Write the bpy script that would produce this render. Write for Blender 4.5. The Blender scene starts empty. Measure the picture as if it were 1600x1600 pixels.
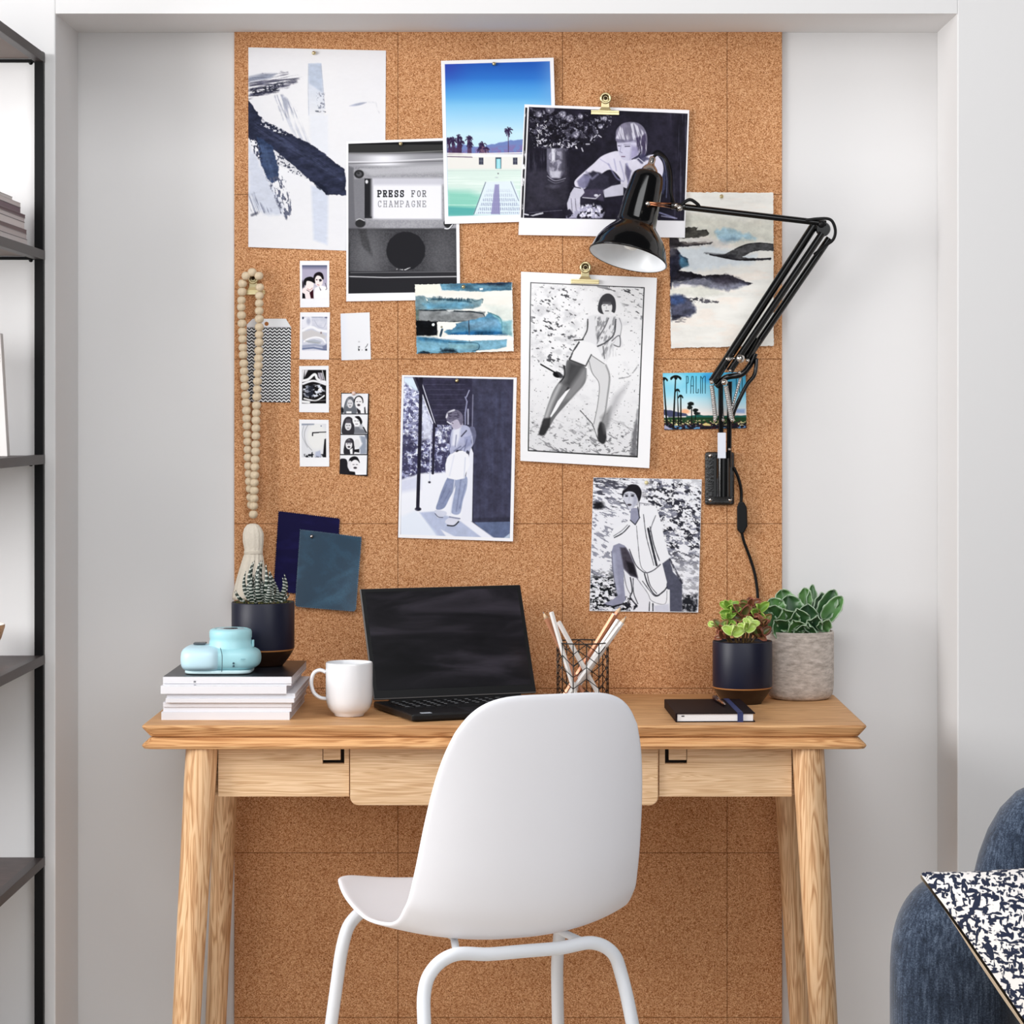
import bpy, math, random
import numpy as np
from mathutils import Vector, Matrix

# ------------------------------------------------------------------ camera, world, lights
scn = bpy.context.scene
COL = scn.collection
FOC, CD, CZ, PX, PY = 3957.4, 4.7, 1.28, 835.0, 647.0      # focal length (px of 1600), distance to recess wall, eye height, principal point

cam_d = bpy.data.cameras.new('camera')
cam_d.sensor_fit = 'HORIZONTAL'; cam_d.sensor_width = 36.0
cam_d.lens = 36.0 * FOC / 1600.0
cam_d.shift_x = (800 - PX) / 1600.0
cam_d.shift_y = (PY - 800) / 1600.0
cam_d.clip_end = 50
cam = bpy.data.objects.new('camera', cam_d)
cam.location = (0, -CD, CZ); cam.rotation_euler = (math.pi/2, 0, 0)
COL.objects.link(cam); scn.camera = cam

world = bpy.data.worlds.new('World'); scn.world = world; world.use_nodes = True
bgn = world.node_tree.nodes['Background']
bgn.inputs[0].default_value = (0.94, 0.96, 1.0, 1); bgn.inputs[1].default_value = 0.08

def area(name, loc, target, sx, sy, power, col=(1, 1, 1)):
    l = bpy.data.lights.new(name, 'AREA'); l.shape = 'RECTANGLE'; l.size = sx; l.size_y = sy
    l.energy = power; l.color = col
    o = bpy.data.objects.new(name, l); o.location = loc
    o.rotation_euler = (Vector(target) - Vector(loc)).to_track_quat('-Z', 'Y').to_euler()
    COL.objects.link(o); return o
area('overhead_fill', (0, -3.6, 4.2), (0, -.2, 1), 2.4, 2.0, 66, (0.975, 0.985, 1.0))  # added overhead fill, no actual roof opening
area('left_window', (-2.4, -1.2, 1.7), (.4, -.2, 1.3), 1.2, 1.2, 66, (1.0, 0.99, 0.985))
area('right_fill', (2.2, -5.0, 2.2), (0, -.2, 1), 2.0, 2.0, 32, (0.96, 0.97, 1.0))  # added fill from front right, not a known window
area('rear_fill', (-1.8, -5.6, 2.6), (0, -.2, 1), 2.0, 2.0, 26, (0.97, 0.985, 1.0))  # invented fill light behind the camera, front left
area('left_fill', (-2.2, -2.0, 1.8), (0, -.2, 1.3), 1.4, 1.0, 17, (1.0, 0.99, 0.985))  # extra fill beside the left window, added to lift the lower walls
area('front_fill', (0, -6.4, 1.5), (0, -.2, .9), 2.2, 1.8, 14, (0.96, 0.98, 1.0))  # added frontal fill that brightens the chair and lower walls
area('high_fill', (.7, -2.6, 2.3), (0, -.2, 1.1), 1.4, 1.0, 10, (0.97, 0.985, 1.0))  # small made-up fill above the frame, no real opening there

vs = scn.view_settings
vs.view_transform = 'Standard'; vs.look = 'None'; vs.gamma = 1.0; vs.use_curve_mapping = False
vs.exposure = 0.05

# ------------------------------------------------------------------ helpers
R = math.radians
def S(y): return FOC / (CD + y)
def P(px, py, y):
    s = S(y); return Vector(((px - PX) / s, y, CZ - (py - PY) / s))
def lin(c):
    c = np.asarray(c, dtype=float) / 255.0
    return np.where(c <= 0.04045, c / 12.92, ((c + 0.055) / 1.055) ** 2.4)
def L4(c): a = lin(c); return (float(a[0]), float(a[1]), float(a[2]), 1.0)

MATS = {}
def newmat(name):
    m = bpy.data.materials.new(name); m.use_nodes = True
    return m, m.node_tree.nodes, m.node_tree.links, m.node_tree.nodes['Principled BSDF']
def M(name, col=(200, 200, 200), rough=0.5, metal=0.0, spec=0.5, coat=0.0, bump=0.0, bscale=200.0, var=0.0, vscale=20.0, sheen=0.0):
    if name in MATS: return MATS[name]
    m, n, l, b = newmat(name)
    b.inputs['Base Color'].default_value = L4(col); b.inputs['Roughness'].default_value = rough
    b.inputs['Metallic'].default_value = metal; b.inputs['Specular IOR Level'].default_value = spec
    b.inputs['Coat Weight'].default_value = coat; b.inputs['Sheen Weight'].default_value = sheen
    tc = n.new('ShaderNodeTexCoord')
    if bump:
        t = n.new('ShaderNodeTexNoise'); t.inputs['Scale'].default_value = bscale; t.inputs['Detail'].default_value = 3
        l.new(tc.outputs['Object'], t.inputs['Vector'])
        bp = n.new('ShaderNodeBump'); bp.inputs['Strength'].default_value = bump; bp.inputs['Distance'].default_value = 0.002
        l.new(t.outputs['Fac'], bp.inputs['Height']); l.new(bp.outputs['Normal'], b.inputs['Normal'])
    if var:
        t = n.new('ShaderNodeTexNoise'); t.inputs['Scale'].default_value = vscale; t.inputs['Detail'].default_value = 5
        l.new(tc.outputs['Object'], t.inputs['Vector'])
        r = n.new('ShaderNodeValToRGB'); c = np.asarray(col, float)
        r.color_ramp.elements[0].color = L4(np.clip(c * (1 - var), 0, 255)); r.color_ramp.elements[1].color = L4(np.clip(c * (1 + var), 0, 255))
        r.color_ramp.elements[0].position = 0.3; r.color_ramp.elements[1].position = 0.7
        l.new(t.outputs['Fac'], r.inputs['Fac']); l.new(r.outputs['Color'], b.inputs['Base Color'])
    MATS[name] = m; return m

def ramp(n, stops):
    r = n.new('ShaderNodeValToRGB'); e = r.color_ramp.elements
    e[0].position, e[0].color = stops[0][0], L4(stops[0][1])
    e[1].position, e[1].color = stops[1][0], L4(stops[1][1])
    for p, c in stops[2:]:
        x = e.new(p); x.color = L4(c)
    return r

def wood(name, axis, light=(230, 191, 149), mid=(212, 168, 123), dark=(190, 142, 98), rough=0.42, off=0.0, rings=70.0, along=3.0, spec=0.4):
    if name in MATS: return MATS[name]
    m, n, l, b = newmat(name)
    tc = n.new('ShaderNodeTexCoord'); mp = n.new('ShaderNodeMapping')
    sc = [44.0, 44.0, 44.0]; sc[axis] = along
    mp.inputs['Scale'].default_value = sc; mp.inputs['Location'].default_value = (off, off * 1.7, off * .3)
    l.new(tc.outputs['Object'], mp.inputs['Vector'])
    t1 = n.new('ShaderNodeTexNoise'); t1.inputs['Scale'].default_value = 1.0; t1.inputs['Detail'].default_value = 3; t1.inputs['Distortion'].default_value = 0.6
    l.new(mp.outputs['Vector'], t1.inputs['Vector'])
    # growth rings: repeat the slow noise
    mul = n.new('ShaderNodeMath'); mul.operation = 'MULTIPLY'; mul.inputs[1].default_value = rings
    sn = n.new('ShaderNodeMath'); sn.operation = 'SINE'
    l.new(t1.outputs['Fac'], mul.inputs[0]); l.new(mul.outputs[0], sn.inputs[0])
    mr = n.new('ShaderNodeMapRange'); mr.inputs['From Min'].default_value = -1; mr.inputs['From Max'].default_value = 1
    l.new(sn.outputs[0], mr.inputs['Value'])
    mp2 = n.new('ShaderNodeMapping'); s2 = [420.0, 420.0, 420.0]; s2[axis] = 14.0; mp2.inputs['Scale'].default_value = s2
    l.new(tc.outputs['Object'], mp2.inputs['Vector'])
    t2 = n.new('ShaderNodeTexNoise'); t2.inputs['Scale'].default_value = 1.0; t2.inputs['Detail'].default_value = 2
    l.new(mp2.outputs['Vector'], t2.inputs['Vector'])
    mx = n.new('ShaderNodeMix'); mx.data_type = 'FLOAT'; mx.inputs[0].default_value = 0.5
    l.new(mr.outputs['Result'], mx.inputs[2]); l.new(t2.outputs['Fac'], mx.inputs[3])
    r = ramp(n, [(0.12, dark), (0.75, light), (0.42, mid)])
    l.new(mx.outputs[0], r.inputs['Fac']); l.new(r.outputs['Color'], b.inputs['Base Color'])
    bp = n.new('ShaderNodeBump'); bp.inputs['Strength'].default_value = 0.12; bp.inputs['Distance'].default_value = 0.001
    l.new(mx.outputs[0], bp.inputs['Height']); l.new(bp.outputs['Normal'], b.inputs['Normal'])
    b.inputs['Roughness'].default_value = rough; b.inputs['Specular IOR Level'].default_value = spec
    MATS[name] = m; return m

def cork_mat():
    m, n, l, b = newmat('cork')
    tc = n.new('ShaderNodeTexCoord')
    v = n.new('ShaderNodeTexVoronoi'); v.inputs['Scale'].default_value = 640.0
    t = n.new('ShaderNodeTexNoise'); t.inputs['Scale'].default_value = 520.0; t.inputs['Detail'].default_value = 3
    big = n.new('ShaderNodeTexNoise'); big.inputs['Scale'].default_value = 6.0; big.inputs['Detail'].default_value = 2
    for q in (v, t, big): l.new(tc.outputs['Object'], q.inputs['Vector'])
    sep = n.new('ShaderNodeSeparateColor'); l.new(v.outputs['Color'], sep.inputs['Color'])
    mx = n.new('ShaderNodeMix'); mx.data_type = 'FLOAT'; mx.inputs[0].default_value = 0.52
    l.new(sep.outputs['Red'], mx.inputs[2]); l.new(t.outputs['Fac'], mx.inputs[3])
    r = ramp(n, [(0.14, (96, 56, 32)), (0.90, (250, 216, 172)), (0.30, (164, 106, 64)), (0.5, (200, 146, 101)), (0.70, (220, 169, 126))])
    l.new(mx.outputs[0], r.inputs['Fac'])
    # joints between the 305 mm tiles
    sx = n.new('ShaderNodeSeparateXYZ'); l.new(tc.outputs['Object'], sx.inputs[0])
    def joint(out, off):
        a = n.new('ShaderNodeMath'); a.operation = 'SUBTRACT'; a.inputs[1].default_value = off; l.new(out, a.inputs[0])
        p = n.new('ShaderNodeMath'); p.operation = 'PINGPONG'; p.inputs[1].default_value = 0.1525; l.new(a.outputs[0], p.inputs[0])
        c = n.new('ShaderNodeMath'); c.operation = 'LESS_THAN'; c.inputs[1].default_value = 0.0008; l.new(p.outputs[0], c.inputs[0]); return c
    j1 = joint(sx.outputs['X'], -0.253 - 3.05); j2 = joint(sx.outputs['Z'], 1.382 - 3.05)
    mxj = n.new('ShaderNodeMath'); mxj.operation = 'MAXIMUM'; l.new(j1.outputs[0], mxj.inputs[0]); l.new(j2.outputs[0], mxj.inputs[1])
    k = n.new('ShaderNodeMath'); k.operation = 'MULTIPLY'; k.inputs[1].default_value = 0.75; l.new(mxj.outputs[0], k.inputs[0])
    mc = n.new('ShaderNodeMix'); mc.data_type = 'RGBA'; l.new(k.outputs[0], mc.inputs[0]); l.new(r.outputs['Color'], mc.inputs[6])
    mc.inputs[7].default_value = L4((105, 62, 32))
    hv = n.new('ShaderNodeMix'); hv.data_type = 'RGBA'; hv.blend_type = 'MULTIPLY'; hv.inputs[0].default_value = 0.35
    rb = ramp(n, [(0.35, (225, 218, 210)), (0.65, (255, 255, 255))])
    l.new(big.outputs['Fac'], rb.inputs['Fac']); l.new(mc.outputs[2], hv.inputs[6]); l.new(rb.outputs['Color'], hv.inputs[7])
    l.new(hv.outputs[2], b.inputs['Base Color'])
    bp = n.new('ShaderNodeBump'); bp.inputs['Strength'].default_value = 0.25; bp.inputs['Distance'].default_value = 0.001
    l.new(mx.outputs[0], bp.inputs['Height']); l.new(bp.outputs['Normal'], b.inputs['Normal'])
    b.inputs['Roughness'].default_value = 0.85; b.inputs['Specular IOR Level'].default_value = 0.2
    return m

def vcol_mat(name, rough=0.55, spec=0.3, coat=0.0, sss=0.0):
    if name in MATS: return MATS[name]
    m, n, l, b = newmat(name)
    a = n.new('ShaderNodeAttribute'); a.attribute_name = 'Col'
    l.new(a.outputs['Color'], b.inputs['Base Color'])
    b.inputs['Roughness'].default_value = rough; b.inputs['Specular IOR Level'].default_value = spec; b.inputs['Coat Weight'].default_value = coat
    MATS[name] = m; return m

class MB:
    """collects geometry in world coordinates, links it as one mesh object"""
    def __init__(s): s.v = []; s.f = []; s.c = []; s.mi = []; s.m = 0; s.T = None
    def add(s, vs, fs, col=None):
        o = len(s.v)
        for i, p in enumerate(vs):
            p = Vector(p)
            s.v.append(s.T @ p if s.T else p)
            s.c.append(col[i] if (col is not None and len(col) == len(vs) and not np.isscalar(col[0])) else (col if col is not None else (255, 255, 255)))
        for q in fs: s.f.append(tuple(o + k for k in q)); s.mi.append(s.m)
        return s
    def box(s, x0, x1, y0, y1, z0, z1, col=None):
        v = [(x, y, z) for x in (x0, x1) for y in (y0, y1) for z in (z0, z1)]
        return s.add(v, [(0, 1, 3, 2), (4, 6, 7, 5), (0, 4, 5, 1), (2, 3, 7, 6), (0, 2, 6, 4), (1, 5, 7, 3)], col)
    def loft(s, rings, cap0=True, cap1=True, closed=True, cols=None):
        n = len(rings[0]); vs = [p for r_ in rings for p in r_]; fs = []
        for i in range(len(rings) - 1):
            for j in range(n if closed else n - 1):
                k = (j + 1) % n; fs.append((i*n + j, i*n + k, (i+1)*n + k, (i+1)*n + j))
        if cap0: fs.append(tuple(range(n - 1, -1, -1)))
        if cap1: fs.append(tuple((len(rings)-1)*n + j for j in range(n)))
        c = None
        if cols: c = [cols[i] for i in range(len(rings)) for _ in range(n)]
        return s.add(vs, fs, c)
    def lathe(s, prof, c=(0, 0, 0), seg=48, axis=(0, 0, 1), cap0=False, cap1=False, cols=None):
        q = Vector((0, 0, 1)).rotation_difference(Vector(axis).normalized()); c = Vector(c); rings = []
        for r_, h in prof:
            rings.append([c + q @ Vector((r_ * math.cos(2*math.pi*k/seg), r_ * math.sin(2*math.pi*k/seg), h)) for k in range(seg)])
        return s.loft(rings, cap0, cap1, cols=cols)
    def tube(s, pts, r, seg=12, col=None, cap=True, closed=False):
        pts = [Vector(p) for p in pts]; n = len(pts)
        rr = r if isinstance(r, (list, tuple)) else [r] * n
        tan = []
        for i in range(n):
            a = pts[(i - 1) % n] if (closed or i > 0) else pts[0]; b_ = pts[(i + 1) % n] if (closed or i < n - 1) else pts[-1]
            tan.append((b_ - a).normalized())
        ref = Vector((0, 0, 1)) if abs(tan[0].z) < 0.9 else Vector((1, 0, 0))
        u = tan[0].cross(ref).normalized(); rings = []
        for i in range(n):
            if i: u = (tan[i-1].rotation_difference(tan[i]) @ u).normalized()
            w = tan[i].cross(u).normalized()
            rings.append([pts[i] + (u * math.cos(2*math.pi*k/seg) + w * math.sin(2*math.pi*k/seg)) * rr[i] for k in range(seg)])
        if closed: rings.append(rings[0])
        return s.loft(rings, cap and not closed, cap and not closed, cols=[col] * len(rings) if col is not None else None)
    def sphere(s, c, r, seg=16, rings=10, scale=(1, 1, 1), col=None):
        c = Vector(c); rg = []
        for i in range(1, rings):
            a = math.pi * i / rings
            rg.append([c + Vector((scale[0]*r*math.sin(a)*math.cos(2*math.pi*k/seg), scale[1]*r*math.sin(a)*math.sin(2*math.pi*k/seg), -scale[2]*r*math.cos(a))) for k in range(seg)])
        return s.loft(rg, True, True, cols=[col] * len(rg) if col is not None else None)
    def build(s, name, mats, parent=None, smooth=False, bevel=0.0, bseg=2, sub=0, vcol=False, loc=None, solid=0.0, auto=None):
        org = Vector(parent['_loc']) if parent is not None else (Vector(loc) if loc is not None else Vector((0, 0, 0)))
        me = bpy.data.meshes.new(name)
        me.from_pydata([tuple(p - org) for p in s.v], [], s.f)
        mats = mats if isinstance(mats, (list, tuple)) else [mats]
        for m in mats: me.materials.append(m)
        if len(mats) > 1: me.polygons.foreach_set('material_index', s.mi)
        if smooth: me.polygons.foreach_set('use_smooth', [True] * len(me.polygons))
        if vcol:
            a = me.color_attributes.new('Col', 'FLOAT_COLOR', 'POINT')
            cc = np.ones((len(s.v), 4), dtype=np.float32); cc[:, :3] = lin(np.array(s.c, dtype=float)); a.data.foreach_set('color', cc.ravel())
        me.update()
        o = bpy.data.objects.new(name, me); COL.objects.link(o)
        if parent is not None: o.parent = parent; o['_loc'] = tuple(org)
        else: o.location = org; o['_loc'] = tuple(org)
        if solid:
            md = o.modifiers.new('solid', 'SOLIDIFY'); md.thickness = solid; md.offset = 0
        if bevel:
            md = o.modifiers.new('bevel', 'BEVEL'); md.width = bevel; md.segments = bseg; md.limit_method = 'ANGLE'; md.angle_limit = R(35)
            md.harden_normals = False
        if sub:
            md = o.modifiers.new('sub', 'SUBSURF'); md.levels = sub; md.render_levels = sub
        if auto:
            me.polygons.foreach_set('use_smooth', [True] * len(me.polygons))
            md = o.modifiers.new('edge', 'EDGE_SPLIT'); md.split_angle = R(auto)
        return o

def tag(o, label, cat, group=None, kind=None):
    if label: o['label'] = label
    if cat: o['category'] = cat
    if group: o['group'] = group
    if kind: o['kind'] = kind
    return o
def thing(name, label, cat, loc, group=None):
    o = bpy.data.objects.new(name, None); o.empty_display_size = 0.05; COL.objects.link(o)
    o.location = loc; o['_loc'] = tuple(loc)
    return tag(o, label, cat, group)
def copy_tree(o, parent=None, dloc=None):
    c = o.copy(); COL.objects.link(c)
    if parent is not None: c.parent = parent
    for ch in list(o.children): copy_tree(ch, c)
    return c
def struct(o): o['kind'] = 'structure'; return o

def crom(pts, n=8, closed=False):
    pts = [Vector(p) for p in pts]; out = []; N = len(pts)
    rng = range(N) if closed else range(N - 1)
    for i in rng:
        if closed: a, b_, c, d = pts[(i-1) % N], pts[i], pts[(i+1) % N], pts[(i+2) % N]
        else: a, b_, c, d = pts[max(i-1, 0)], pts[i], pts[i+1], pts[min(i+2, N-1)]
        for k in range(n):
            t = k / n
            out.append(0.5 * ((2*b_) + (c - a)*t + (2*a - 5*b_ + 4*c - d)*t*t + (3*b_ - a - 3*c + d)*t**3))
    if not closed: out.append(pts[-1])
    return out

# ------------------------------------------------------------------ materials
m_wall = M('wall_paint', (221, 220, 220), 0.75, spec=0.25, bump=0.05, bscale=60)
m_white = M('white_plastic', (240, 240, 245), 0.42, spec=0.4)
m_wframe = M('white_powder_coat', (226, 229, 234), 0.4)
m_black = M('black_gloss', (4, 4, 5), 0.13, spec=0.45, coat=0.15)
m_blackm = M('black_satin', (10, 10, 12), 0.45, spec=.25)
m_chrome = M('chrome', (205, 200, 195), 0.18, metal=1.0)
m_brass = M('brass', (214, 200, 156), 0.33, metal=1.0)
m_steelblk = M('black_steel', (6, 6, 8), 0.5, spec=.2)
m_cork = cork_mat()
m_print = vcol_mat('printed_paper', 0.7, 0.05)
m_gloss_print = vcol_mat('glossy_print', 0.55, 0.06)
m_leaf = vcol_mat('leaf', 0.38, 0.5)
m_matte_v = vcol_mat('matte_coloured', 0.8, 0.2)

# ------------------------------------------------------------------ room shell
ZT = 1.988; XL, XR = -0.8465, 0.7475; YF = -0.223
# recess back wall with reveals
b = MB(); b.box(XL - .10, XR + .10, 0.0, 0.10, -0.0, ZT + .1); struct(b.build('wall_back', m_wall))
b = MB(); b.box(-2.4, XL, YF, 0.0, 0, 2.6); struct(b.build('wall_left', m_wall, bevel=.0025))
b = MB(); b.box(XR, 2.6, YF, 0.0, 0, 2.6); struct(b.build('wall_right', m_wall, bevel=.0025))
b = MB(); b.box(XL, XR, YF, 0.0, ZT, 2.6); struct(b.build('wall_above', m_wall))
b = MB(); b.box(-2.4, 2.6, -4.9, 0.1, -0.1, 0.0); struct(b.build('floor', wood('floor_boards', 1, (232, 224, 214), (222, 213, 202), (204, 193, 180), 0.5)))

# cork board
b = MB()
c0 = P(366, 47, -.007); c1 = P(1222, 47, -.007)
b.box(c0.x, c1.x, -.007, -.0005, 0.0, c0.z)
cb = b.build('cork_board', m_cork, bevel=.0012)
tag(cb, 'large brown cork tile board covering the recess wall behind the oak desk', 'cork board')

# ------------------------------------------------------------------ desk
m_oak_x = wood('oak_along_x', 0, (220, 173, 123), (199, 149, 101), (164, 114, 72), 0.5, 0.0, 80, 2.0, 0.15); m_oak_x2 = wood('oak_drawer', 0, (226, 193, 156), (211, 175, 135), (188, 149, 110), 0.5, 3.3, 150, 1.5, 0.2)
m_oak_leg = wood('oak_leg', 2, (230, 192, 150), (212, 168, 124), (172, 122, 80), 0.4, 1.7, 60)
m_dark = M('recess_dark', (28, 18, 12), 0.8)
DX0 = P(220, 1135, -.486).x; DX1 = P(1355.5, 1135, -.486).x; DY0, DY1 = -.486, -.012; DZ = 0.762
desk = thing('oak_desk', 'pale oak desk with splayed round legs standing in front of the cork board', 'desk', ((DX0+DX1)/2, -.25, 0))
def rr_outline(ins, z, r=.012):
    x0, x1, y0, y1 = DX0+ins, DX1-ins, DY0+ins, DY1-ins*.2; o = []
    for cx, cy, a0 in ((x1-r, y1-r, 0), (x0+r, y1-r, 90), (x0+r, y0+r, 180), (x1-r, y0+r, 270)):
        for k in range(5): a = R(a0+k*22.5); o.append((cx+r*math.cos(a), cy+r*math.sin(a), z))
    return o
b = MB(); prof = [(.0045, DZ), (.0012, DZ-.0012), (.0, DZ-.0035), (.0022, DZ-.007), (.0118, DZ-.0196), (.0165, DZ-.0213), (.0118, DZ-.0230), (.0015, DZ-.0322), (0, DZ-.0350), (.0030, DZ-.0395), (.0075, DZ-.0405)]
b.loft([rr_outline(i_, z_) for i_, z_ in prof]); b.build('desktop', m_oak_x, desk)
ax0, ax1 = -.536, .438; ZB = .638; AY = -.448; hz0 = .728
def apron_with_notch(x0, x1, hx0, hx1):
    b = MB(); b.box(x0, hx0, AY, AY+.018, ZB, .7215); b.box(hx1, x1, AY, AY+.018, ZB, .7215); b.box(hx0, hx1, AY, AY+.018, ZB, .693)
    return b
for side, (x0, x1, hx0, hx1) in enumerate(((P(341, 0, AY).x, P(545.5, 0, AY).x, P(504, 0, AY).x, P(538, 0, AY).x), (P(1030, 0, AY).x, P(1237, 0, AY).x, P(1039, 0, AY).x, P(1073.5, 0, AY).x))):
    o = apron_with_notch(x0, x1, hx0, hx1).build('side_drawer', m_oak_x2, desk)
    g = .0065
    b = MB(); (b.box(hx0+.0012, hx1-g, AY-.001, AY+.014, .693+g, .7215) if side == 0 else b.box(hx0+g, hx1-.0012, AY-.001, AY+.014, .693+g, .7215)); b.build('finger_pull', m_oak_x2, o)
    b = MB(); b.box(hx0-.001, hx1+.001, AY+.0145, AY+.017, .69, .7215); b.build('pull_recess', m_dark, o)
# middle drawer with rounded lower corners
cx0, cx1, cz0 = P(547, 0, AY-.006).x, P(1028.5, 0, AY-.006).x, P(0, 1258.5, AY-.006).z; r_ = .014; pts = [(cx0, .7215), (cx0, cz0+r_)]
for k in range(7): a = R(180+k*15); pts.append((cx0+r_+r_*math.cos(a), cz0+r_+r_*math.sin(a)))
for k in range(7): a = R(270+k*15); pts.append((cx1-r_+r_*math.cos(a), cz0+r_+r_*math.sin(a)))
pts += [(cx1, .7215)]
b = MB(); b.loft([[(x, AY-.006, z) for x, z in pts], [(x, AY+.016, z) for x, z in pts]]); b.build('middle_drawer', m_oak_x2, desk, bevel=.0015)
b = MB(); b.box(ax0-.01, ax0+.01, AY+.02, -.06, ZB, .7215); b.box(ax1-.01, ax1+.01, AY+.02, -.06, ZB, .7215); b.box(ax0-.01, ax1+.01, -.075, -.058, ZB, .7215); b.build('apron_frame', m_oak_x2, desk)
for (pxt, pxb, pyb, yt, yb, rt, rb) in ((315.5, 291, 1600, -.452, -.468, .0273, .0262), (1262.5, 1287, 1600, -.452, -.468, .0273, .0262), (357, 337, 1600, -.062, -.048, .0228, .0222), (1222, 1250, 1600, -.062, -.048, .0225, .0215)):
    t = P(pxt, 1172, yt); t.z = .7215; q = P(pxb, pyb, yb); d = (q - t) / (t.z - q.z); bt = t + d * t.z; bt.z = 0
    b = MB(); n = 14; b.loft([[(t.lerp(bt, i/n) + Vector((math.cos(2*math.pi*k/28), math.sin(2*math.pi*k/28), 0)) * ((rt*(1-i/n) + rb*.82*(i/n)) * (1 if i else .98))) for k in range(28)] for i in range(n+1)])
    b.build('leg', m_oak_leg, desk, smooth=False, auto=40)

# ------------------------------------------------------------------ shell chair
TH = R(22); CX, CY = -.066, -.665
Fv = Vector((-math.sin(TH), math.cos(TH), 0)); Rv = Vector((math.cos(TH), math.sin(TH), 0))
def C3(r_, f, z): return Vector((CX, CY, 0)) + Rv*r_ + Fv*f + Vector((0, 0, z))
chair = thing('shell_chair', 'white plastic shell chair on tubular legs turned towards the oak desk', 'chair', (CX, CY, 0))
prof = crom([(-.262, 0, .862), (-.250, 0, .80), (-.232, 0, .72), (-.214, 0, .64), (-.194, 0, .563), (-.166, 0, .505), (-.118, 0, .472), (-.05, 0, .462), (.03, 0, .462), (.13, 0, .474), (.20, 0, .490), (.248, 0, .502)], 8)
L_ = [0]
for a, c in zip(prof, prof[1:]): L_.append(L_[-1] + (c-a).length)
def prof_at(t):
    d = t * L_[-1]
    for i in range(len(L_)-1):
        if L_[i+1] >= d: k = (d-L_[i])/(L_[i+1]-L_[i]); p = prof[i].lerp(prof[i+1], k); tg = (prof[i+1]-prof[i]).normalized(); return p, tg
    return prof[-1], (prof[-1]-prof[-2]).normalized()
def halfw(t):   # half width along the profile: top of back 0 -> seat front 1
    ks = [(0, .176), (.15, .184), (.3, .192), (.45, .200), (.55, .203), (.65, .206), (.8, .214), (1, .218)]
    for (a, wa), (c, wc) in zip(ks, ks[1:]):
        if t <= c: return wa + (wc-wa)*(t-a)/(c-a)
    return ks[-1][1]
def curl(t):
    ks = [(0, .030), (.2, .040), (.4, .050), (.5, .050), (.6, .032), (.75, .020), (.9, .024), (1, .030)]
    for (a, wa), (c, wc) in zip(ks, ks[1:]):
        if t <= c: return wa + (wc-wa)*(t-a)/(c-a)
    return ks[-1][1]
N = 40; b = MB(); vs_ = []
for j in range(N+1):
    for i in range(N+1):
        a, c = 2*i/N-1, 2*j/N-1; m = max(abs(a), abs(c)); e = 4.2 if c < 0 else 4.2 + 4*c
        k = m/((abs(a)**e+abs(c)**e)**(1/e)) if m else 1
        u, v = a*k, c*k; t = (v+1)/2
        p, tg = prof_at(t); nrm = Vector((-tg.z, 0, tg.x))   # profile plane (f,0,z): normal towards the sitter
        if nrm.x < 0 and t < .5: nrm = -nrm
        if t >= .5 and nrm.z < 0: nrm = -nrm
        w = halfw(t); off = curl(t)*abs(u)**2.3
        p2 = p + nrm*off
        vs_.append(C3(u*w*(1-.05*abs(u)**3), p2.x, p2.z))
fs = [(j*(N+1)+i, j*(N+1)+i+1, (j+1)*(N+1)+i+1, (j+1)*(N+1)+i) for j in range(N) for i in range(N)]
b.add(vs_, fs); b.build('seat_shell', m_white, chair, smooth=True, solid=.0065, bevel=0, sub=1)
def frame_tube(pl, name='leg_frame'):
    pts = crom([C3(*q) for q in pl], 8); b = MB(); b.tube(pts, .0105, 16); return b.build(name, m_wframe, chair, smooth=True)
def uframe(ftop, fbot, wtop, wbot, ztop):
    h = []
    pl = [(-wbot, fbot, 0.0), (-(wtop+(wbot-wtop)*.62), ftop+(fbot-ftop)*.62, ztop*.42), (-(wtop+(wbot-wtop)*.3), ftop+(fbot-ftop)*.3, ztop*.72), (-(wtop+.006), ftop, ztop-.055), (-(wtop-.010), ftop, ztop-.018), (-(wtop-.045), ftop, ztop), (-.06, ftop, ztop-.004)]
    full = pl + [(0, ftop, ztop-.004)] + [(-a, c, d) for a, c, d in reversed(pl)]
    return full
frame_tube(uframe(-.135, -.215, .158, .205, .455)); frame_tube(uframe(.185, .255, .185, .222, .470))
for sx in (-.085, .085):
    b = MB(); b.tube([C3(sx*1.3, -.135, .452), C3(sx, -.05, .463), C3(sx, .08, .463), C3(sx*1.3, .183, .466)], .006, 10); b.build('seat_support', m_wframe, chair, smooth=True)

# ------------------------------------------------------------------ laptop
m_lap = M('laptop_shell', (14, 14, 16), 0.42, spec=.3); m_key = M('laptop_key', (22, 22, 24), 0.35); m_keyp = M('key_legend', (180, 182, 186), .5)
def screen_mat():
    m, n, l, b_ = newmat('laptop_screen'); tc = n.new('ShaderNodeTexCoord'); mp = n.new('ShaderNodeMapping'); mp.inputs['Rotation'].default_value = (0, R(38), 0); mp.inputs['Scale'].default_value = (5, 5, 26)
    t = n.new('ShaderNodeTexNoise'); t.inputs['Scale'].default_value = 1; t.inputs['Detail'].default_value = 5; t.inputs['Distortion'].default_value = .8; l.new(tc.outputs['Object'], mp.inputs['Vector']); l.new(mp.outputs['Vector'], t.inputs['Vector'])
    r = ramp(n, [(.34, (9, 8, 12)), (.70, (54, 50, 58)), (.5, (26, 24, 29))]); l.new(t.outputs['Fac'], r.inputs['Fac']); l.new(r.outputs['Color'], b_.inputs['Base Color'])  # streaky reflections are painted into the screen's base colour
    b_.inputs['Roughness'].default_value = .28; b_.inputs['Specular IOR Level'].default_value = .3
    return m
lo = P(585, 1107, 0); LX, LY = -.283, -.250; LA = R(21.5)
LT = Matrix.Translation((LX, LY, DZ)) @ Matrix.Rotation(LA, 4, 'Z')
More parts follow.
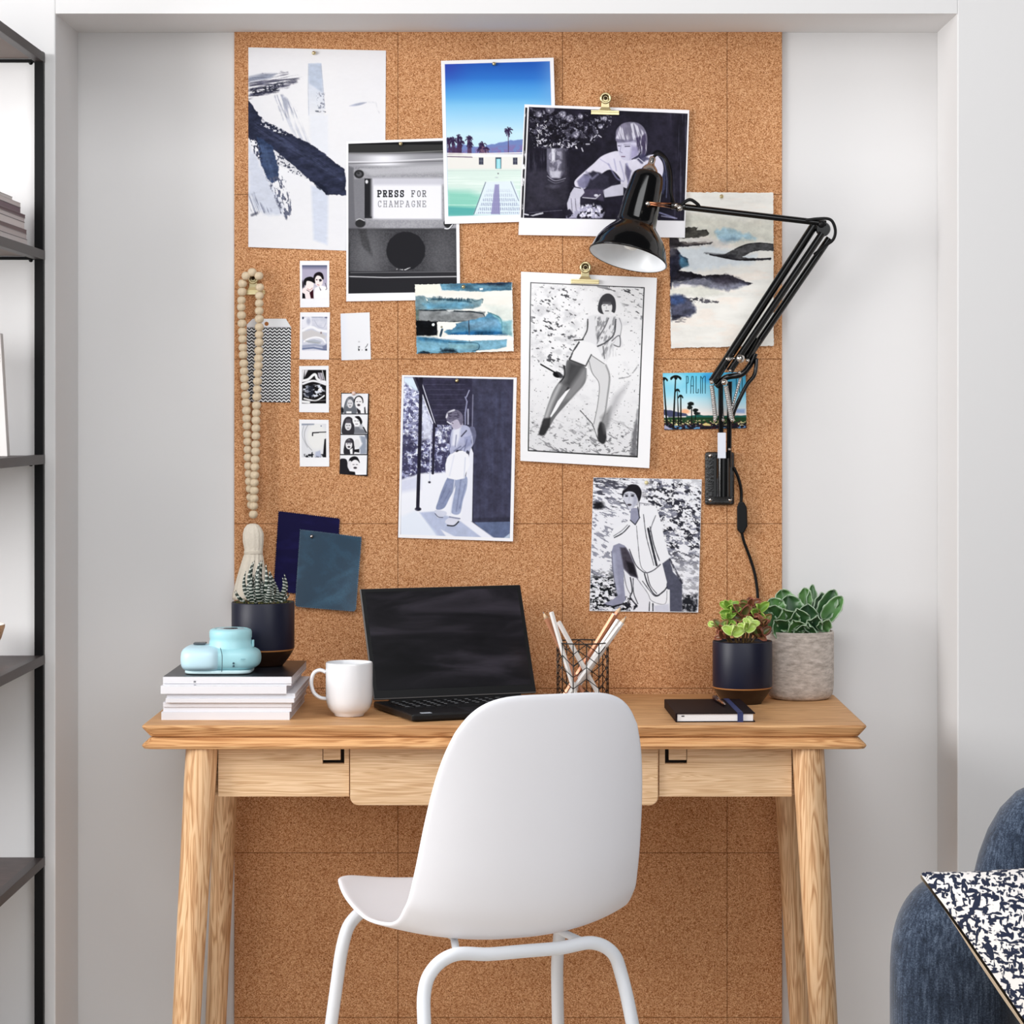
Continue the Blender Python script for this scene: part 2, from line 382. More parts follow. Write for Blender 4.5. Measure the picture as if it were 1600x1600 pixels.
lap = thing('laptop', 'open black laptop with dark screen standing at an angle on the desk', 'laptop', (LX, LY, DZ))
LW, LD, LHt = .307, .212, .0135
b = MB(); b.T = LT; b.box(0, LW, -LD, 0, .0015, LHt); b.build('keyboard_base', m_lap, lap, bevel=.003)
b = MB(); b.T = LT
for r_i in range(5):
    nk = 14; kw = (LW-.036)/nk
    for k in range(nk):
        x = .018 + k*kw; y = -.030 - r_i*.0185
        if r_i == 4 and 4 <= k <= 8:
            if k == 4: b.box(x, x+kw*5-.0025, y-.0155, y, LHt, LHt+.0016)
            continue
        b.box(x, x+kw-.0025, y-.0155, y, LHt, LHt+.0016)
b.build('keys', m_key, lap)
b = MB(); b.T = LT; rk = random.Random(3)
for r_i in range(5):
    for k in range(14):
        if r_i == 4 and 4 <= k <= 8: continue
        x = .018+k*(LW-.036)/14+.004; y = -.030-r_i*.0185-.004; b.box(x, x+.0045+rk.random()*.003, y-.0035, y-.0012, LHt+.0016, LHt+.00175)
b.build('key_legends', m_keyp, lap)
b = MB(); b.T = LT; b.box(.105, .195, -.200, -.140, LHt-.0004, LHt+.0003); b.build('touchpad', M('touchpad', (34, 34, 37), .3), lap)
b = MB(); b.T = LT; b.box(.020, .038, -.205, -.193, LHt, LHt+.0004); b.build('sticker', M('sticker', (200, 206, 216), .4), lap)
TLT = LT @ Matrix.Translation((0, -.002, LHt-.002)) @ Matrix.Rotation(R(-23), 4, 'X')
b = MB(); b.T = TLT; b.box(0, LW, -.0035, .0035, .004, .210); lid = b.build('lid', M('laptop_lid_edge', (110, 106, 104), .35), lap, bevel=.002)
b = MB(); b.T = TLT; b.box(.0012, LW-.0012, -.0042, -.0034, .006, .2088); b.build('screen_bezel', m_lap, lid)
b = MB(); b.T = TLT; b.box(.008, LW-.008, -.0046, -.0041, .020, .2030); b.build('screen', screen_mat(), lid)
b = MB(); b.T = LT; b.tube([(.03, 0, LHt-.002), (LW-.03, 0, LHt-.002)], .005, 12); b.build('hinge', m_lap, lap)

# ------------------------------------------------------------------ desk lamp (wall mounted, jointed arm)
lamp = thing('desk_lamp', 'black spring-balanced lamp with long jointed arm mounted on the cork board', 'lamp', P(1124, 745, -.008))
m_hammer = M('hammered_black', (14, 15, 17), .3, spec=.7, bump=.9, bscale=260)
bp = [P(1101, 789, -.008), P(1147, 706, -.008)]
b = MB(); b.box(bp[0].x, bp[1].x, -.018, -.0075, bp[0].z, bp[1].z); plate = b.build('mounting_plate', m_hammer, lamp, bevel=.005, bseg=3)
for px_, py_ in ((1110, 712), (1110, 781), (1141, 781), (1140, 718)):
    b = MB(); b.lathe([(0, .003), (.0028, .0026), (.0036, .001), (.0037, 0)], P(px_, py_, -.018), 16, (0, -1, 0)); b.build('screw', m_chrome, plate, smooth=True)
c0 = P(1130, 776, -.034); c1 = P(1130, 716, -.034)
b = MB(); b.tube([c0, c1], .0125, 24); b.box(c0.x-.017, c0.x+.017, -.030, -.017, c0.z, c1.z); b.build('post_socket', m_black, lamp, auto=40)
def rod(p0, p1, r_, name='arm_rod', m=None, par=None): b = MB(); b.tube([p0, p1], r_, 12); return b.build(name, m or m_black, par or lamp, smooth=False, auto=40)
yA = -.046
rod(P(1127, 742, -.034), P(1126, 600, yA), .0047, 'upright_rod'); rod(P(1139, 730, -.034), P(1140, 596, yA), .0047, 'upright_rod')
b = MB(); a0, a1 = P(1121.5, 716, -.047), P(1134, 676, -.047); b.box(a0.x, a1.x, -.0475, -.0410, a0.z, a1.z); b.build('paper_label', M('label_paper', (222, 226, 236), .5), lamp)
yB, yC = -.060, -.085
# lower arm: three rods rising to the elbow
rod(P(1113, 597, yA-.006), P(1273, 351, yC), .0082); rod(P(1140, 580, yA-.012), P(1285, 364, yC-.012), .0064); rod(P(1169, 558, yA), P(1296, 372, yC+.010), .0066)
rod(P(1166, 560, yA-.004), P(1184, 528, yB), .0072); 
b = MB(); b.tube(crom([P(1118, 604, yA), P(1134, 590, yA), P(1158, 585, yA), P(1172, 570, yA), P(1180, 552, yA)], 6), .0055, 12); b.build('joint_bracket', m_black, lamp, smooth=True)
b = MB(); b.tube(crom([P(1182, 560, yA-.003), P(1179, 585, yA-.006), P(1166, 603, yA-.004), P(1148, 640, yA), P(1143, 660, -.04)], 6), .0038, 10); b.build('joint_bracket', m_black, lamp, smooth=True)
for px_, py_, r_, nm in ((1157, 560, .0078, 'joint_knob'), (1132, 597, .006, 'joint_knob'), (1112, 597, .0042, 'joint_bolt'), (1141, 579, .0032, 'joint_bolt'), (1155, 582, .0032, 'joint_bolt'), (1139, 561, .004, 'joint_bolt'), (1144, 656, .0042, 'joint_bolt'), (1117, 656, .0036, 'joint_bolt'), (1130, 656, .0032, 'joint_bolt'), (1168, 563, .0036, 'joint_bolt'), (1140, 702, .0025, 'joint_bolt')):
    b = MB(); b.lathe([(0, .006), (r_*.35, .0058), (r_*.5, .0045), (r_*.95, .0035), (r_, .001), (r_*.98, -.004)], P(px_, py_, yA-.022 if py_ < 600 else yA-.014), 20, (0, -1, 0)); b.build(nm, m_chrome, lamp, smooth=True)
b = MB(); b.tube([P(1134, 561, yA-.018), P(1148, 560, yA-.018)], .0028, 10); b.build('tension_pin', m_chrome, lamp, smooth=True)
def spring(p0, p1, r_, turns):
    d = p1-p0; ax = d.normalized(); u = ax.cross(Vector((0, 1, 0))).normalized(); w = ax.cross(u); pts = []
    n = turns*6
    b = MB(); b.tube([p0+d*(i/n) for i in range(n+1)], [r_*(1+.10*math.sin(2*math.pi*turns*i/n*.5)) for i in range(n+1)], 14); return b.build('tension_spring', M('spring_steel', (190, 188, 186), .3, metal=.9), lamp, smooth=True)
    for i in range(n+1):
        a = 2*math.pi*turns*i/n; pts.append(p0 + d*(i/n) + (u*math.cos(a)+w*math.sin(a))*r_)
    b = MB(); b.tube(pts, .00095, 6); b.tube([p0, p1], r_*1.04, 14); return b.build('tension_spring', m_chrome, lamp, smooth=True)
spring(P(1112, 602, yA-.014), P(1118, 654, yA-.014), .0041, 32); spring(P(1134, 603, yA-.016), P(1143, 654, yA-.016), .0044, 32); spring(P(1126, 604, yA+.004), P(1129, 654, yA+.004), .0030, 26)
spring(P(1157, 590, yA+.006), P(1143, 640, yA+.006), .0026, 26)
# elbow plate and long upper rod
b = MB(); e0 = P(1286, 358, yC)
b.lathe([(.0, -.006), (.012, -.006), (.0135, -.003), (.0135, .003), (.012, .006), (0, .006)], e0, 28, (0, 1, 0)); b.build('elbow_plate', m_black, lamp, auto=40)
b = MB(); b.lathe([(0, .006), (.003, .0055), (.0062, .003), (.0066, 0)], P(1284, 350, yC-.009), 18, (0, -1, 0)); b.build('joint_knob', m_blackm, lamp, smooth=True)
yS = -.125
rod(P(1290, 349, yC-.004), P(1070, 323.5, yS), .0058, 'upper_rod')
# bracket and chrome swivel on the shade
rod(P(1070, 323, yS), P(1049, 321.5, yS), .0060, 'swivel_bracket'); b = MB(); b.tube([P(1049, 319, yS), P(1014, 317, yS-.030)], .0022, 10); b.tube([P(1049, 324, yS), P(1016, 320, yS-.030)], .0016, 10); b.build('swivel_pin', M('copper_pin', (190, 130, 96), .25, metal=1), lamp, smooth=True)
for px_, py_, r_ in ((1062, 325, .0055), (1056, 321, .004)):
    b = MB(); b.sphere(P(px_, py_, yS-.007), r_, 14, 8); b.build('joint_bolt', m_chrome, lamp, smooth=True)
b = MB(); b.sphere(P(1012, 318, yS-.045), .0042, 14, 8); b.build('swivel_knob', m_chrome, lamp, smooth=True)
# shade
s_ = S(-.13); rim = P(981, 403, -.14); cap = P(1016, 263, -.118); axu = (cap-rim).normalized()
axu = (axu + Vector((0, .11, 0))).normalized()
k = 1/s_
prof_o = [(61.5, 0), (61.5, 2), (60, 6), (58, 14), (54.5, 24), (49, 34), (42, 43), (35.5, 50), (32.5, 54), (31.5, 60), (30.5, 80), (28.5, 105), (26, 130), (24.5, 138), (21, 142.5), (14, 145), (0, 145.5)]
b = MB(); b.lathe([(r_*k, h*k) for r_, h in prof_o], rim, 56, axu); shade = b.build('lamp_shade', m_black, lamp, smooth=True)
b = MB(); b.lathe([(61.2*k, .3*k), (59.4*k, 1.5*k), (57.5*k, 10*k), (53*k, 24*k), (46*k, 35*k), (38*k, 44*k), (30*k, 51*k), (29*k, 60*k), (28*k, 80*k), (22*k, 120*k), (0, 122*k)], rim, 56, axu); b.build('shade_lining', M('white_enamel', (236, 240, 244), .3), shade, smooth=True)
b = MB(); b.lathe([(60.8*k, -.8*k), (62.6*k, .2*k), (62.4*k, 2.0*k), (60.8*k, 2.4*k)], rim, 56, axu); b.build('shade_rim', m_black, shade, smooth=True)
b = MB(); b.lathe([(0, 14*k), (9*k, 16*k), (16*k, 26*k), (17*k, 36*k), (12*k, 52*k), (9*k, 62*k), (9*k, 76*k)], rim, 28, axu); b.build('light_bulb', M('bulb_glass', (235, 235, 230), .2, spec=.6), shade, smooth=True)
b = MB(); b.lathe([(14*k, 143*k), (13.5*k, 147*k), (12*k, 151*k), (9*k, 155*k), (6*k, 158*k), (5.2*k, 161*k), (5.4*k, 168*k), (4*k, 171*k), (0, 171.5*k)], rim, 28, axu); b.build('shade_cap', m_chrome, shade, smooth=True)
def cable(pts, name='cable', r_=.0028): b = MB(); b.tube(crom(pts, 8), r_, 10); return b.build(name, m_blackm, lamp, smooth=True)
tp = rim + axu*(169*k)
cable([tp, tp + Vector((.010, .004, .008)), P(1040, 250, -.105), P(1047, 275, -.10), P(1048, 300, -.10), P(1053, 318, -.112), P(1060, 328, -.12)], 'cable')
cable([P(1057, 330, -.128), P(1066, 319, -.130), P(1078, 312, -.130), P(1090, 319, -.127), P(1097, 327, -.122), P(1120, 331, -.119)], 'cable', .0030)
cable([P(1250, 346, -.096), P(1275, 342, -.100), P(1297, 343, -.100), P(1305, 358, -.098), P(1302, 374, -.094), P(1288, 385, -.088), P(1272, 398, -.082)], 'cable', .0028)
cable([P(1146, 730, -.022), P(1153, 745, -.020), P(1158, 765, -.018), P(1158, 785, -.018)], 'cable')
cable([P(1159, 832, -.018), P(1163, 848, -.016), P(1172, 872, -.012), P(1180, 900, -.011), P(1184, 935, -.012), P(1183, 985, -.02), P(1176, 1030, -.03), P(1172, 1084, -.04)], 'cable')
sw = [P(1151, 0, 0), ]
b = MB(); w0 = P(1151.5, 829, 0); w1 = P(1168, 786, 0)
b.loft([[Vector((P(px_, py_, yy).x, yy, P(px_, py_, yy).z)) for px_, py_ in ((1155, 784), (1162, 784), (1167, 793), (1168, 822), (1162, 833), (1157, 834), (1151.5, 827), (1151.5, 792))] for yy in (-.010, -.024)])
b.build('inline_switch', m_blackm, lamp, bevel=.002)

# ------------------------------------------------------------------ armchair and cushion (right foreground)
def denim():
    m, n, l, b_ = newmat('denim_blue'); tc = n.new('ShaderNodeTexCoord')
    t = n.new('ShaderNodeTexNoise'); t.inputs['Scale'].default_value = 14; t.inputs['Detail'].default_value = 6; t.inputs['Roughness'].default_value = .7; l.new(tc.outputs['Object'], t.inputs['Vector'])
    mp = n.new('ShaderNodeMapping'); mp.inputs['Scale'].default_value = (500, 500, 500); l.new(tc.outputs['Object'], mp.inputs['Vector'])
    t2 = n.new('ShaderNodeTexNoise'); t2.inputs['Scale'].default_value = 1; t2.inputs['Detail'].default_value = 2; l.new(mp.outputs['Vector'], t2.inputs['Vector'])
    mp3 = n.new('ShaderNodeMapping'); mp3.inputs['Scale'].default_value = (260, 260, 10); l.new(tc.outputs['Object'], mp3.inputs['Vector'])
    t3 = n.new('ShaderNodeTexNoise'); t3.inputs['Scale'].default_value = 1; l.new(mp3.outputs['Vector'], t3.inputs['Vector'])
    a = n.new('ShaderNodeMath'); a.operation = 'ADD'; l.new(t.outputs['Fac'], a.inputs[0]); l.new(t2.outputs['Fac'], a.inputs[1])
    a2 = n.new('ShaderNodeMath'); a2.operation = 'ADD'; l.new(a.outputs[0], a2.inputs[0]); l.new(t3.outputs['Fac'], a2.inputs[1])
    dv = n.new('ShaderNodeMath'); dv.operation = 'DIVIDE'; dv.inputs[1].default_value = 3; l.new(a2.outputs[0], dv.inputs[0])
    r = ramp(n, [(.36, (20, 27, 38)), (.68, (104, 118, 138)), (.5, (50, 61, 79))]); l.new(dv.outputs[0], r.inputs['Fac']); l.new(r.outputs['Color'], b_.inputs['Base Color'])
    bp_ = n.new('ShaderNodeBump'); bp_.inputs['Strength'].default_value = .4; bp_.inputs['Distance'].default_value = .001; l.new(dv.outputs[0], bp_.inputs['Height']); l.new(bp_.outputs['Normal'], b_.inputs['Normal'])
    b_.inputs['Roughness'].default_value = .9; b_.inputs['Sheen Weight'].default_value = .25; b_.inputs['Specular IOR Level'].default_value = .15
    return m
m_denim = denim()
arm = thing('armchair', 'dark blue denim upholstered armchair cut off by the lower right corner', 'armchair', (.95, -1.15, 0))
def rounded_slab(x0, x1, z0, z1, y0, y1, r0, r1, name, yr=.05, par=arm):
    """front outline with rounded top corners, pushed along y with rounded ends"""
    def ol(g):
        o = []
        for k in range(9): a = R(180-k*11.25); o.append((x0+g+r0+(r0)*math.cos(a)*1.0, z1-g-r0+r0*math.sin(a)))
        for k in range(9): a = R(90-k*11.25); o.append((x1-g-r1+r1*math.cos(a), z1-g-r1+r1*math.sin(a)))
        o += [(x1-g, z0), (x0+g, z0)]; return o
    rings = []
    for k in range(7): a = R(90*k/6); rings.append([(x, y0+yr*(1-math.sin(a)), z) for x, z in ol(yr*.75*(1-math.cos(a-math.pi/2+math.pi/2)) if False else yr*.7*(1-math.sin(a))**1.6)])
    for k in range(7): a = R(90-90*k/6); rings.append([(x, y1-yr*(1-math.sin(a)), z) for x, z in ol(yr*.7*(1-math.sin(a))**1.6)])
    b = MB(); b.loft(rings); return b.build(name, m_denim, par, auto=50)
ax = lambda px_, y: (px_-PX)/S(y)
QA = R(12); fdir = Vector((math.sin(QA), math.cos(QA), 0)); rdir = Vector((math.cos(QA), -math.sin(QA), 0))   # back and right of the turned chair
def upholstered(stations, name, seg=40, e=3.4):
    """stations: (centre point at floor height, half width, z bottom, z top, shrink) along the piece; across = rdir or fdir"""
    rings = []
    for c, hw, z0, z1, acr, k_ in stations:
        cz = (z0+z1)/2; hz = (z1-z0)/2*k_; w_ = hw*k_; r_ = []
        for q in range(seg):
            a = 2*math.pi*q/seg; ca, sa = math.cos(a), math.sin(a); ee = 2/e if sa < 0 else 2/2.35
            rx = math.copysign(abs(ca)**(ee), ca)*w_
            # rounded top: measure the arc from 1.15 widths below the top
            top = min(hz, hw*1.5*k_)
            zz = (cz+hz-top)+top*abs(sa)**ee if sa >= 0 else (cz+hz-top)-(2*hz-top)*abs(sa)**ee
            r_.append(c + acr*rx + Vector((0, 0, zz)))
        rings.append(r_)
    b = MB(); b.loft(rings); return b.build(name, m_denim, arm, smooth=True, sub=1)
A0 = Vector((ax(1393, -1.36)+.080, -1.36, 0))
def arm_piece(o, name):
    st_ = []
    for d, k_, zt_ in ((-.045, .45, .655), (-.035, .72, .66), (-.015, .90, .668), (.02, .985, .670), (.08, 1, .662), (.2, 1, .635), (.32, 1, .600), (.42, 1, .575), (.47, .9, .565), (.50, .6, .56)):
        st_.append((o+fdir*d, .086, .08, zt_, rdir, k_))
    return upholstered(st_, name)
arm_piece(A0, 'armrest'); arm_piece(A0+rdir*.80, 'armrest')
B0 = Vector((ax(1524, -.92)-.02, -.92, 0)); st_ = []
for d, k_, zt_ in ((-.0, .5, .60), (.012, .74, .655), (.035, .90, .695), (.075, 1, .725), (.14, 1, .748), (.30, 1, .76), (.42, 1, .76), (.58, 1, .745), (.65, .9, .715), (.68, .6, .62)):
    st_.append((B0+rdir*d, .075, .12, zt_, fdir, k_))
upholstered(st_, 'backrest')
st_ = []
for d, k_ in ((-.16, .8), (-.13, .95), (-.08, 1), (.2, 1), (.36, 1), (.385, .9)):
    st_.append((A0+rdir*.40+fdir*d, .312, .14, .40, rdir, k_))
b = MB(); rings = []
for c, hw, z0, z1, acr, k_ in st_:
    rings.append([c+acr*(hw*math.copysign(abs(math.cos(t))**.25, math.cos(t)))+Vector((0, 0, (z0+z1)/2+(z1-z0)/2*k_*math.copysign(abs(math.sin(t))**.3, math.sin(t)))) for t in [2*math.pi*(q+.5)/32 for q in range(32)]])
b.loft(rings); b.build('seat_cushion', m_denim, arm, auto=50)
for rr_, ff_ in ((0, 0), (.8, 0), (0, .42), (.8, .42)):
    q = A0+rdir*rr_+fdir*ff_; b = MB(); b.tube([q+Vector((0, 0, .09)), q], [.022, .014], 14); b.build('leg', M('dark_wood', (60, 42, 30), .4), arm, auto=40)

def tweed():
    m, n, l, b_ = newmat('tweed_navy_white'); tc = n.new('ShaderNodeTexCoord')
    mp = n.new('ShaderNodeMapping'); mp.inputs['Rotation'].default_value = (0, R(28), 0); mp.inputs['Scale'].default_value = (190, 90, 90); l.new(tc.outputs['Object'], mp.inputs['Vector'])
    v = n.new('ShaderNodeTexNoise'); v.inputs['Scale'].default_value = 1; v.inputs['Detail'].default_value = 1.5; v.inputs['Distortion'].default_value = .3; l.new(mp.outputs['Vector'], v.inputs['Vector'])
    mp2 = n.new('ShaderNodeMapping'); mp2.inputs['Rotation'].default_value = (0, R(28), 0); mp2.inputs['Scale'].default_value = (90, 90, 200); l.new(tc.outputs['Object'], mp2.inputs['Vector'])
    v2 = n.new('ShaderNodeTexNoise'); v2.inputs['Scale'].default_value = 1; v2.inputs['Detail'].default_value = 1.5; l.new(mp2.outputs['Vector'], v2.inputs['Vector'])
    mx = n.new('ShaderNodeMath'); mx.operation = 'MAXIMUM'; l.new(v.outputs['Fac'], mx.inputs[0]); l.new(v2.outputs['Fac'], mx.inputs[1])
    r = ramp(n, [(.535, (236, 230, 226)), (.57, (20, 30, 56))]); l.new(mx.outputs[0], r.inputs['Fac']); l.new(r.outputs['Color'], b_.inputs['Base Color'])
    bp_ = n.new('ShaderNodeBump'); bp_.inputs['Strength'].default_value = .5; bp_.inputs['Distance'].default_value = .002; l.new(mx.outputs[0], bp_.inputs['Height']); l.new(bp_.outputs['Normal'], b_.inputs['Normal'])
    b_.inputs['Roughness'].default_value = .9; return m
m_tweed = tweed()
A, B_, C_, D_ = P(1434, 1364, -1.50), P(1850, 1345, -1.42), P(2010, 1720, -1.62), P(1652, 1680, -1.66)
cush = thing('cushion', 'white and navy woven cushion leaning in the dark blue armchair', 'cushion', tuple((A+B_+C_+D_)/4))
nrm = (B_-A).cross(D_-A).normalized(); nrm = nrm if nrm.y < 0 else -nrm
N2 = 24
for sgn, nm, mt in ((1, 'front_cover', m_tweed), (-1, 'back_cover', M('beige_cotton', (196, 176, 150), .9))):
    b = MB(); v_ = []
    for j in range(N2+1):
        for i in range(N2+1):
            u, v = i/N2, j/N2
            p = (A*(1-u)+B_*u)*(1-v)+(D_*(1-u)+C_*u)*v
            h = (1-abs(2*u-1)**2.4)*(1-abs(2*v-1)**2.4); pin = .018*((abs(2*u-1)**4)*(1-abs(2*v-1)**6))
            cdir = ((A+B_+C_+D_)/4 - p); 
            p = p + nrm*sgn*(.003+.075*h**.6) + cdir*(.03*(1-abs(2*u-1)**3)*(abs(2*v-1)**3) + .03*(1-abs(2*v-1)**3)*(abs(2*u-1)**3))
            v_.append(p)
    f_ = [(j*(N2+1)+i, j*(N2+1)+i+1, (j+1)*(N2+1)+i+1, (j+1)*(N2+1)+i) for j in range(N2) for i in range(N2)]
    b.add(v_, f_); b.build(nm, mt, cush, smooth=True, sub=1)

# ------------------------------------------------------------------ metal shelving unit at the left edge
m_shelf = M('dark_shelf', (72, 60, 58), .5, var=.12, vscale=40); m_under = M('shelf_underside', (120, 108, 102), .7)
XS = -.864; y1s, y0s = -.2305, -.622
unit = thing('shelving_unit', 'tall black metal shelving unit cut off by the left edge', 'shelf', (XS-.4, -.4, 0))
WID = .80
for x in (XS-.0155, XS-WID):
    for y in (y1s-.0155, y0s):
        b = MB(); b.box(x, x+.0155, y, y+.0155, 0, 1.918); b.build('post', m_steelblk, unit, bevel=.001)
zs = [1.9155, 1.5675, 1.2075, .8545, .4985, .142]
for i, z in enumerate(zs):
    for x_ in (XS-.0157, XS-WID-.0005):
        b = MB(); b.box(x_, x_+.0162, y0s-.001, y1s+.0005, z-.0155, z+.001); b.build('side_rail', M('rail_bronze', (50, 42, 41), .45), unit, bevel=.0008)
    for y_ in (y1s-.006, y0s):
        b = MB(); b.box(XS-WID+.0155, XS-.0155, y_, y_+.006, z-.0155, z-.010); b.build('cross_rail', m_steelblk, unit)
    b = MB(); b.box(XS-WID+.0155, XS-.0158, y0s+.002, y1s-.001, z-.006, z-.0005); sb = b.build('shelf_board', m_shelf, unit)
    b = MB(); b.box(XS-WID+.02, XS-.02, y0s+.004, y1s-.003, z-.0085, z-.006); b.build('underside_panel', m_under, sb)
    b = MB(); b.sphere((XS-.024, y1s-.003, z-.016), .004, 10, 6); b.build('shelf_pin', m_steelblk, unit, smooth=True)
# magazines on the second shelf
m_paper = M('page_edges', (196, 186, 184), .8); rmag = random.Random(5)
def magazine(name, label, group, x0, x1, y0, y1, z0, h, cover, pages, cat='magazine'):
    t = thing(name, label, cat, ((x0+x1)/2, (y0+y1)/2, z0), group)
    e = min(.0007, h*.12)
    b = MB(); b.box(x0+.0015, x1-.0004, y0+.0005, y1-.0015, z0+e, z0+h-e); b.build('pages', pages, t)
    b = MB(); b.box(x0, x1, y0, y1, z0, z0+e); b.box(x0, x1, y0, y1, z0+h-e, z0+h); b.box(x0, x0+.0007, y0, y1, z0+e, z0+h-e); b.build('cover', cover, t)
    return t
zc = 1.5672; hs = [.006, .011, .009, .008, .013, .007, .006, .012, .008, .010]
ends = [.0, 0, .001, .001, .004, .004, .003, .010, .010, .022, .022]
cols = [(150, 138, 138), (204, 196, 194), (190, 180, 178), (120, 104, 104), (206, 198, 196), (196, 188, 188), (106, 88, 92), (124, 106, 112), (196, 188, 186), (206, 200, 198)]
words = ['lowest', 'second from the bottom', 'third from the bottom', 'fourth from the bottom', 'fifth from the bottom', 'sixth from the bottom', 'the thin dark edged one', 'purple grey one above the thin dark one', 'second from the top', 'topmost']
for i, h in enumerate(hs):
    xr = XS-.0200-ends[i]
    magazine('magazine', 'magazine stacked on the upper left shelf, ' + words[i], 'magazines stacked on the black shelf', xr-.21, xr, -.53+rmag.uniform(-.004, .004), -.283-ends[i]*.9, zc, h-.0002, M('cover_%d' % (i % 3), [(150, 136, 138), (88, 76, 80), (190, 182, 182)][i % 3], .5), M('pages_s%d' % i, tuple(min(250, int(c*1.12)) for c in cols[i]), .85, bump=.5, bscale=900)); zc += h
# white file leaning on the third shelf
b = MB(); f0, f1 = P(13, 703, -.36), P(2, 521, -.36)
zb = 1.2075; ol = [(f0.x, zb), (f1.x, f1.z), (f1.x-.20, f1.z+.012), (f0.x-.20, zb)]
ff = thing('file_folder', 'pale grey file folder leaning on the third shelf at the left edge', 'folder', (f0.x-.1, -.36, zb))
b.loft([[(x, -.366, z) for x, z in ol], [(x, -.345, z) for x, z in ol]]); b.build('folder_body', M('folder_card', (206, 202, 200), .7), ff, bevel=.001)
b = MB()
for k in range(3): q = P(0, 555+k*5, -.367); b.box(f1.x-.006, f1.x-.0012, -.3668, -.366, q.z, q.z+.0016)
b.build('printed_mark', M('ink_black', (30, 28, 30), .6), ff)
# wooden bowl
bx = P(6.5, 977, -.37).x; bz = .8545; bt = thing('bowl', 'light wooden bowl with pale inside on the shelf at the left edge', 'bowl', (bx-.075, -.37, bz))
b = MB(); ht = P(0, 976, -.37).z-bz
b.lathe([(0, 0), (.036, 0), (.040, .003), (.058, .022), (.069, .042), (.075, ht-.004), (.075, ht)], (bx-.075, -.37, bz), 40); b.build('bowl_outside', wood('bowl_wood', 0, (214, 170, 128), (196, 150, 108), (160, 116, 80)), bt, smooth=True)
b = MB(); b.lathe([(.075, ht), (.0735, ht+.0006), (.0715, ht-.002), (.064, .030), (.040, .010), (0, .006)], (bx-.075, -.37, bz), 40); b.build('bowl_lining', M('cream_glaze', (234, 226, 216), .3), bt, smooth=True)
# ------------------------------------------------------------------ things on the desk
# mug
MX, MY = P(545.7, 0, -.352).x, -.352; k = 1/S(MY)
mug = thing('mug', 'white ceramic mug standing on the desk left of the laptop', 'mug', (MX, MY, DZ)); m_cer = M('white_glaze', (232, 233, 236), .14, spec=.5, coat=.3)
mh = .0925
b = MB(); b.lathe([(0, .0012), (.021, .0012), (.0235, 0), (.0255, .0015), (.0262, .0045), (.0315, .0085), (.0366, .0155), (.0393, .025), (.0403, .036), (.0404, mh-.003), (.0400, mh-.0008), (.0390, mh), (.0380, mh-.0008), (.0376, mh-.003), (.0374, .03), (.033, .013), (.022, .007), (0, .006)], (MX, MY, DZ), 56); b.build('cup', m_cer, mug, smooth=True)
hp = [(509, 1050), (500, 1047), (491, 1051), (487, 1061), (487, 1072), (491, 1083), (500, 1090), (511, 1092)]
b = MB(); pts = crom([Vector((P(x, y, MY).x, MY, P(x, y, MY).z)) for x, y in hp], 8)
q0 = pts[0]; rings = []
for i, p in enumerate(pts):
    a = pts[max(i-1, 0)]; c = pts[min(i+1, len(pts)-1)]; tg = (c-a).normalized(); nn = Vector((-tg.z, 0, tg.x))
    rings.append([p + nn*(.0034*math.cos(t))+Vector((0, .0062*math.sin(t), 0)) for t in [2*math.pi*j/14 for j in range(14)]])
b.loft(rings); b.build('handle', m_cer, mug, smooth=True)

# magazine stack on desk
m_mw = M('magazine_white', (226, 226, 231), .5); m_pg = M('magazine_pages', (206, 200, 204), .85, bump=.6, bscale=800); m_blk = M('magazine_black_cover', (22, 24, 30), .32, var=.5, vscale=26)
ym = -.412
# (x0px, x1px, top py, bottom py) bottom to top, measured at the spine
st = [(252, 452.5, 1112.5, 1124.5), (254.5, 455, 1105, 1112.3), (254.5, 455.5, 1098, 1104.8), (259, 460, 1091.5, 1097.8), (260, 461, 1084.5, 1091.3), (251.5, 448, 1072.3, 1084.3), (254.5, 455, 1069, 1072.0), (254.5, 455.5, 1058.5, 1068.8)]
zc = DZ; wd = ['lowest', 'second from the bottom', 'third from the bottom', 'fourth from the bottom', 'fifth from the bottom', 'third from the top, poking out furthest left', 'thin one just under the top one', 'topmost with the black cover']
for i, (a, c, t0, t1) in enumerate(st):
    h = (t1-t0+.4)/S(ym); xx0, xx1 = ax(a, ym), ax(c, ym)
    dy = [0, .004, .002, -.003, .003, -.004, .002, 0][i]
    t = thing('magazine', 'white spined magazine in the desk stack, ' + wd[i], 'magazine', ((xx0+xx1)/2, -.27, zc), 'magazines stacked on the desk')
    b = MB(); b.box(xx0+.001, xx1-.0006, ym+dy+.001, -.130+dy, zc+.0006, zc+h-.0008); b.build('pages', m_pg, t)
    b = MB(); b.box(xx0, xx1, ym+dy, ym+dy+.0012, zc+.0003, zc+h-.0002); b.box(xx0, xx1, ym+dy, -.129+dy, zc, zc+.0005); b.build('cover', m_mw, t, bevel=.0003)
    b = MB(); b.box(xx0, xx1, ym+dy+.0005, -.129+dy, zc+h-.0008, zc+h-.0001); b.build('front_cover', m_blk if i == 7 else m_mw, t)
    if i in (6, 7): 
        b = MB(); b.box(xx0+.052, xx0+.056, ym+dy-.0002, ym+dy, zc+h*.15, zc+h*.4); b.build('spine_mark', M('ink_grey', (120, 120, 126), .6), t)
    zc += h
ZM = zc

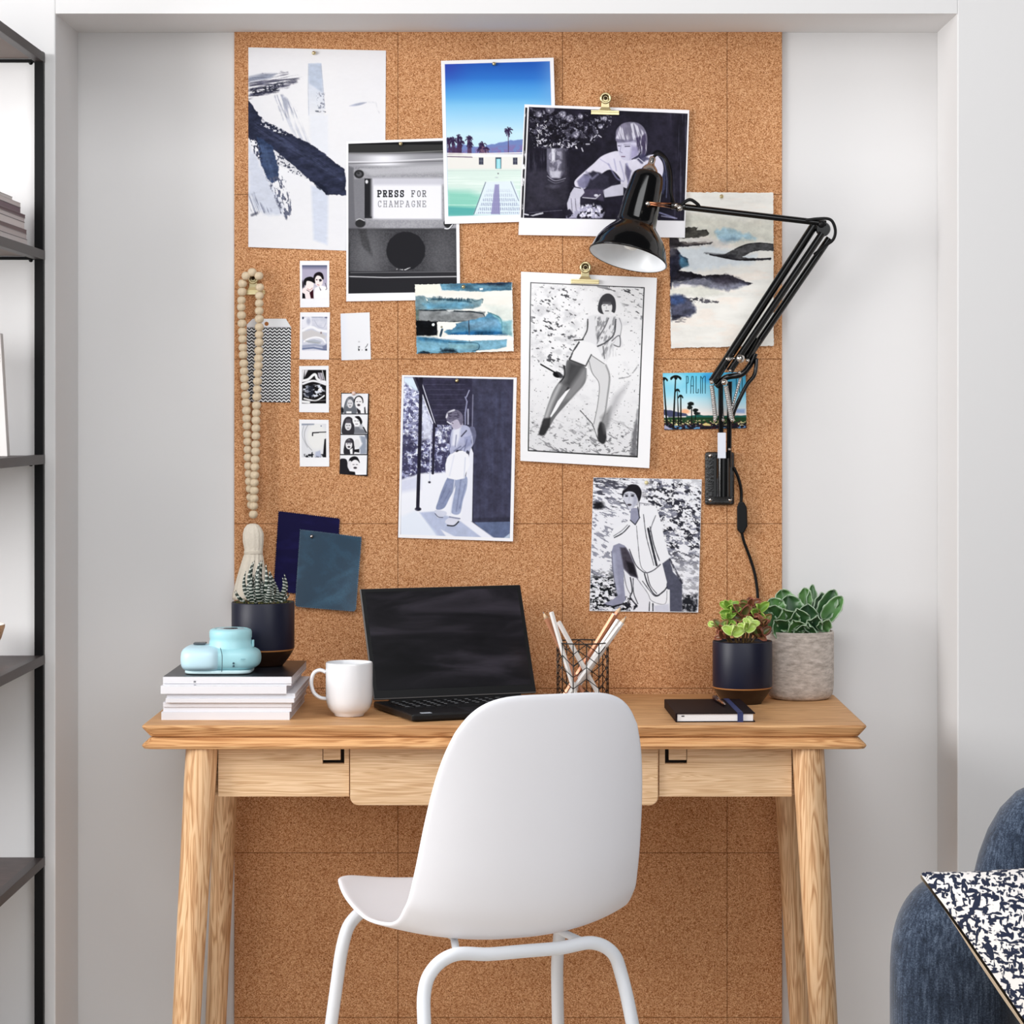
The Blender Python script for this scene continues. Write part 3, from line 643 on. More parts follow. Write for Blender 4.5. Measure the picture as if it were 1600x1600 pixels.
# instant camera lying on its back, lens up
mc1 = M('camera_mint', (168, 218, 226), .38, spec=.4); mc2 = M('camera_pale', (196, 228, 240), .38); mc_d = M('camera_seam', (60, 88, 100), .5)
KY = -.338; kx = lambda px_: ax(px_, KY)
camx = thing('instant_camera', 'light blue instant camera lying on the magazine stack with its lens up', 'camera', (kx(346), KY, ZM))
def blob(x0, x1, y0, y1, z0, z1, name, mt, e=3.2, par=camx, n=28, m_=14):
    cx, cy, cz = (x0+x1)/2, (y0+y1)/2, (z0+z1)/2; a, c, d = (x1-x0)/2, (y1-y0)/2, (z1-z0)/2; b = MB(); rings = []
    sp = lambda v, p: math.copysign(abs(v)**p, v); p_ = 2/e
    for j in range(1, m_):
        t = -math.pi/2 + math.pi*j/m_
        rings.append([(cx+a*sp(math.cos(t), p_)*sp(math.cos(2*math.pi*i/n), p_), cy+c*sp(math.cos(t), p_)*sp(math.sin(2*math.pi*i/n), p_), cz+d*sp(math.sin(t), p_)) for i in range(n)])
    b.loft(rings); return b.build(name, mt, par, smooth=True, sub=1)
blob(kx(286), kx(408), KY-.048, KY+.050, ZM+.004, ZM+.046, 'camera_body', mc1, 3.4)
blob(kx(284.5), kx(353), KY-.057, KY+.054, ZM+.0025, ZM+.048, 'hand_grip', mc2, 3.5)
blob(kx(291), kx(396), KY-.047, KY+.046, ZM, ZM+.008, 'rear_cover', M('camera_white', (206, 232, 236), .4), 5)
kc = (kx(360), KY+.004); k_ = 1/S(KY)
b = MB(); b.lathe([(37*k_, .036), (36*k_, .044), (33.5*k_, .050), (33*k_, .054), (32*k_, .058), (33*k_, .060), (33*k_, .070), (31.5*k_, .0735), (27*k_, .0755), (24*k_, .0750), (22*k_, .0735), (0, .0735)], (kc[0], kc[1], ZM), 48); lb = b.build('lens_barrel', mc1, camx, smooth=True)
b = MB(); b.lathe([(0, .0760), (11*k_, .0757), (12*k_, .0735)], (kc[0], kc[1], ZM), 30); b.build('lens_glass', M('lens_glass', (40, 44, 52), .1, spec=.8), lb, smooth=True)
b = MB(); b.lathe([(22*k_, .0735), (21*k_, .0752), (13*k_, .0752), (12*k_, .0735)], (kc[0], kc[1], ZM), 40); b.build('lens_ring', M('camera_ring', (190, 214, 224), .3), lb, smooth=True)
b = MB(); y_ = KY-.0495
b.tube(crom([(kx(352.5), y_-.004, ZM+.006), (kx(353), y_-.0035, ZM+.02), (kx(352.5), y_-.001, ZM+.036), (kx(349), y_+.008, ZM+.0455)], 6), .0007, 6); b.build('body_seam', mc_d, camx, smooth=True)
for py_ in (1036.5, 1041):
    b = MB(); p = P(364.5, py_, KY-.0495); b.lathe([(0, .0015), (.0016, .001), (.0018, -.002)], (p.x, KY-.0478, p.z), 12, (0, -1, 0)); b.build('strap_hole', mc_d, camx, smooth=True)
b = MB(); p = P(380, 1030, KY-.048); b.box(p.x-.004, p.x+.004, KY-.0484, KY-.047, p.z-.0005, p.z+.0005); b.build('brand_plate', M('camera_mark', (120, 170, 182), .5), camx)
b = MB(); b.box(kx(303), kx(322), KY-.01, KY+.012, ZM+.0485, ZM+.0515); b.build('viewfinder', M('viewfinder', (70, 76, 82), .3), camx, bevel=.001)
b = MB(); b.box(kx(394), kx(397), KY-.004, KY+.006, ZM+.044, ZM+.056); b.build('strap_lug', mc1, camx, bevel=.001)

# ---- plants
m_navy = M('navy_glaze', (20, 22, 42), .42, spec=.35); m_brown = M('brown_glaze', (46, 28, 18), .35, spec=.4); m_rimg = M('bare_clay_line', (170, 112, 60), .5)
m_soil = M('soil', (62, 48, 36), .95, bump=1, bscale=300, var=.4, vscale=200)
def navy_pot(t, x, y, z, r_, h):
    b = MB(); hb = h*.27
    b.lathe([(r_*.985, hb), (r_, hb+.003), (r_, h-.0015), (r_*.985, h), (r_*.955, h-.001), (r_*.94, h-.012), (r_*.9, h-.02)], (x, y, z), 56); p = b.build('pot', m_navy, t, smooth=True)
    b = MB(); b.lathe([(0, .0006), (r_*.58, .0006), (r_*.62, .0), (r_*.66, .003), (r_*.80, hb*.42), (r_*.93, hb*.78), (r_*.975, hb-.002)], (x, y, z), 56); b.build('pot_base', m_brown, p, smooth=True)
    b = MB(); b.lathe([(r_*.975, hb-.0022), (r_*.988, hb-.0005), (r_*.985, hb+.0005)], (x, y, z), 56); b.build('clay_line', m_rimg, p, smooth=True)
    b = MB(); b.lathe([(r_*.94, h-.006), (r_*.6, h-.003), (0, h-.002)], (x, y, z), 40); b.build('soil', m_soil, t, smooth=True)
rp = random.Random(11)
# haworthia
hx, hy = ax(411, -.222), -.222; hh = .113
haw = thing('potted_haworthia', 'striped spiky succulent in dark navy pot standing on the magazine stack', 'potted plant', (hx, hy, ZM))
navy_pot(haw, hx, hy, ZM, .0555, hh)
def spike(b, base, tip, w, bend, rows=34, seg=7):
    base = Vector(base); tip = Vector(tip); d = tip-base; L0 = d.length; rings = []; cs = []
    side = Vector((bend[0], bend[1], 0))
    u0 = Vector((0, 1, 0)).cross(d).normalized(); w0 = d.cross(u0).normalized()
    for i in range(rows+1):
        t = i/rows; c = base + d*t + side*math.sin(math.pi*t)*L0*.22
        r_ = w*(1-t)**.7*(0.75+.6*t*(1-t)*2) + .0003; st_ = (i % 4 == 0) and 1 < i < rows-1
        rr_ = r_*(1.08 if st_ else 1)
        rings.append([c + u0*(rr_*math.cos(2*math.pi*k/seg)) + w0*(rr_*.62*math.sin(2*math.pi*k/seg)) for k in range(seg)]); cs.append((224, 228, 218) if st_ else (26, 46, 38))
    b.loft(rings, cols=cs)
b = MB(); zt = ZM+hh-.003
for i in range(52):
    rr_ = rp.uniform(0, .024); a = rp.uniform(0, 2*math.pi); ln = rp.uniform(.034, .070)*(1.1 if rr_ < .011 else .82); out = .25+rr_*22
    bx_, by_ = hx+.002+rr_*math.cos(a), hy+rr_*math.sin(a)*.9
    spike(b, (bx_, by_, zt), (bx_+ln*.28*out*math.cos(a), by_+ln*.28*out*math.sin(a), zt+ln), rp.uniform(.0048, .0062), (math.cos(a)*.7, math.sin(a)*.7))
b.build('striped_leaves', m_leaf, haw, smooth=True, vcol=True)
b = MB()
for i in range(9):
    a = 2*math.pi*i/9+.3; rr_ = .030; ln = rp.uniform(.02, .034); bx_, by_ = hx+rr_*math.cos(a), hy+rr_*math.sin(a)
    spike(b, (bx_, by_, zt-.001), (bx_+ln*.8*math.cos(a), by_+ln*.8*math.sin(a), zt+ln*.8), .0026, (math.cos(a)*.6, math.sin(a)*.6), 14)
b.build('offset_leaves', m_leaf, haw, smooth=True, vcol=True)
b = MB()
for i in range(900):
    a = rp.uniform(0, 6.283); rr_ = .051*math.sqrt(rp.random()); p0 = Vector((hx+rr_*math.cos(a), hy+rr_*math.sin(a), zt-.002)); d = Vector((rp.uniform(-1, 1), rp.uniform(-1, 1), rp.uniform(.2, 1.2)))*.0085
    c = rp.choice([(96, 110, 52), (70, 84, 40), (150, 130, 80), (110, 84, 56)]); n_ = d.cross(Vector((0, 0, 1))).normalized()*.0007
    b.add([p0-n_, p0+n_, p0+d], [(0, 1, 2)], c)
mo = b.build('moss', m_matte_v, haw, vcol=True); mo['kind'] = 'stuff'

def leafmesh(b, base, dirv, upv, L, W, colf, cup=.15, droop=.1, wave=0.0, shape=2.0, nu=8, nv=8, thick=0.0, seed=0):
    base = Vector(base); d = Vector(dirv).normalized(); side = d.cross(Vector(upv)).normalized(); up = side.cross(d).normalized(); rr_ = random.Random(seed); ph = rr_.uniform(0, 6)
    vs2 = []; cs = []
    for i in range(nu+1):
        t = i/nu; wprof = W*(math.sin(math.pi*min(1, t**(1/shape*1.0)*1.0))**.62 if 0 < t < 1 else 0)
        wprof = W*max(0, (1-abs(2*t**.75-1)**2.6))**.7 + W*.06
        if i == nu: wprof = W*.12
        for j in range(nv+1):
            s_l = 2*j/nv-1
            z_ = cup*W*s_l*s_l*1.2 - droop*L*t*t + wave*W*math.sin(ph+t*15)*abs(s_l)**3
            ww = wprof*(1+ (wave*.5*math.sin(ph*2+t*26) if abs(s_l) > .9 else 0))
            vs2.append(base + d*(L*t) + side*(ww*.5*s_l) + up*z_); cs.append(colf(t, s_l))
    n = nv+1; fs2 = [(i*n+j, i*n+j+1, (i+1)*n+j+1, (i+1)*n+j) for i in range(nu) for j in range(nv)]
    b.add(vs2, fs2, cs)
def mixc(a, c, t): t = max(0, min(1, t)); return tuple(a[k]*(1-t)+c[k]*t for k in range(3))

# jade plant
jx, jy = ax(1160, -.162), -.162; jh = P(0, 1001, jy).z-DZ
jade = thing('potted_jade_plant', 'small lime and russet leaved succulent in navy pot by the notebook', 'potted plant', (jx, jy, DZ))
navy_pot(jade, jx, jy, DZ, .0535, jh)
zt = DZ+jh-.004
bs = MB(); bl_ = MB(); br = MB()
stems = []   # (px, py, y) tips in front view, with their own depth
for (px_, py_, y_, kind, nl, sz) in [(1140, 950, -.158, 0, 5, 1.15), (1126, 982, -.172, 1, 4, .95), (1144, 990, -.200, 2, 4, 1.25), (1164, 985, -.196, 2, 4, 1.15), (1172, 978, -.190, 2, 4, 1.1), (1138, 966, -.165, 0, 4, 1.0), (1160, 962, -.160, 1, 5, 1.3), (1185, 955, -.150, 0, 4, 1.3), (1180, 970, -.155, 1, 5, 1.3), (1150, 955, -.140, 1, 4, 1.1), (1192, 975, -.165, 1, 4, 1.1), (1128, 996, -.185, 1, 3, .9), (1190, 992, -.170, 1, 4, 1.1), (1116, 978, -.165, 2, 3, .85), (1172, 946, -.150, 1, 4, 1.2)]:
    tip = P(px_, py_, y_); root = Vector((jx+(tip.x-jx)*.45, jy+(tip.y-jy)*.4, zt)); mid = root.lerp(tip, .5)+Vector((0, 0, .004))
    bs.tube(crom([root, mid, tip], 5), [.0016]*11, 7, (120, 96, 60))
    lime, rus = ((150, 186, 70), (176, 208, 96)), ((96, 84, 50), (134, 72, 56))
    for L_i in range(2 if kind != 2 else 1):
        org = tip.lerp(mid, .3*L_i)
        for q in range(nl):
            a = 2*math.pi*q/nl + L_i*.8 + rp.uniform(-.3, .3); el = rp.uniform(.2, 1.3) if L_i == 0 else rp.uniform(-.5, .7)
            d = Vector((math.cos(a), math.sin(a), el)); L0 = rp.uniform(.0145, .020)*sz*(1.1 if kind == 1 else 1)
            if kind == 2: c1, c2 = (176, 208, 92), (206, 224, 140)
            elif kind == 0: c1, c2 = (112, 156, 56), (160, 190, 84)
            else: c1, c2 = rp.choice([((84, 96, 48), (140, 76, 60)), ((120, 84, 54), (154, 86, 66)), ((96, 128, 56), (140, 96, 60))])
            leafmesh(bl_, org, d, Vector((rp.uniform(-.5, .5), -1, rp.uniform(.0, .9))), L0, L0*(.78 if kind == 2 else .58), lambda t, s_l, c1=c1, c2=c2: mixc(c1, c2, max(abs(s_l)**3, t**3)), .25, .12, 0, seed=q)
bs.build('stems', m_leaf, jade, smooth=True, vcol=True); bl_.build('leaves', m_leaf, jade, smooth=True, vcol=True, solid=.0011)

# kalanchoe in concrete pot
m_conc, n, l, b_ = newmat('concrete'); tc = n.new('ShaderNodeTexCoord')
t = n.new('ShaderNodeTexNoise'); t.inputs['Scale'].default_value = 70; t.inputs['Detail'].default_value = 9; t.inputs['Roughness'].default_value = .7; mp = n.new('ShaderNodeMapping'); mp.inputs['Scale'].default_value = (.7, .7, 2.2)
l.new(tc.outputs['Object'], mp.inputs['Vector']); l.new(mp.outputs['Vector'], t.inputs['Vector']); r = ramp(n, [(.32, (156, 145, 135)), (.68, (222, 211, 202))]); l.new(t.outputs['Fac'], r.inputs['Fac']); l.new(r.outputs['Color'], b_.inputs['Base Color'])
bp = n.new('ShaderNodeBump'); bp.inputs['Strength'].default_value = .5; bp.inputs['Distance'].default_value = .002; l.new(t.outputs['Fac'], bp.inputs['Height']); l.new(bp.outputs['Normal'], b_.inputs['Normal']); b_.inputs['Roughness'].default_value = .9
gx, gy = ax(1250, -.082), -.082; gh = P(0, 985, gy).z-DZ; gr = 52.6/S(gy)
kal = thing('potted_kalanchoe', 'broad wavy leaved green succulent in grey concrete pot at the right end of desk', 'potted plant', (gx, gy, DZ))
b = MB(); b.lathe([(0, .0008), (gr*.76, .0008), (gr*.80, 0), (gr*.90, .0035), (gr*.965, .010), (gr*.99, .020), (gr, .035), (gr*1.0, gh-.003), (gr*.99, gh-.0005), (gr*.965, gh), (gr*.94, gh-.001), (gr*.92, gh-.02)], (gx, gy, DZ), 64); b.build('pot', m_conc, kal, smooth=True)
b = MB(); b.lathe([(gr*.925, gh-.016), (gr*.6, gh-.012), (0, gh-.011)], (gx, gy, DZ), 40); b.build('soil', m_soil, kal, smooth=True)
bl_ = MB(); bs = MB(); zk = DZ+gh-.014
def kc_(t, s_l, dk=(36, 92, 52), lt=(104, 150, 88)):
    e = max(abs(s_l)**5, t**9); c = mixc(dk, lt, .5*abs(s_l)+.25*t); return mixc(c, (206, 220, 200), (e-.72)*2.6)
KL = [  # tip px,py, depth of tip, length factor, width, facing
    (1200, 950, -.105, .036, .034, (-.5, -1, .5)), (1232, 934, -.075, .038, .036, (-.1, -1, .5)), (1222, 925, -.06, .036, .030, (0, -1, .3)), (1262, 948, -.10, .040, .036, (.1, -1, .4)), (1258, 922, -.055, .038, .022, (.2, -1, .3)),
    (1270, 918, -.050, .050, .017, (.5, -1, .1)), (1302, 926, -.085, .052, .026, (.4, -1, .6)), (1313, 936, -.09, .050, .024, (.2, -1, .8)), (1284, 930, -.07, .046, .020, (.6, -1, .1)), (1240, 972, -.135, .028, .034, (0, -1, .2)), (1262, 976, -.138, .026, .036, (.1, -1, .3)), (1212, 972, -.125, .030, .030, (-.4, -1, .3)), (1294, 970, -.12, .024, .022, (.6, -1, .2)), (1276, 965, -.125, .030, .026, (.3, -1, .3)), (1225, 955, -.115, .034, .034, (-.2, -1, .4)), (1188, 962, -.10, .030, .026, (-.6, -1, .6)), (1246, 955, -.12, .036, .034, (.1, -1, .35)), (1205, 938, -.08, .030, .030, (-.3, -1, .5)), (1186, 948, -.085, .024, .022, (-.4, -1, .7))]
for i, (px_, py_, y_, L0, W0, up) in enumerate(KL):
    y_ = max(y_, -.125); tip = P(px_, py_, y_); root = Vector((gx+(tip.x-gx)*.30, gy+(tip.y-gy)*.3, zk)); dv = (tip-root); Ld = dv.length; org = tip - dv.normalized()*min(L0*1.0, Ld*.9)
    bs.tube([root, org + dv.normalized()*.004], .0019, 7, (96, 140, 72))
    dk = [(44, 84, 44), (34, 70, 40), (66, 110, 54), (28, 58, 40), (84, 128, 66)][i % 5]
    leafmesh(bl_, org, dv, up, L0*1.12, W0*1.22, lambda t, s_l, dk=dk: kc_(t, s_l, dk), .22, .10, .10, nu=14, nv=12, seed=i)
bs.build('stems', m_leaf, kal, smooth=True, vcol=True); bl_.build('leaves', m_leaf, kal, smooth=True, vcol=True, solid=.0013)

# ---- wire pencil holder
hx, hy = ax(910.5, -.165), -.165; hr = .0462; hh = P(0, 1003, hy).z-DZ
hold = thing('pencil_holder', 'black wire pencil holder with chevron bars standing behind the chair', 'pencil holder', (hx, hy, DZ)); m_wire = M('black_wire', (16, 15, 17), .4)
def ring(z, r_, w): b = MB(); b.tube([(hx+r_*math.cos(2*math.pi*i/48), hy+r_*math.sin(2*math.pi*i/48), z) for i in range(48)], w, 8, closed=True); return b
b = ring(DZ+hh, hr, .0012); b.build('rim', m_wire, hold, smooth=True)
b = MB(); b.lathe([(0, .0015), (hr-.002, .0015), (hr, .002), (hr, .0), (0, 0)], (hx, hy, DZ), 40); b.build('base_plate', m_wire, hold)
NW = 12
for i in range(NW):
    a = 2*math.pi*(i+.25)/NW; x, y = hx+hr*math.cos(a), hy+hr*math.sin(a)
    b = MB(); b.tube([(x, y, DZ+.001), (x, y, DZ+hh)], .0009, 8); b.build('wire', m_wire, hold, smooth=True)
b = MB()
for lv in range(5):
    z0 = DZ+.010+lv*hh*.185
    for i in range(NW):
        a0, a1 = 2*math.pi*(i+.25)/NW, 2*math.pi*(i+1.25)/NW; up = .018 if i % 2 else 0; dn = 0 if i % 2 else .018
        b.tube([(hx+hr*math.cos(a0+(a1-a0)*q/3), hy+hr*math.sin(a0+(a1-a0)*q/3), z0+up+(dn-up)*q/3) for q in range(4)], .0008, 6)
b.build('chevron_bars', m_wire, hold, smooth=True)
m_copper = M('copper_barrel', (214, 150, 116), .35, metal=.35); m_wpen = M('white_barrel', (236, 232, 228), .35); m_lead = M('pencil_wood', (226, 196, 160), .7); m_tipw = M('white_tip', (230, 228, 226), .5); m_grey = M('grey_end', (150, 152, 156), .4)
def pencil(lbl, top, bot, col, tipped, col2=None):
    t0 = P(*top[:2], top[2]); b0 = P(*bot[:2], bot[2]); b0.z = DZ+.0035
    t = thing('pencil', lbl, 'pencil', tuple(b0), 'pencils in the wire holder'); d = (t0-b0).normalized(); rr_ = .0047
    e = t0 - d*(.013 if tipped else 0)
    b = MB(); b.tube([b0, e], rr_, 6); b.build('barrel', col, t, auto=30)
    if tipped:
        b = MB(); b.tube([e, t0-d*.003], [rr_, .0011], 12); b.build('sharpened_wood', m_lead, t, smooth=True)
        b = MB(); b.tube([t0-d*.003, t0], [.0011, .0003], 10); b.build('lead', col2 or m_grey, t, smooth=True)
    else:
        b = MB(); b.tube([e, e+d*.0012], [rr_*.95, rr_*.6], 12); b.build('end_cap', m_wpen, t, smooth=True)
yh = hy
pencil('copper pencil with sharpened point, leaning furthest left in the wire holder', (848.5, 956, yh-.004), (917, 1088, yh-.012), m_copper, True)
pencil('white pencil with blunt flat end, leaning left beside the leftmost copper one', (861.5, 957, yh-.020), (903, 1088, yh-.030), m_wpen, False)
pencil('thick white pencil leaning left, third from the left in the wire holder', (873, 972, yh-.004), (942, 1088, yh-.008), m_wpen, False)
pencil('copper pencil leaning right whose point overlaps the bottom of the head wrap photo', (970.5, 947, yh+.026), (884, 1088, yh+.020), m_copper, True)
pencil('copper pencil leaning right, just left of the one with the highest point', (959.5, 960, yh+.012), (877, 1088, yh+.014), m_copper, False)
pencil('white pencil with rounded end leaning right in the middle of its group', (965.5, 969, yh+.000), (882, 1088, yh+.004), m_wpen, False)
pencil('white pencil with silver point, leaning furthest right in the wire holder', (978.5, 963, yh-.010), (886, 1088, yh-.010), m_wpen, True)
pencil('short white pencil low on the right, below the silver pointed one', (966, 980, yh-.020), (880, 1088, yh-.022), m_tipw, False)

# ---- notebook and pen
NA = R(-3.0); NO = Vector((ax(1056.5, -.4455), -.4455, DZ)); NT = Matrix.Translation(NO) @ Matrix.Rotation(R(2.2), 4, 'Z') @ Matrix.Identity(4)
nw, nd, nh = .1335, .212, .0155
nb = thing('notebook', 'dark notebook with navy elastic strap lying at the right front of the desk', 'notebook', tuple(NO)); m_nb = M('notebook_cover', (26, 16, 19), .55, spec=.08)
NT = NT @ Matrix(((1, .10, 0, 0), (0, 1, 0, 0), (0, 0, 1, 0), (0, 0, 0, 1))) if False else NT
b = MB(); b.T = NT; b.box(0, nw, 0, nd, 0, .0018); b.box(0, nw, 0, nd, nh-.0018, nh); b.box(-.001, .002, 0, nd, .0002, nh-.0002); b.build('cover', m_nb, nb, bevel=.0008)
b = MB(); b.T = NT; b.box(.002, nw-.0035, .0022, nd-.0025, .0018, nh-.0018); b.build('pages', M('notebook_pages', (238, 238, 240), .8, bump=.3, bscale=900), nb)
b = MB(); b.T = NT; xx = nw*.775; b.box(xx, xx+.0095, -.0006, nd+.0006, nh, nh+.0006); b.box(xx, xx+.0095, -.0006, 0, -.0001, nh+.0006); b.box(xx, xx+.0095, nd, nd+.0006, -.0001, nh+.0006); b.build('elastic_strap', M('navy_elastic', (36, 48, 98), .6), nb)
b = MB(); b.T = NT; b.box(.009, .014, .0018, .0023, nh*.60, nh*.72); b.build('page_mark', M('ink_dark', (40, 38, 42), .6), nb)
p0, p1 = P(1134, 1105, -.36), P(1113, 1086, -.24); zz = DZ+nh+.0043
pen = thing('pen', 'slim silver and dark pen lying on the dark notebook', 'pen', (0.33, -.30, zz))
q0 = Vector((ax(1133, -.357), -.357, zz)); q1 = Vector((ax(1115, -.237), -.237, zz)); d = (q1-q0)
b = MB(); b.tube([q0, q0+d*.03, q0+d*.1, q0+d*.55], [.0007, .0017, .0032, .0036], 14); b.build('barrel', M('rose_silver', (190, 168, 160), .2, metal=1), pen, smooth=True)
b = MB(); b.tube([q0+d*.55, q0+d*.96, q1], [.0038, .0038, .0028], 14); b.build('pen_cap', M('pen_cap', (52, 30, 28), .3), pen, smooth=True)
b = MB(); b.box((q0+d*.62).x-.001, (q0+d*.62).x+.001, (q0+d*.60).y, (q0+d*.95).y, zz+.0038, zz+.0046); b.build('pen_clip', m_chrome, pen)

# ------------------------------------------------------------------ things pinned to the board
def pin_at(px_, py_, y_, lbl, col=None):
    p = P(px_, py_, y_); t = thing('push_pin', lbl, 'push pin', tuple(p), 'push pins on the cork board')
    b = MB(); b.lathe([(0, .0052), (.0016, .0048), (.0030, .0034), (.0037, .0016), (.0034, .0004), (.0012, 0), (.0006, -.001)], p, 20, (0, -1, 0)); b.build('pin_head', col or m_brass, t, smooth=True)
    b = MB(); b.tube([p+Vector((0, .0005, 0)), p+Vector((0, abs(y_)-.003, 0))], .0005, 6); b.build('needle', m_chrome, t, smooth=True)
pin_at(490.5, 83, -.0095, 'brass pin holding the abstract brush stroke sheet'); pin_at(626, 225, -.012, 'brass pin holding the press for champagne photo'); pin_at(772, 100, -.0135, 'brass pin holding the pool photo')
pin_at(1127.5, 307, -.0125, 'brass pin holding the torn-edged ink cloud sheet'); pin_at(724, 448, -.0155, 'brass pin holding the small blue watercolour'); pin_at(714, 595, -.0105, 'brass pin holding the porch doorway photo')
pin_at(1010, 754, -.011, 'pale yellow pin at the top of the head wrap photo', M('pale_pin', (226, 216, 170), .3)); pin_at(553, 614.5, -.0098, 'pale pink pin at the top of the photo booth strip', M('pink_pin', (232, 204, 194), .3)); pin_at(487, 838, -.0115, 'silver pin holding the teal leather swatch', m_chrome)

def clip_at(cx_px, barpy, y_, lbl, rot=0.0, w=44, scale=1.0):
    o = P(cx_px, barpy, y_); k2 = 1/S(y_)*scale
    T = Matrix.Translation(o) @ Matrix.Rotation(R(rot), 4, 'Y')
    t = thing('bulldog_clip', lbl, 'bulldog clip', tuple(o), 'brass bulldog clips')
    b = MB(); b.T = T; b.box(-w/2*k2, w/2*k2, -.0045, -.0015, -3.6*k2, .5*k2); b.box(-w/2*k2, w/2*k2, -.0035, -.0008, .5*k2, 3.4*k2); b.box(-w/2*k2, w/2*k2, -.0005, .002, -3.2*k2, 3*k2); b.build('jaw', m_brass, t, bevel=.0006)
    b = MB(); b.T = T; b.loft([[(-10*k2, -.003, 3*k2), (10*k2, -.003, 3*k2), (10*k2, .001, 3*k2), (-10*k2, .001, 3*k2)], [(-6.5*k2, -.006, 8*k2), (6.5*k2, -.006, 8*k2), (6.5*k2, .001, 8*k2), (-6.5*k2, .001, 8*k2)], [(-6*k2, -.007, 20*k2), (6*k2, -.007, 20*k2), (6*k2, .001, 20*k2), (-6*k2, .001, 20*k2)]]); b.build('neck', m_brass, t, bevel=.0006)
    b = MB(); b.T = T; ce = Vector((0, -.0065, 22*k2)); b.tube([ce+Vector((7.2*k2*math.cos(a), 0, 7.2*k2*math.sin(a))) for a in [2*math.pi*i/28 for i in range(28)]], 2.1*k2, 10, closed=True)
    b.tube([ce+Vector((0, .001, 0))+Vector((3.2*k2*math.cos(a), 0, 3.2*k2*math.sin(a))) for a in [2*math.pi*i/20 for i in range(20)]], 1.3*k2, 8, closed=True); b.build('handle_ring', m_brass, t, smooth=True)
    b = MB(); b.T = T; b.lathe([(0, .004), (5.6*k2, .003), (5.6*k2, -.004)], ce+Vector((0, .003, 0)), 20, (0, -1, 0)); b.build('coil', M('clip_dark', (60, 48, 30), .35, metal=.8), t, smooth=True)
clip_at(945.5, 176, -.0155, 'brass clip holding the seated portrait photo', 1.5, 44); clip_at(914, 440, -.0145, 'brass clip holding the beach photo', 1.5, 44)
clip_at(396, 457, -.0085, 'brass clip carrying the wooden bead string', 0, 36)

# bead string with tassel
gar = thing('bead_garland', 'string of pale wooden beads with cream tassel hanging at the left of cork board', 'garland', tuple(P(394, 437, -.02)))
m_bead = M('raw_bead', (216, 196, 166), .6, var=.06, vscale=120); m_cot = M('cream_cotton', (226, 216, 200), .9, bump=.6, bscale=300)
proto = None; origin = Vector(gar['_loc'])
def bead(px_, py_, y_, sc_=1.0):
    global proto
    p = P(px_, py_, y_)
    if proto is None:
        b = MB(); kk = 1/S(-.03); b.lathe([(1.4*kk, -6.3*kk), (3.4*kk, -6.0*kk), (5.8*kk, -4.2*kk), (7.0*kk, -1.2*kk), (7.0*kk, 1.2*kk), (5.8*kk, 4.2*kk), (3.4*kk, 6.0*kk), (1.4*kk, 6.3*kk), (1.2*kk, 0), (1.4*kk, -6.3*kk)], (0, 0, 0), 20)
        o = b.build('bead', m_bead, None, smooth=True); proto = o; o.parent = gar
    else:
        o = proto.copy(); COL.objects.link(o); o.parent = gar
    o.location = p - origin; o.scale = (sc_,)*3; return o
def walk(path, step):
    pts = crom([Vector((a, c, d)) for a, c, d in path], 30); out = [pts[0]]; acc = 0
    for a, c in zip(pts, pts[1:]):
        seg = math.hypot(c.x-a.x, c.y-a.y); acc += seg
        if acc >= step: out.append(c); acc -= step
    return out
rb = random.Random(2)
for p in walk([(379, 443, -.024), (377, 480, -.024), (378, 500, -.024), (379.5, 540, -.024), (382, 590, -.024), (385, 640, -.024), (386.5, 680, -.023), (388, 725, -.022), (391, 765, -.021), (393.5, 800, -.020)], 12.35): bead(p.x, p.y, p.z, rb.uniform(.96, 1.03))
for p in walk([(406, 449, -.032), (405, 475, -.032), (405, 520, -.032), (404, 560, -.032), (402, 605, -.032), (400, 655, -.033), (399.5, 700, -.035), (398, 740, -.036), (397, 775, -.036), (395.5, 814, -.034)], 12.2): bead(p.x, p.y, p.z, rb.uniform(.96, 1.03))
for a, c in ((384.5, 431), (394, 425.5), (404.5, 431)): bead(a, c, -.030)
b = MB(); kk = 1/S(-.03); prof2 = [(818, 395, 4), (820, 395, 9), (826, 395, 13.5), (834, 395.5, 16), (846, 395.5, 16), (856, 396, 14.5), (864, 396, 13.5), (870, 395.5, 14.5), (882, 394.5, 17), (898, 393, 20), (915, 391.5, 23), (932, 390, 25), (937, 389.5, 24)]
rings = []; rt = random.Random(4); phs = [rt.uniform(0, 6.28) for _ in range(6)]
for (py_, cx_, r_) in prof2:
    c = P(cx_, py_, -.032); amp = .03 if py_ < 866 else .10; n_ = 72
    rings.append([c+Vector((math.cos(t)*r_*kk*(1+amp*math.sin(t*13+phs[0])+amp*.6*math.sin(t*21+phs[1]+py_*.01)), math.sin(t)*r_*kk*.62*(1+amp*math.sin(t*13+phs[0])), 0)) for t in [2*math.pi*i/n_ for i in range(n_)]])
b.loft(rings); b.build('tassel', m_cot, gar, smooth=True)
c = P(396, 863, -.032); b = MB()
for q in range(3): b.tube([c+Vector((14.2*kk*math.cos(t), 9*kk*math.sin(t), (q-1)*.0018)) for t in [2*math.pi*i/30 for i in range(30)]], .0010, 6, closed=True)
b.build('tassel_binding', m_cot, gar, smooth=True)
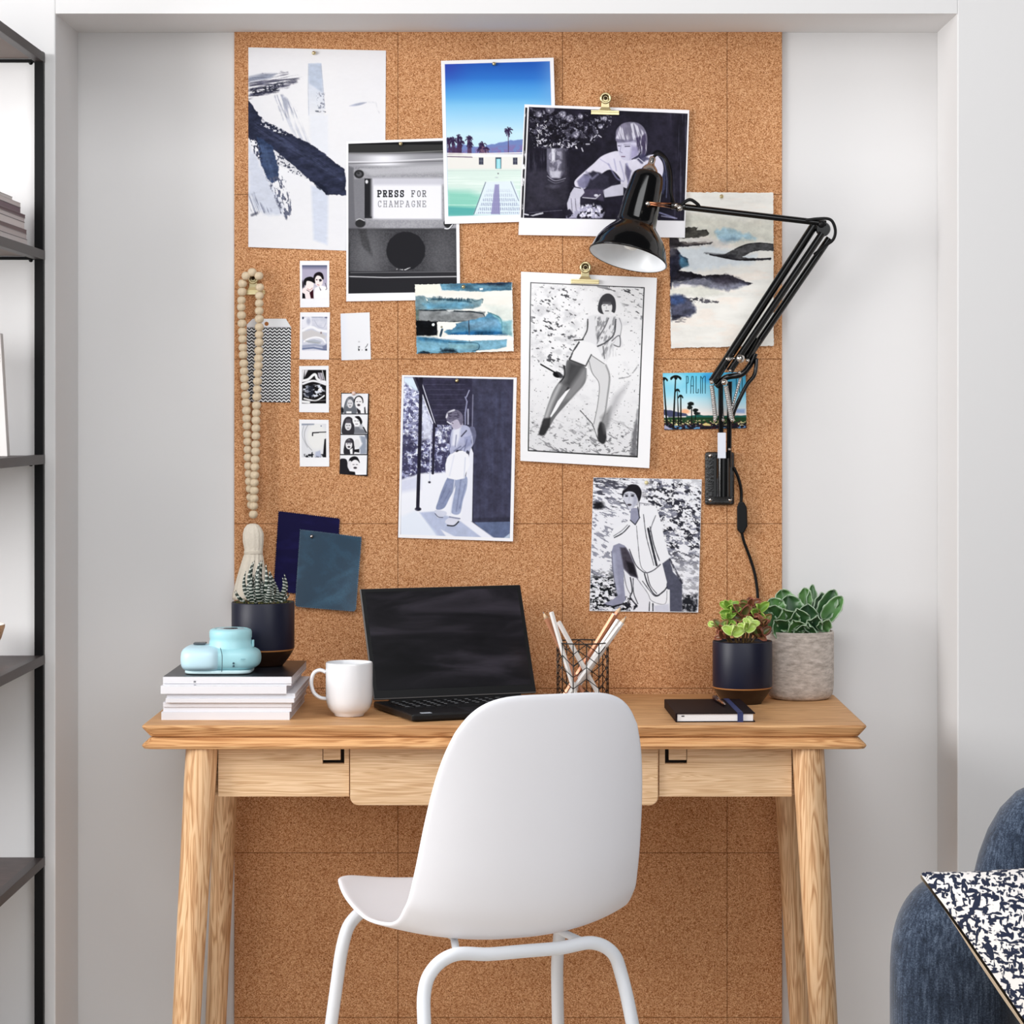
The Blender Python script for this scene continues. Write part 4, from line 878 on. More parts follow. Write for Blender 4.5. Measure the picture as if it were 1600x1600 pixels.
# ------------------------------------------------------------------ pinned pictures: printed pigment as colour data on a fine sheet
rs = np.random.RandomState(7)
def vnoise(X, Y, sx, sy, seed):
    """smooth value noise with cell size sx, sy (photo px)"""
    r_ = np.random.RandomState(seed); g = r_.rand(64, 64)
    x = X / sx; y = Y / sy
    xi = np.floor(x).astype(int); yi = np.floor(y).astype(int); fx = x - xi; fy = y - yi
    fx = fx*fx*(3-2*fx); fy = fy*fy*(3-2*fy)
    a = g[yi % 64, xi % 64]; b_ = g[yi % 64, (xi+1) % 64]; c = g[(yi+1) % 64, xi % 64]; d = g[(yi+1) % 64, (xi+1) % 64]
    return (a*(1-fx) + b_*fx)*(1-fy) + (c*(1-fx) + d*fx)*fy
def fbm(X, Y, sx, sy, seed, o=4):
    v = 0; a = 1; t = 0
    for i in range(o):
        v = v + a * vnoise(X + 13*i, Y + 7*i, sx/2**i, sy/2**i, seed + i*17); t += a; a *= 0.55
    return v / t
def Z(ox, oy, k):
    return lambda *pts: [(ox + x / k, oy + y / k) for x, y in pts]
def smooth2(pts, closed=True, n=6):
    return [(p.x, p.y) for p in crom([(x, y, 0) for x, y in pts], n, closed)]

class Sheet:
    def __init__(s, corners, K=1.5, base=(236, 236, 238)):
        tl, tr, br, bl = [np.array(c, float) for c in corners]
        W = max(np.hypot(*(tr-tl)), np.hypot(*(br-bl))); H = max(np.hypot(*(bl-tl)), np.hypot(*(br-tr)))
        s.W, s.H = W, H; nx, ny = int(W*K)+2, int(H*K)+2
        s.U, s.V = np.meshgrid(np.linspace(0, 1, nx), np.linspace(0, 1, ny))
        U, V = s.U[..., None], s.V[..., None]
        XY = (tl*(1-U) + tr*U)*(1-V) + (bl*(1-U) + br*U)*V
        s.X, s.Y = XY[..., 0], XY[..., 1]; s.K = K
        s.C = np.ones((ny, nx, 3)) * np.array(base, float); s.mask = None
    def inset(s, l, t, r_, b_):
        """alpha of the printed area inside white margins (px)"""
        x = s.U * s.W; y = s.V * s.H
        d = np.minimum(np.minimum(x - l, s.W - r_ - x), np.minimum(y - t, s.H - b_ - y))
        return np.clip(d * s.K + .5, 0, 1)
    def clip(s, a): s.mask = a; return s
    def put(s, a, col):
        if s.mask is not None: a = a * s.mask
        a = a[..., None]; col = np.asarray(col, float)
        s.C = s.C * (1 - a) + col * a; return s
    def fill(s, col, a=1.0): return s.put(np.ones_like(s.X) * a, col)
    def sdf(s, pts):
        pts = np.array(pts, float); X, Y = s.X, s.Y
        d = np.full(X.shape, 1e9); ins = np.zeros(X.shape, bool); n = len(pts)
        for i in range(n):
            ax, ay = pts[i]; bx, by = pts[(i+1) % n]; ex, ey = bx-ax, by-ay; q = ex*ex + ey*ey + 1e-9
            t = np.clip(((X-ax)*ex + (Y-ay)*ey)/q, 0, 1)
            d = np.minimum(d, (X-ax-t*ex)**2 + (Y-ay-t*ey)**2)
            if ey != 0:
                c = ((ay > Y) != (by > Y)) & (X < ex*(Y-ay)/ey + ax); ins ^= c
        d = np.sqrt(d); return np.where(ins, -d, d)
    def poly(s, pts, col, a=1.0, f=1.0, rough=0.0, rs_=6.0, seed=1, sm=False, tex=None):
        if sm: pts = smooth2(pts)
        d = s.sdf(pts)
        if rough: d = d + (fbm(s.X, s.Y, rs_, rs_, seed, 3) - .5) * 2 * rough
        al = np.clip(.5 - d / max(f, 1/s.K), 0, 1) * a
        if tex is not None: al = al * tex
        return s.put(al, col)
    def line(s, pts, w, col, a=1.0, f=0.8, sm=False, tex=None, taper=False, rough=0.0, seed=3):
        if sm: pts = smooth2(pts, False)
        pts = np.array(pts, float); best = np.full(s.X.shape, 1e9); n = len(pts)
        for i in range(n-1):
            ax, ay = pts[i]; bx, by = pts[i+1]; ex, ey = bx-ax, by-ay; q = ex*ex+ey*ey+1e-9
            t = np.clip(((s.X-ax)*ex + (s.Y-ay)*ey)/q, 0, 1)
            ww = w/2
            if taper:
                g = (i + t) / (n-1); ww = w/2 * np.clip(1 - np.abs(2*g-1)**2.2, .12, 1)
            best = np.minimum(best, np.hypot(s.X-ax-t*ex, s.Y-ay-t*ey) - ww)
        if rough: best = best + (fbm(s.X, s.Y, 5, 5, seed, 3)-.5)*2*rough
        al = np.clip(.5 - best/max(f, 1/s.K), 0, 1)*a
        if tex is not None: al = al*tex
        return s.put(al, col)
    def ell(s, cx, cy, rx, ry, col, a=1.0, f=1.0, rot=0.0, rough=0.0, seed=5, tex=None):
        c, sn = math.cos(R(rot)), math.sin(R(rot)); x = (s.X-cx)*c + (s.Y-cy)*sn; y = -(s.X-cx)*sn + (s.Y-cy)*c
        k = np.hypot(x/rx, y/ry); d = (k-1)*min(rx, ry)
        if rough: d = d + (fbm(s.X, s.Y, 5, 5, seed, 3)-.5)*2*rough
        al = np.clip(.5-d/max(f, 1/s.K), 0, 1)*a
        if tex is not None: al = al*tex
        return s.put(al, col)
    def noise(s, sx, sy, seed, lo, hi, o=4, rot=0.0):
        c, sn = math.cos(R(rot)), math.sin(R(rot)); x = s.X*c + s.Y*sn + 500; y = -s.X*sn + s.Y*c + 900
        return np.clip((fbm(x, y, sx, sy, seed, o) - lo)/(hi-lo), 0, 1)
    def rect(s, x0, y0, x1, y1, col, a=1.0, f=0.8, tex=None):
        return s.poly([(x0, y0), (x1, y0), (x1, y1), (x0, y1)], col, a, f, tex=tex)
    def wash(s, seed, amt, sx=14, sy=8):
        n = (fbm(s.X+90, s.Y+40, sx, sy, seed, 4)-.5)*2*amt + (fbm(s.X, s.Y, 3, 3, seed+1, 2)-.5)*amt*.6
        lum = s.C.mean(-1, keepdims=True)/255; s.C = np.clip(s.C*(1+n[..., None]*np.clip(.93-lum, 0, 1)*1.5), 0, 250); return s
    def build(s, name, label, cat, layer, curl=(0, 0, 0, 0), mat=None, group=None, cut=None, belly=0.0, wave=0.0, parent=None):
        """curl = lift of the four corners (tl,tr,br,bl) off the board in metres"""
        y0 = -(0.0078 + 0.0011*layer)
        U, V = s.U, s.V
        lift = (curl[0]*(1-U)**2*(1-V)**2 + curl[1]*U**2*(1-V)**2 + curl[2]*U**2*V**2 + curl[3]*(1-U)**2*V**2)
        lift = lift + belly*np.sin(np.pi*U)*np.sin(np.pi*V) + wave*(0.5+0.5*np.sin(U*5+V*3))
        y = y0 - lift; sc = FOC/(CD + y)
        X = (s.X - PX)/sc; Zc = CZ - (s.Y - PY)/sc
        ny, nx = X.shape; co = np.stack([X, y, Zc], -1).reshape(-1, 3)
        org = np.array([X.mean(), y0, Zc.mean()]); co = co - org
        idx = np.arange(nx*ny).reshape(ny, nx)
        q = np.stack([idx[:-1, :-1], idx[1:, :-1], idx[1:, 1:], idx[:-1, 1:]], -1).reshape(-1, 4)
        if cut is not None:
            k = cut.reshape(-1); keep = k[q].all(axis=1); q = q[keep]
            used = np.zeros(len(co), bool); used[q.ravel()] = True
            remap = np.cumsum(used)-1; q = remap[q]; co = co[used]; colr = s.C.reshape(-1, 3)[used]
        else: colr = s.C.reshape(-1, 3)
        me = bpy.data.meshes.new(name); nf = len(q)
        me.vertices.add(len(co)); me.vertices.foreach_set('co', co.ravel())
        me.loops.add(nf*4); me.loops.foreach_set('vertex_index', q.ravel().astype(np.int32))
        me.polygons.add(nf); me.polygons.foreach_set('loop_start', np.arange(0, nf*4, 4, dtype=np.int32))
        me.polygons.foreach_set('use_smooth', [True]*nf)
        me.update(calc_edges=True)
        a = me.color_attributes.new('Col', 'FLOAT_COLOR', 'POINT')
        cc = np.ones((len(co), 4), np.float32); cc[:, :3] = lin(np.clip(colr, 0, 255)); a.data.foreach_set('color', cc.ravel())
        me.materials.append(mat or m_print)
        o = bpy.data.objects.new(name, me); o.location = tuple(org); COL.objects.link(o)
        return tag(o, label, cat, group)

def deckle(sh, amp, sc=5, seed=4):
    """irregular torn edge mask"""
    x = sh.U*sh.W; y = sh.V*sh.H
    d = np.minimum(np.minimum(x, sh.W-x), np.minimum(y, sh.H-y))
    return d > (fbm(sh.X, sh.Y, sc, sc, seed, 3))*amp

# ---- 1 abstract ink painting
def art_abstract():
    s = Sheet([(388, 74), (603, 79), (601, 394), (388, 386)], 1.5, (233, 233, 236)); z = Z(360, 40, 4)
    s.put(s.noise(60, 60, 3, .4, .7)*.25, (228, 229, 236))
    # pale vertical wash
    s.poly(z((488, 235), (568, 235), (582, 400), (592, 700), (488, 700)), (205, 212, 226), 1, 1.5, 1.2, 5, 2, tex=np.clip(1.3-(s.Y-98)/75, .12, .9))
    s.poly(z((490, 240), (566, 238), (576, 420), (492, 360)), (176, 188, 208), .75, 3)
    s.line(z((488, 240), (486, 400), (490, 560)), .8, (160, 170, 190), .7)
    s.line(z((566, 240), (590, 520)), .8, (150, 155, 175), .6)
    s.poly(z((505, 1000), (612, 1020), (606, 1370), (520, 1340)), (206, 213, 229), .9, 5)
    s.poly(z((500, 560), (610, 560), (612, 860), (505, 860)), (226, 229, 237), .8, 5)
    # dry strokes
    st = s.noise(30, 2.2, 11, .42, .62, 3, 172); st2 = s.noise(2.2, 30, 12, .42, .62, 3, -20)
    s.poly(z((110, 330), (200, 300), (330, 290), (450, 320), (400, 370), (290, 410), (180, 450), (115, 460)), (78, 78, 96), .95, 4, 4, 7, 3, tex=st)
    s.poly(z((120, 400), (230, 375), (330, 350), (330, 375), (250, 420), (130, 440)), (40, 42, 58), .9, 3, 3, 4, 4, tex=s.noise(3, 2, 14, .42, .55))
    s.poly(z((112, 320), (200, 300), (290, 300), (250, 330), (120, 350)), (105, 115, 140), .6, 4)
    s.poly(z((275, 440), (330, 430), (400, 500), (425, 575), (330, 590)), (150, 155, 175), .8, 4, 3, tex=st2)
    s.poly(z((330, 580), (430, 590), (500, 740), (430, 720)), (200, 203, 215), .8, 5, tex=st2)
    s.poly(z((110, 740), (220, 920), (290, 1060), (330, 1180), (200, 1180), (110, 1060)), (196, 202, 218), .8, 8, 5, 9, 4)
    s.poly(z((110, 1010), (200, 1130), (250, 1160), (150, 1190), (115, 1160)), (120, 125, 145), .8, 5, 5, 7, 8, tex=st2)
    s.line(z((135, 1185), (165, 1172)), 3.5, (70, 72, 90), .7, 3)
    # dark band
    dk = (44, 48, 68)
    s.poly(z((100, 450), (150, 520), (205, 590), (350, 665), (500, 738), (620, 825), (712, 900), (726, 1062), (605, 1058), (510, 975), (400, 880), (290, 790), (180, 730), (100, 690)), dk, 1, 1.2, 2.0, 5, 5)
    s.poly(z((150, 600), (350, 700), (600, 860), (700, 950), (700, 980), (500, 860), (300, 740), (150, 660)), (66, 72, 98), .7, 5, tex=s.noise(26, 2.2, 21, .35, .65, 3, 32))
    s.poly(z((160, 690), (262, 750), (300, 890), (300, 960), (262, 985), (228, 950), (190, 860)), (50, 64, 94), .97, 1.5, 1.6, 4, 6)
    s.poly(z((180, 740), (220, 760), (275, 930), (255, 965)), (82, 100, 134), .6, 5, tex=s.noise(2, 26, 22, .35, .6, 3, -12))
    s.poly(z((225, 950), (330, 940), (392, 1150), (350, 1220), (310, 1160)), (88, 92, 112), .95, 3, 3, 4, 9, tex=s.noise(2.5, 6, 23, .5, .58, 3, -14))
    sp = s.noise(2.2, 2.2, 31, .60, .66, 2)
    s.poly(z((270, 780), (430, 880), (540, 980), (500, 960), (380, 920), (290, 860)), dk, .9, 2, 5, 5, 8, tex=np.maximum(sp, .1))
    s.poly(z((110, 680), (180, 720), (200, 860), (150, 800)), dk, .9, 2, 2, 4, 8, tex=s.noise(2.2, 2.2, 33, .5, .56, 2))
    s.poly(z((190, 560), (360, 660), (340, 700), (190, 620)), (225, 226, 232), .9, 1, 1, 3, 8, tex=s.noise(2.6, 1.8, 34, .60, .64, 2))
    s.poly(z((510, 965), (600, 1010), (612, 1058), (540, 1010)), (30, 34, 50), .8, 2, 2)
    # small marks
    s.line(z((745, 502), (800, 492), (850, 480)), 3.6, (150, 156, 178), .85, 2, taper=True)
    s.line(z((850, 478), (910, 480), (915, 510), (930, 545)), 1.2, (190, 192, 200), .6, 2, tex=s.noise(3, 3, 36, .4, .6))
    s.line(z((535, 535), (592, 540)), 2.2, (70, 74, 90), .85, 1.2, tex=s.noise(4, 2, 35, .35, .5))
    s.poly(z((540, 420), (585, 420), (590, 540), (550, 520)), (120, 125, 145), .8, 2, 2, 3, 9, tex=s.noise(2.2, 3, 37, .54, .6))
    s.wash(96, .3, 10, 4)
    return s.build('abstract_painting', 'white sheet with broad dark blue brush strokes pinned at top left', 'painting', 0, (0, .0, .0, .004), belly=.0004)

# ---- 2 typewritten sign photograph
GL = {'P': [[(0, 0), (0, 10)], [(0, 0), (4, 0), (5.5, 1.2), (5.5, 4), (4, 5.2), (0, 5.2)], [(-1, 10), (2.4, 10)], [(-1, 0), (1, 0)]],
      'R': [[(0, 0), (0, 10)], [(0, 0), (4, 0), (5.2, 1.2), (5.2, 3.8), (4, 5), (0, 5)], [(2.6, 5), (5, 10), (6.2, 10)], [(-1, 10), (2, 10)], [(-1, 0), (1, 0)]],
      'E': [[(0, 0), (0, 10)], [(-1, 0), (5.4, 0), (5.4, 2.4)], [(0, 5), (3.4, 5)], [(3.4, 3.8), (3.4, 6.2)], [(-1, 10), (5.6, 10), (5.6, 7.4)]],
      'S': [[(5.4, 0), (5.4, 3)], [(5.4, 1.8), (4, 0), (1.4, 0), (.1, 1.4), (.1, 3.4), (1.4, 4.7), (4.2, 5.3), (5.6, 6.6), (5.6, 8.6), (4.2, 10), (1.4, 10), (0, 8.3)], [(0, 7), (0, 10)]],
      'F': [[(.5, 0), (.5, 10)], [(-.6, 0), (5.8, 0), (5.8, 2.6)], [(.5, 5), (3.6, 5)], [(3.6, 3.8), (3.6, 6.2)], [(-.6, 10), (2.6, 10)]],
      'O': [[(3, 0), (5.2, 1.2), (6, 5), (5.2, 8.8), (3, 10), (.8, 8.8), (0, 5), (.8, 1.2), (3, 0)]],
      'C': [[(5.6, 0), (5.6, 3)], [(5.6, 2), (4.3, .2), (2.4, 0), (.8, 1.4), (0, 5), (.8, 8.6), (2.4, 10), (4.4, 9.8), (5.8, 8)]],
      'H': [[(.4, 0), (.4, 10)], [(5.2, 0), (5.2, 10)], [(.4, 5), (5.2, 5)], [(-.6, 0), (1.8, 0)], [(3.9, 0), (6.3, 0)], [(-.6, 10), (1.8, 10)], [(3.9, 10), (6.3, 10)]],
      'A': [[(2.4, 0), (0, 10)], [(3.2, 0), (5.8, 10)], [(1.4, 0), (3.2, 0)], [(1, 6.6), (4.8, 6.6)], [(-1, 10), (1.4, 10)], [(4.6, 10), (6.8, 10)]],
      'M': [[(0, 0), (0, 10)], [(6, 0), (6, 10)], [(0, 0), (3, 6), (6, 0)], [(-1, 0), (.6, 0)], [(5.4, 0), (7, 0)], [(-1, 10), (1.4, 10)], [(4.6, 10), (7, 10)]],
      'G': [[(5.4, 0), (5.4, 3)], [(5.4, 1.8), (4, 0), (2.2, 0), (.8, 1.4), (0, 5), (.8, 8.6), (2.6, 10), (4.4, 9.8), (5.4, 8.8), (5.4, 6)], [(3.2, 6), (6.4, 6)]],
      'N': [[(.3, 0), (.3, 10)], [(.3, 0), (5.4, 10)], [(5.4, 0), (5.4, 10)], [(-.8, 0), (.8, 0)], [(4.2, 0), (6.6, 0)], [(-.8, 10), (1.6, 10)]]}
def typed(s, text, x, y, adv, h, col, w, a=1.0):
    for i, ch in enumerate(text):
        for stroke in GL.get(ch, []):
            s.line([(x + i*adv + px_*h/10*.82, y + py_*h/10) for px_, py_ in stroke], w, col, a, .6)
def art_sign():
    s = Sheet([(541, 221), (716, 215), (719, 468), (541, 471)], 2.0, (242, 242, 246)); z = Z(360, 40, 4)
    s.clip(s.inset(3.5, 4, 5, 12.5)); s.fill((66, 66, 68))
    g = s.noise(1.6, 1.6, 5, .3, .7, 2)
    s.put(np.clip((s.Y-236)/6, 0, 1)*np.clip((266-s.Y)/4, 0, 1), (150, 150, 156))
    s.put(np.exp(-((s.X-600)/34)**2)*np.clip((s.Y-240)/5, 0, 1)*np.clip((262-s.Y)/5, 0, 1), (238, 238, 244))
    s.rect(540, 222, 722, 238, (52, 52, 52)); s.rect(540, 222, 722, 226, (24, 24, 26)); s.line([(541, 241), (720, 235)], 1.2, (150, 150, 150), .8)
    s.line([(541, 253), (600, 252), (720, 247)], 1.4, (235, 235, 240), .8); s.line([(541, 256), (720, 251)], 1, (70, 70, 74), .7)
    # plate
    s.put(np.clip((s.Y-258)/6, 0, 1)*np.clip((360-s.Y)/4, 0, 1), (128, 128, 134))
    s.poly([(553, 264), (722, 258), (722, 356), (566, 358), (553, 350)], (152, 152, 158), 1, 2)
    s.put(g*.22*np.clip((s.Y-258)/4, 0, 1), (226, 226, 230))
    s.poly([(563, 264), (660, 258), (722, 256), (722, 268), (580, 274)], (188, 188, 194), .8, 5)
    s.poly([(541, 258), (552, 262), (556, 350), (566, 362), (541, 365)], (104, 104, 110), .9, 3)
    s.poly([(552, 280), (570, 278), (570, 350), (556, 352)], (118, 118, 124), .8, 4)
    s.rect(569.5, 279, 582, 341, (34, 34, 38)); s.rect(579, 279, 584, 338, (150, 150, 155), .8, 3)
    s.rect(581, 277, 690, 344, (170, 170, 178), 1, 2); s.rect(583, 280, 690, 342, (236, 236, 242), 1, 3); s.rect(583, 279, 700, 289, (200, 200, 210), .9, 5)
    s.ell(573, 284, 2.2, 3, (220, 220, 225))
    s.ell(561, 272, 7.6, 6.6, (38, 38, 40), 1, 1.5); s.ell(561, 272, 4.4, 3.8, (90, 90, 94), .9, 2); s.ell(560, 270.5, 2, 1.6, (30, 30, 30), .7)
    # lower plate
    s.rect(540, 357, 724, 462, (58, 58, 62), 1, 3)
    s.ell(575, 398, 26, 40, (104, 104, 108), .8, 30); s.ell(690, 400, 22, 36, (92, 92, 96), .7, 26)
    s.poly([(560, 358), (572, 358), (582, 400), (566, 385)], (44, 44, 46), .6, 4)
    s.put(g*.16*np.clip((s.Y-358)/4, 0, 1), (150, 150, 155))
    s.ell(563, 349, 8, 6.5, (44, 44, 46), 1, 1.5); s.line([(557, 344), (562, 342), (569, 345)], 1.3, (210, 210, 214), .9, sm=True)
    s.ell(701, 349, 8, 7, (44, 44, 46)); s.line([(695, 357), (701, 357), (707, 351)], 1.6, (240, 240, 244), 1, sm=True)
    s.ell(634, 392, 30.5, 30, (34, 34, 38), 1, 1.5, rough=1.0); s.line([(620, 420.5), (633, 421.5), (643, 417)], 1.4, (235, 235, 238), .85, tex=s.noise(3, 3, 6, .35, .5))
    s.rect(540, 424, 724, 462, (44, 44, 48), 1, 1.2); s.line([(548, 426), (722, 424.5)], 1.2, (120, 120, 124), .8)
    s.line([(545, 432), (600, 433.5), (722, 432)], 1.6, (196, 196, 200), .95); s.rect(540, 435, 724, 462, (38, 38, 42))
    s.rect(540, 380, 546, 462, (34, 34, 36), .7, 4)
    typed(s, 'PRESS', 591, 298, 8.75, 9.2, (26, 26, 30), 1.9); typed(s, 'FOR', 643.5, 298, 8.75, 9.2, (60, 60, 64), 1.15)
    typed(s, 'CHAMPAGNE', 591, 314, 8.75, 9.2, (120, 120, 126), 1.0, .95)
    return s.build('sign_photograph', 'black and white photo print of a press for champagne button sign', 'photograph', 2, (0, 0, .003, .003), m_gloss_print)

# ---- 3 pool photograph
def art_pool():
    s = Sheet([(689, 95), (865, 90), (872, 345), (695, 350)], 1.7, (243, 243, 246)); z = Z(680, 80, 5.714)
    s.clip(s.inset(6, 5.5, 6, 12))
    t = np.clip((s.Y-100)/125, 0, 1)
    for k, c in [(0, (40, 92, 186))]: s.fill(c)
    s.put(np.clip(t/.28, 0, 1), (56, 134, 218)); s.put(np.clip((t-.18)/.34, 0, 1), (112, 188, 236)); s.put(np.clip((t-.42)/.45, 0, 1), (196, 228, 243))
    s.put(np.exp(-((s.X-865)/18)**2)*np.clip((200-s.Y)/60, 0, 1)*.5, (120, 170, 225)); s.put(np.exp(-((s.X-694)/30)**2-((s.Y-100)/30)**2)*.6, (58, 60, 168))
    # hills
    s.poly(z((100, 870), (240, 830), (330, 850), (420, 850), (520, 830), (640, 800), (760, 785), (900, 770), (1100, 760), (1100, 930), (100, 930)), (112, 132, 186), 1, 1.5, 2, 6, 3)
    s.poly(z((100, 890), (300, 870), (500, 860), (700, 840), (1100, 820), (1100, 930), (100, 930)), (132, 112, 164), .8, 4, 2, 4, 4, tex=s.noise(5, 4, 8, .35, .6))
    # palms
    rr = random.Random(4); dk = (48, 34, 66)
    def palm(cx, cy, r_, trunk, w=1.4, dense=14):
        s.line([(cx, cy), (cx + .3, trunk)], w, (84, 62, 92), .95)
        for i in range(dense):
            a_ = rr.uniform(0, 2*math.pi); l_ = r_*rr.uniform(.6, 1.1)
            s.line([(cx, cy), (cx + l_*.6*math.cos(a_), cy + l_*.6*math.sin(a_) - 1), (cx + l_*math.cos(a_), cy + l_*math.sin(a_) + 1.4)], 1.5, dk, .9, 1)
    g = lambda x, y: (680 + x/5.714, 80 + y/5.714)
    for (x, y, r_, w) in [(652, 712, 7.2, 1.3)]:
        palm(*g(x, y), r_, 240, w, 18)
    for (x, y, r_, w) in [(125, 790, 6, 3), (160, 800, 7, 4), (205, 770, 7, 4), (225, 820, 6, 4), (300, 785, 6.5, 5), (310, 830, 5, 5)]:
        palm(*g(x, y), r_, 243, w, 16)
    s.poly(z((100, 830), (240, 840), (240, 940), (100, 945)), (66, 44, 74), .85, 2, 4, 4, 5, tex=s.noise(2.5, 8, 9, .3, .5))
    for (x, y, r_, w) in [(425, 830, 6, 2), (410, 870, 6, 2), (455, 880, 5, 2)]: palm(*g(x, y), r_, 241, w, 14)
    s.poly(z((395, 880), (430, 850), (480, 880), (490, 915), (390, 915)), (150, 112, 128), .6, 2, 3, 3, 6, tex=s.noise(2, 2, 10, .4, .5))
    # wall and building
    s.rect(680, 241, 885, 268, (232, 231, 226)); s.line(z((100, 912), (330, 916), (760, 908), (1100, 905)), 1.6, (246, 240, 236), 1)
    s.line(z((100, 940), (330, 946)), 1.4, (92, 70, 98), .9); s.rect(737, 241, 885, 245, (246, 246, 242))
    for x in (410, 714, 1000):
        s.rect(*[v for p in z((x-20, 950), (x+20, 1012)) for v in p], (58, 60, 78)); s.line(z((x, 952), (x, 1010)), .5, (150, 155, 165), .9); s.line(z((x-18, 980), (x+18, 980)), .5, (150, 155, 165), .9)
    s.rect(*[v for p in z((538, 948), (590, 1050)) for v in p], (52, 74, 92)); s.rect(*[v for p in z((546, 962), (584, 1048)) for v in p], (150, 216, 226)); s.line(z((566, 962), (566, 1048)), .6, (220, 240, 245))
    # pool
    s.put(np.clip((s.Y-262)/5, 0, 1), (214, 232, 224)); s.put(np.clip((s.Y-285)/60, 0, 1)*.7, (182, 224, 212))
    s.put(np.clip((s.Y-272)/6, 0, 1)*s.noise(60, 1.6, 12, .45, .65)*.5, (240, 250, 245))
    s.poly(z((100, 1240), (300, 1250), (420, 1290), (360, 1470), (100, 1470)), (112, 196, 174), .7, 12); s.poly(z((100, 1385), (360, 1400), (340, 1470), (100, 1470)), (70, 160, 162), .7, 4)
    s.line(z((100, 1372), (380, 1374)), .7, (225, 245, 238), .9); s.line(z((100, 1068), (760, 1064)), .7, (190, 205, 202), .8)
    s.poly(z((450, 1170), (690, 1160), (760, 1330), (760, 1460), (345, 1460)), (222, 234, 242), .95, 3)
    til = ((np.mod(s.X-.1*s.Y, 3.2) < 1.9) & (np.mod(s.Y, 7.2) < 5)).astype(float)
    s.poly(z((470, 1220), (660, 1220), (760, 1400), (760, 1450), (370, 1450)), (140, 152, 184), .65, 2, tex=til*np.clip((s.Y-290)/26, 0, 1))
    s.poly(z((533, 1190), (565, 1190), (578, 1455), (498, 1455)), (136, 132, 178), .85, 1.6); s.line(z((568, 1190), (575, 1455)), .8, (110, 105, 160), .8)
    s.line(z((450, 1170), (345, 1455)), 1.1, (70, 84, 112), .9); s.line(z((675, 1165), (745, 1335)), 1.0, (80, 94, 122), .8)
    s.ell(*g(562, 1092), 1, 1, (90, 90, 100)); s.ell(*g(548, 1128), 2.4, 1, (170, 180, 190), .6)
    return s.build('pool_photograph', 'white bordered photo print of a pool and palms under deep blue sky', 'photograph', 3.5, (0, .004, .003, .002), m_gloss_print)

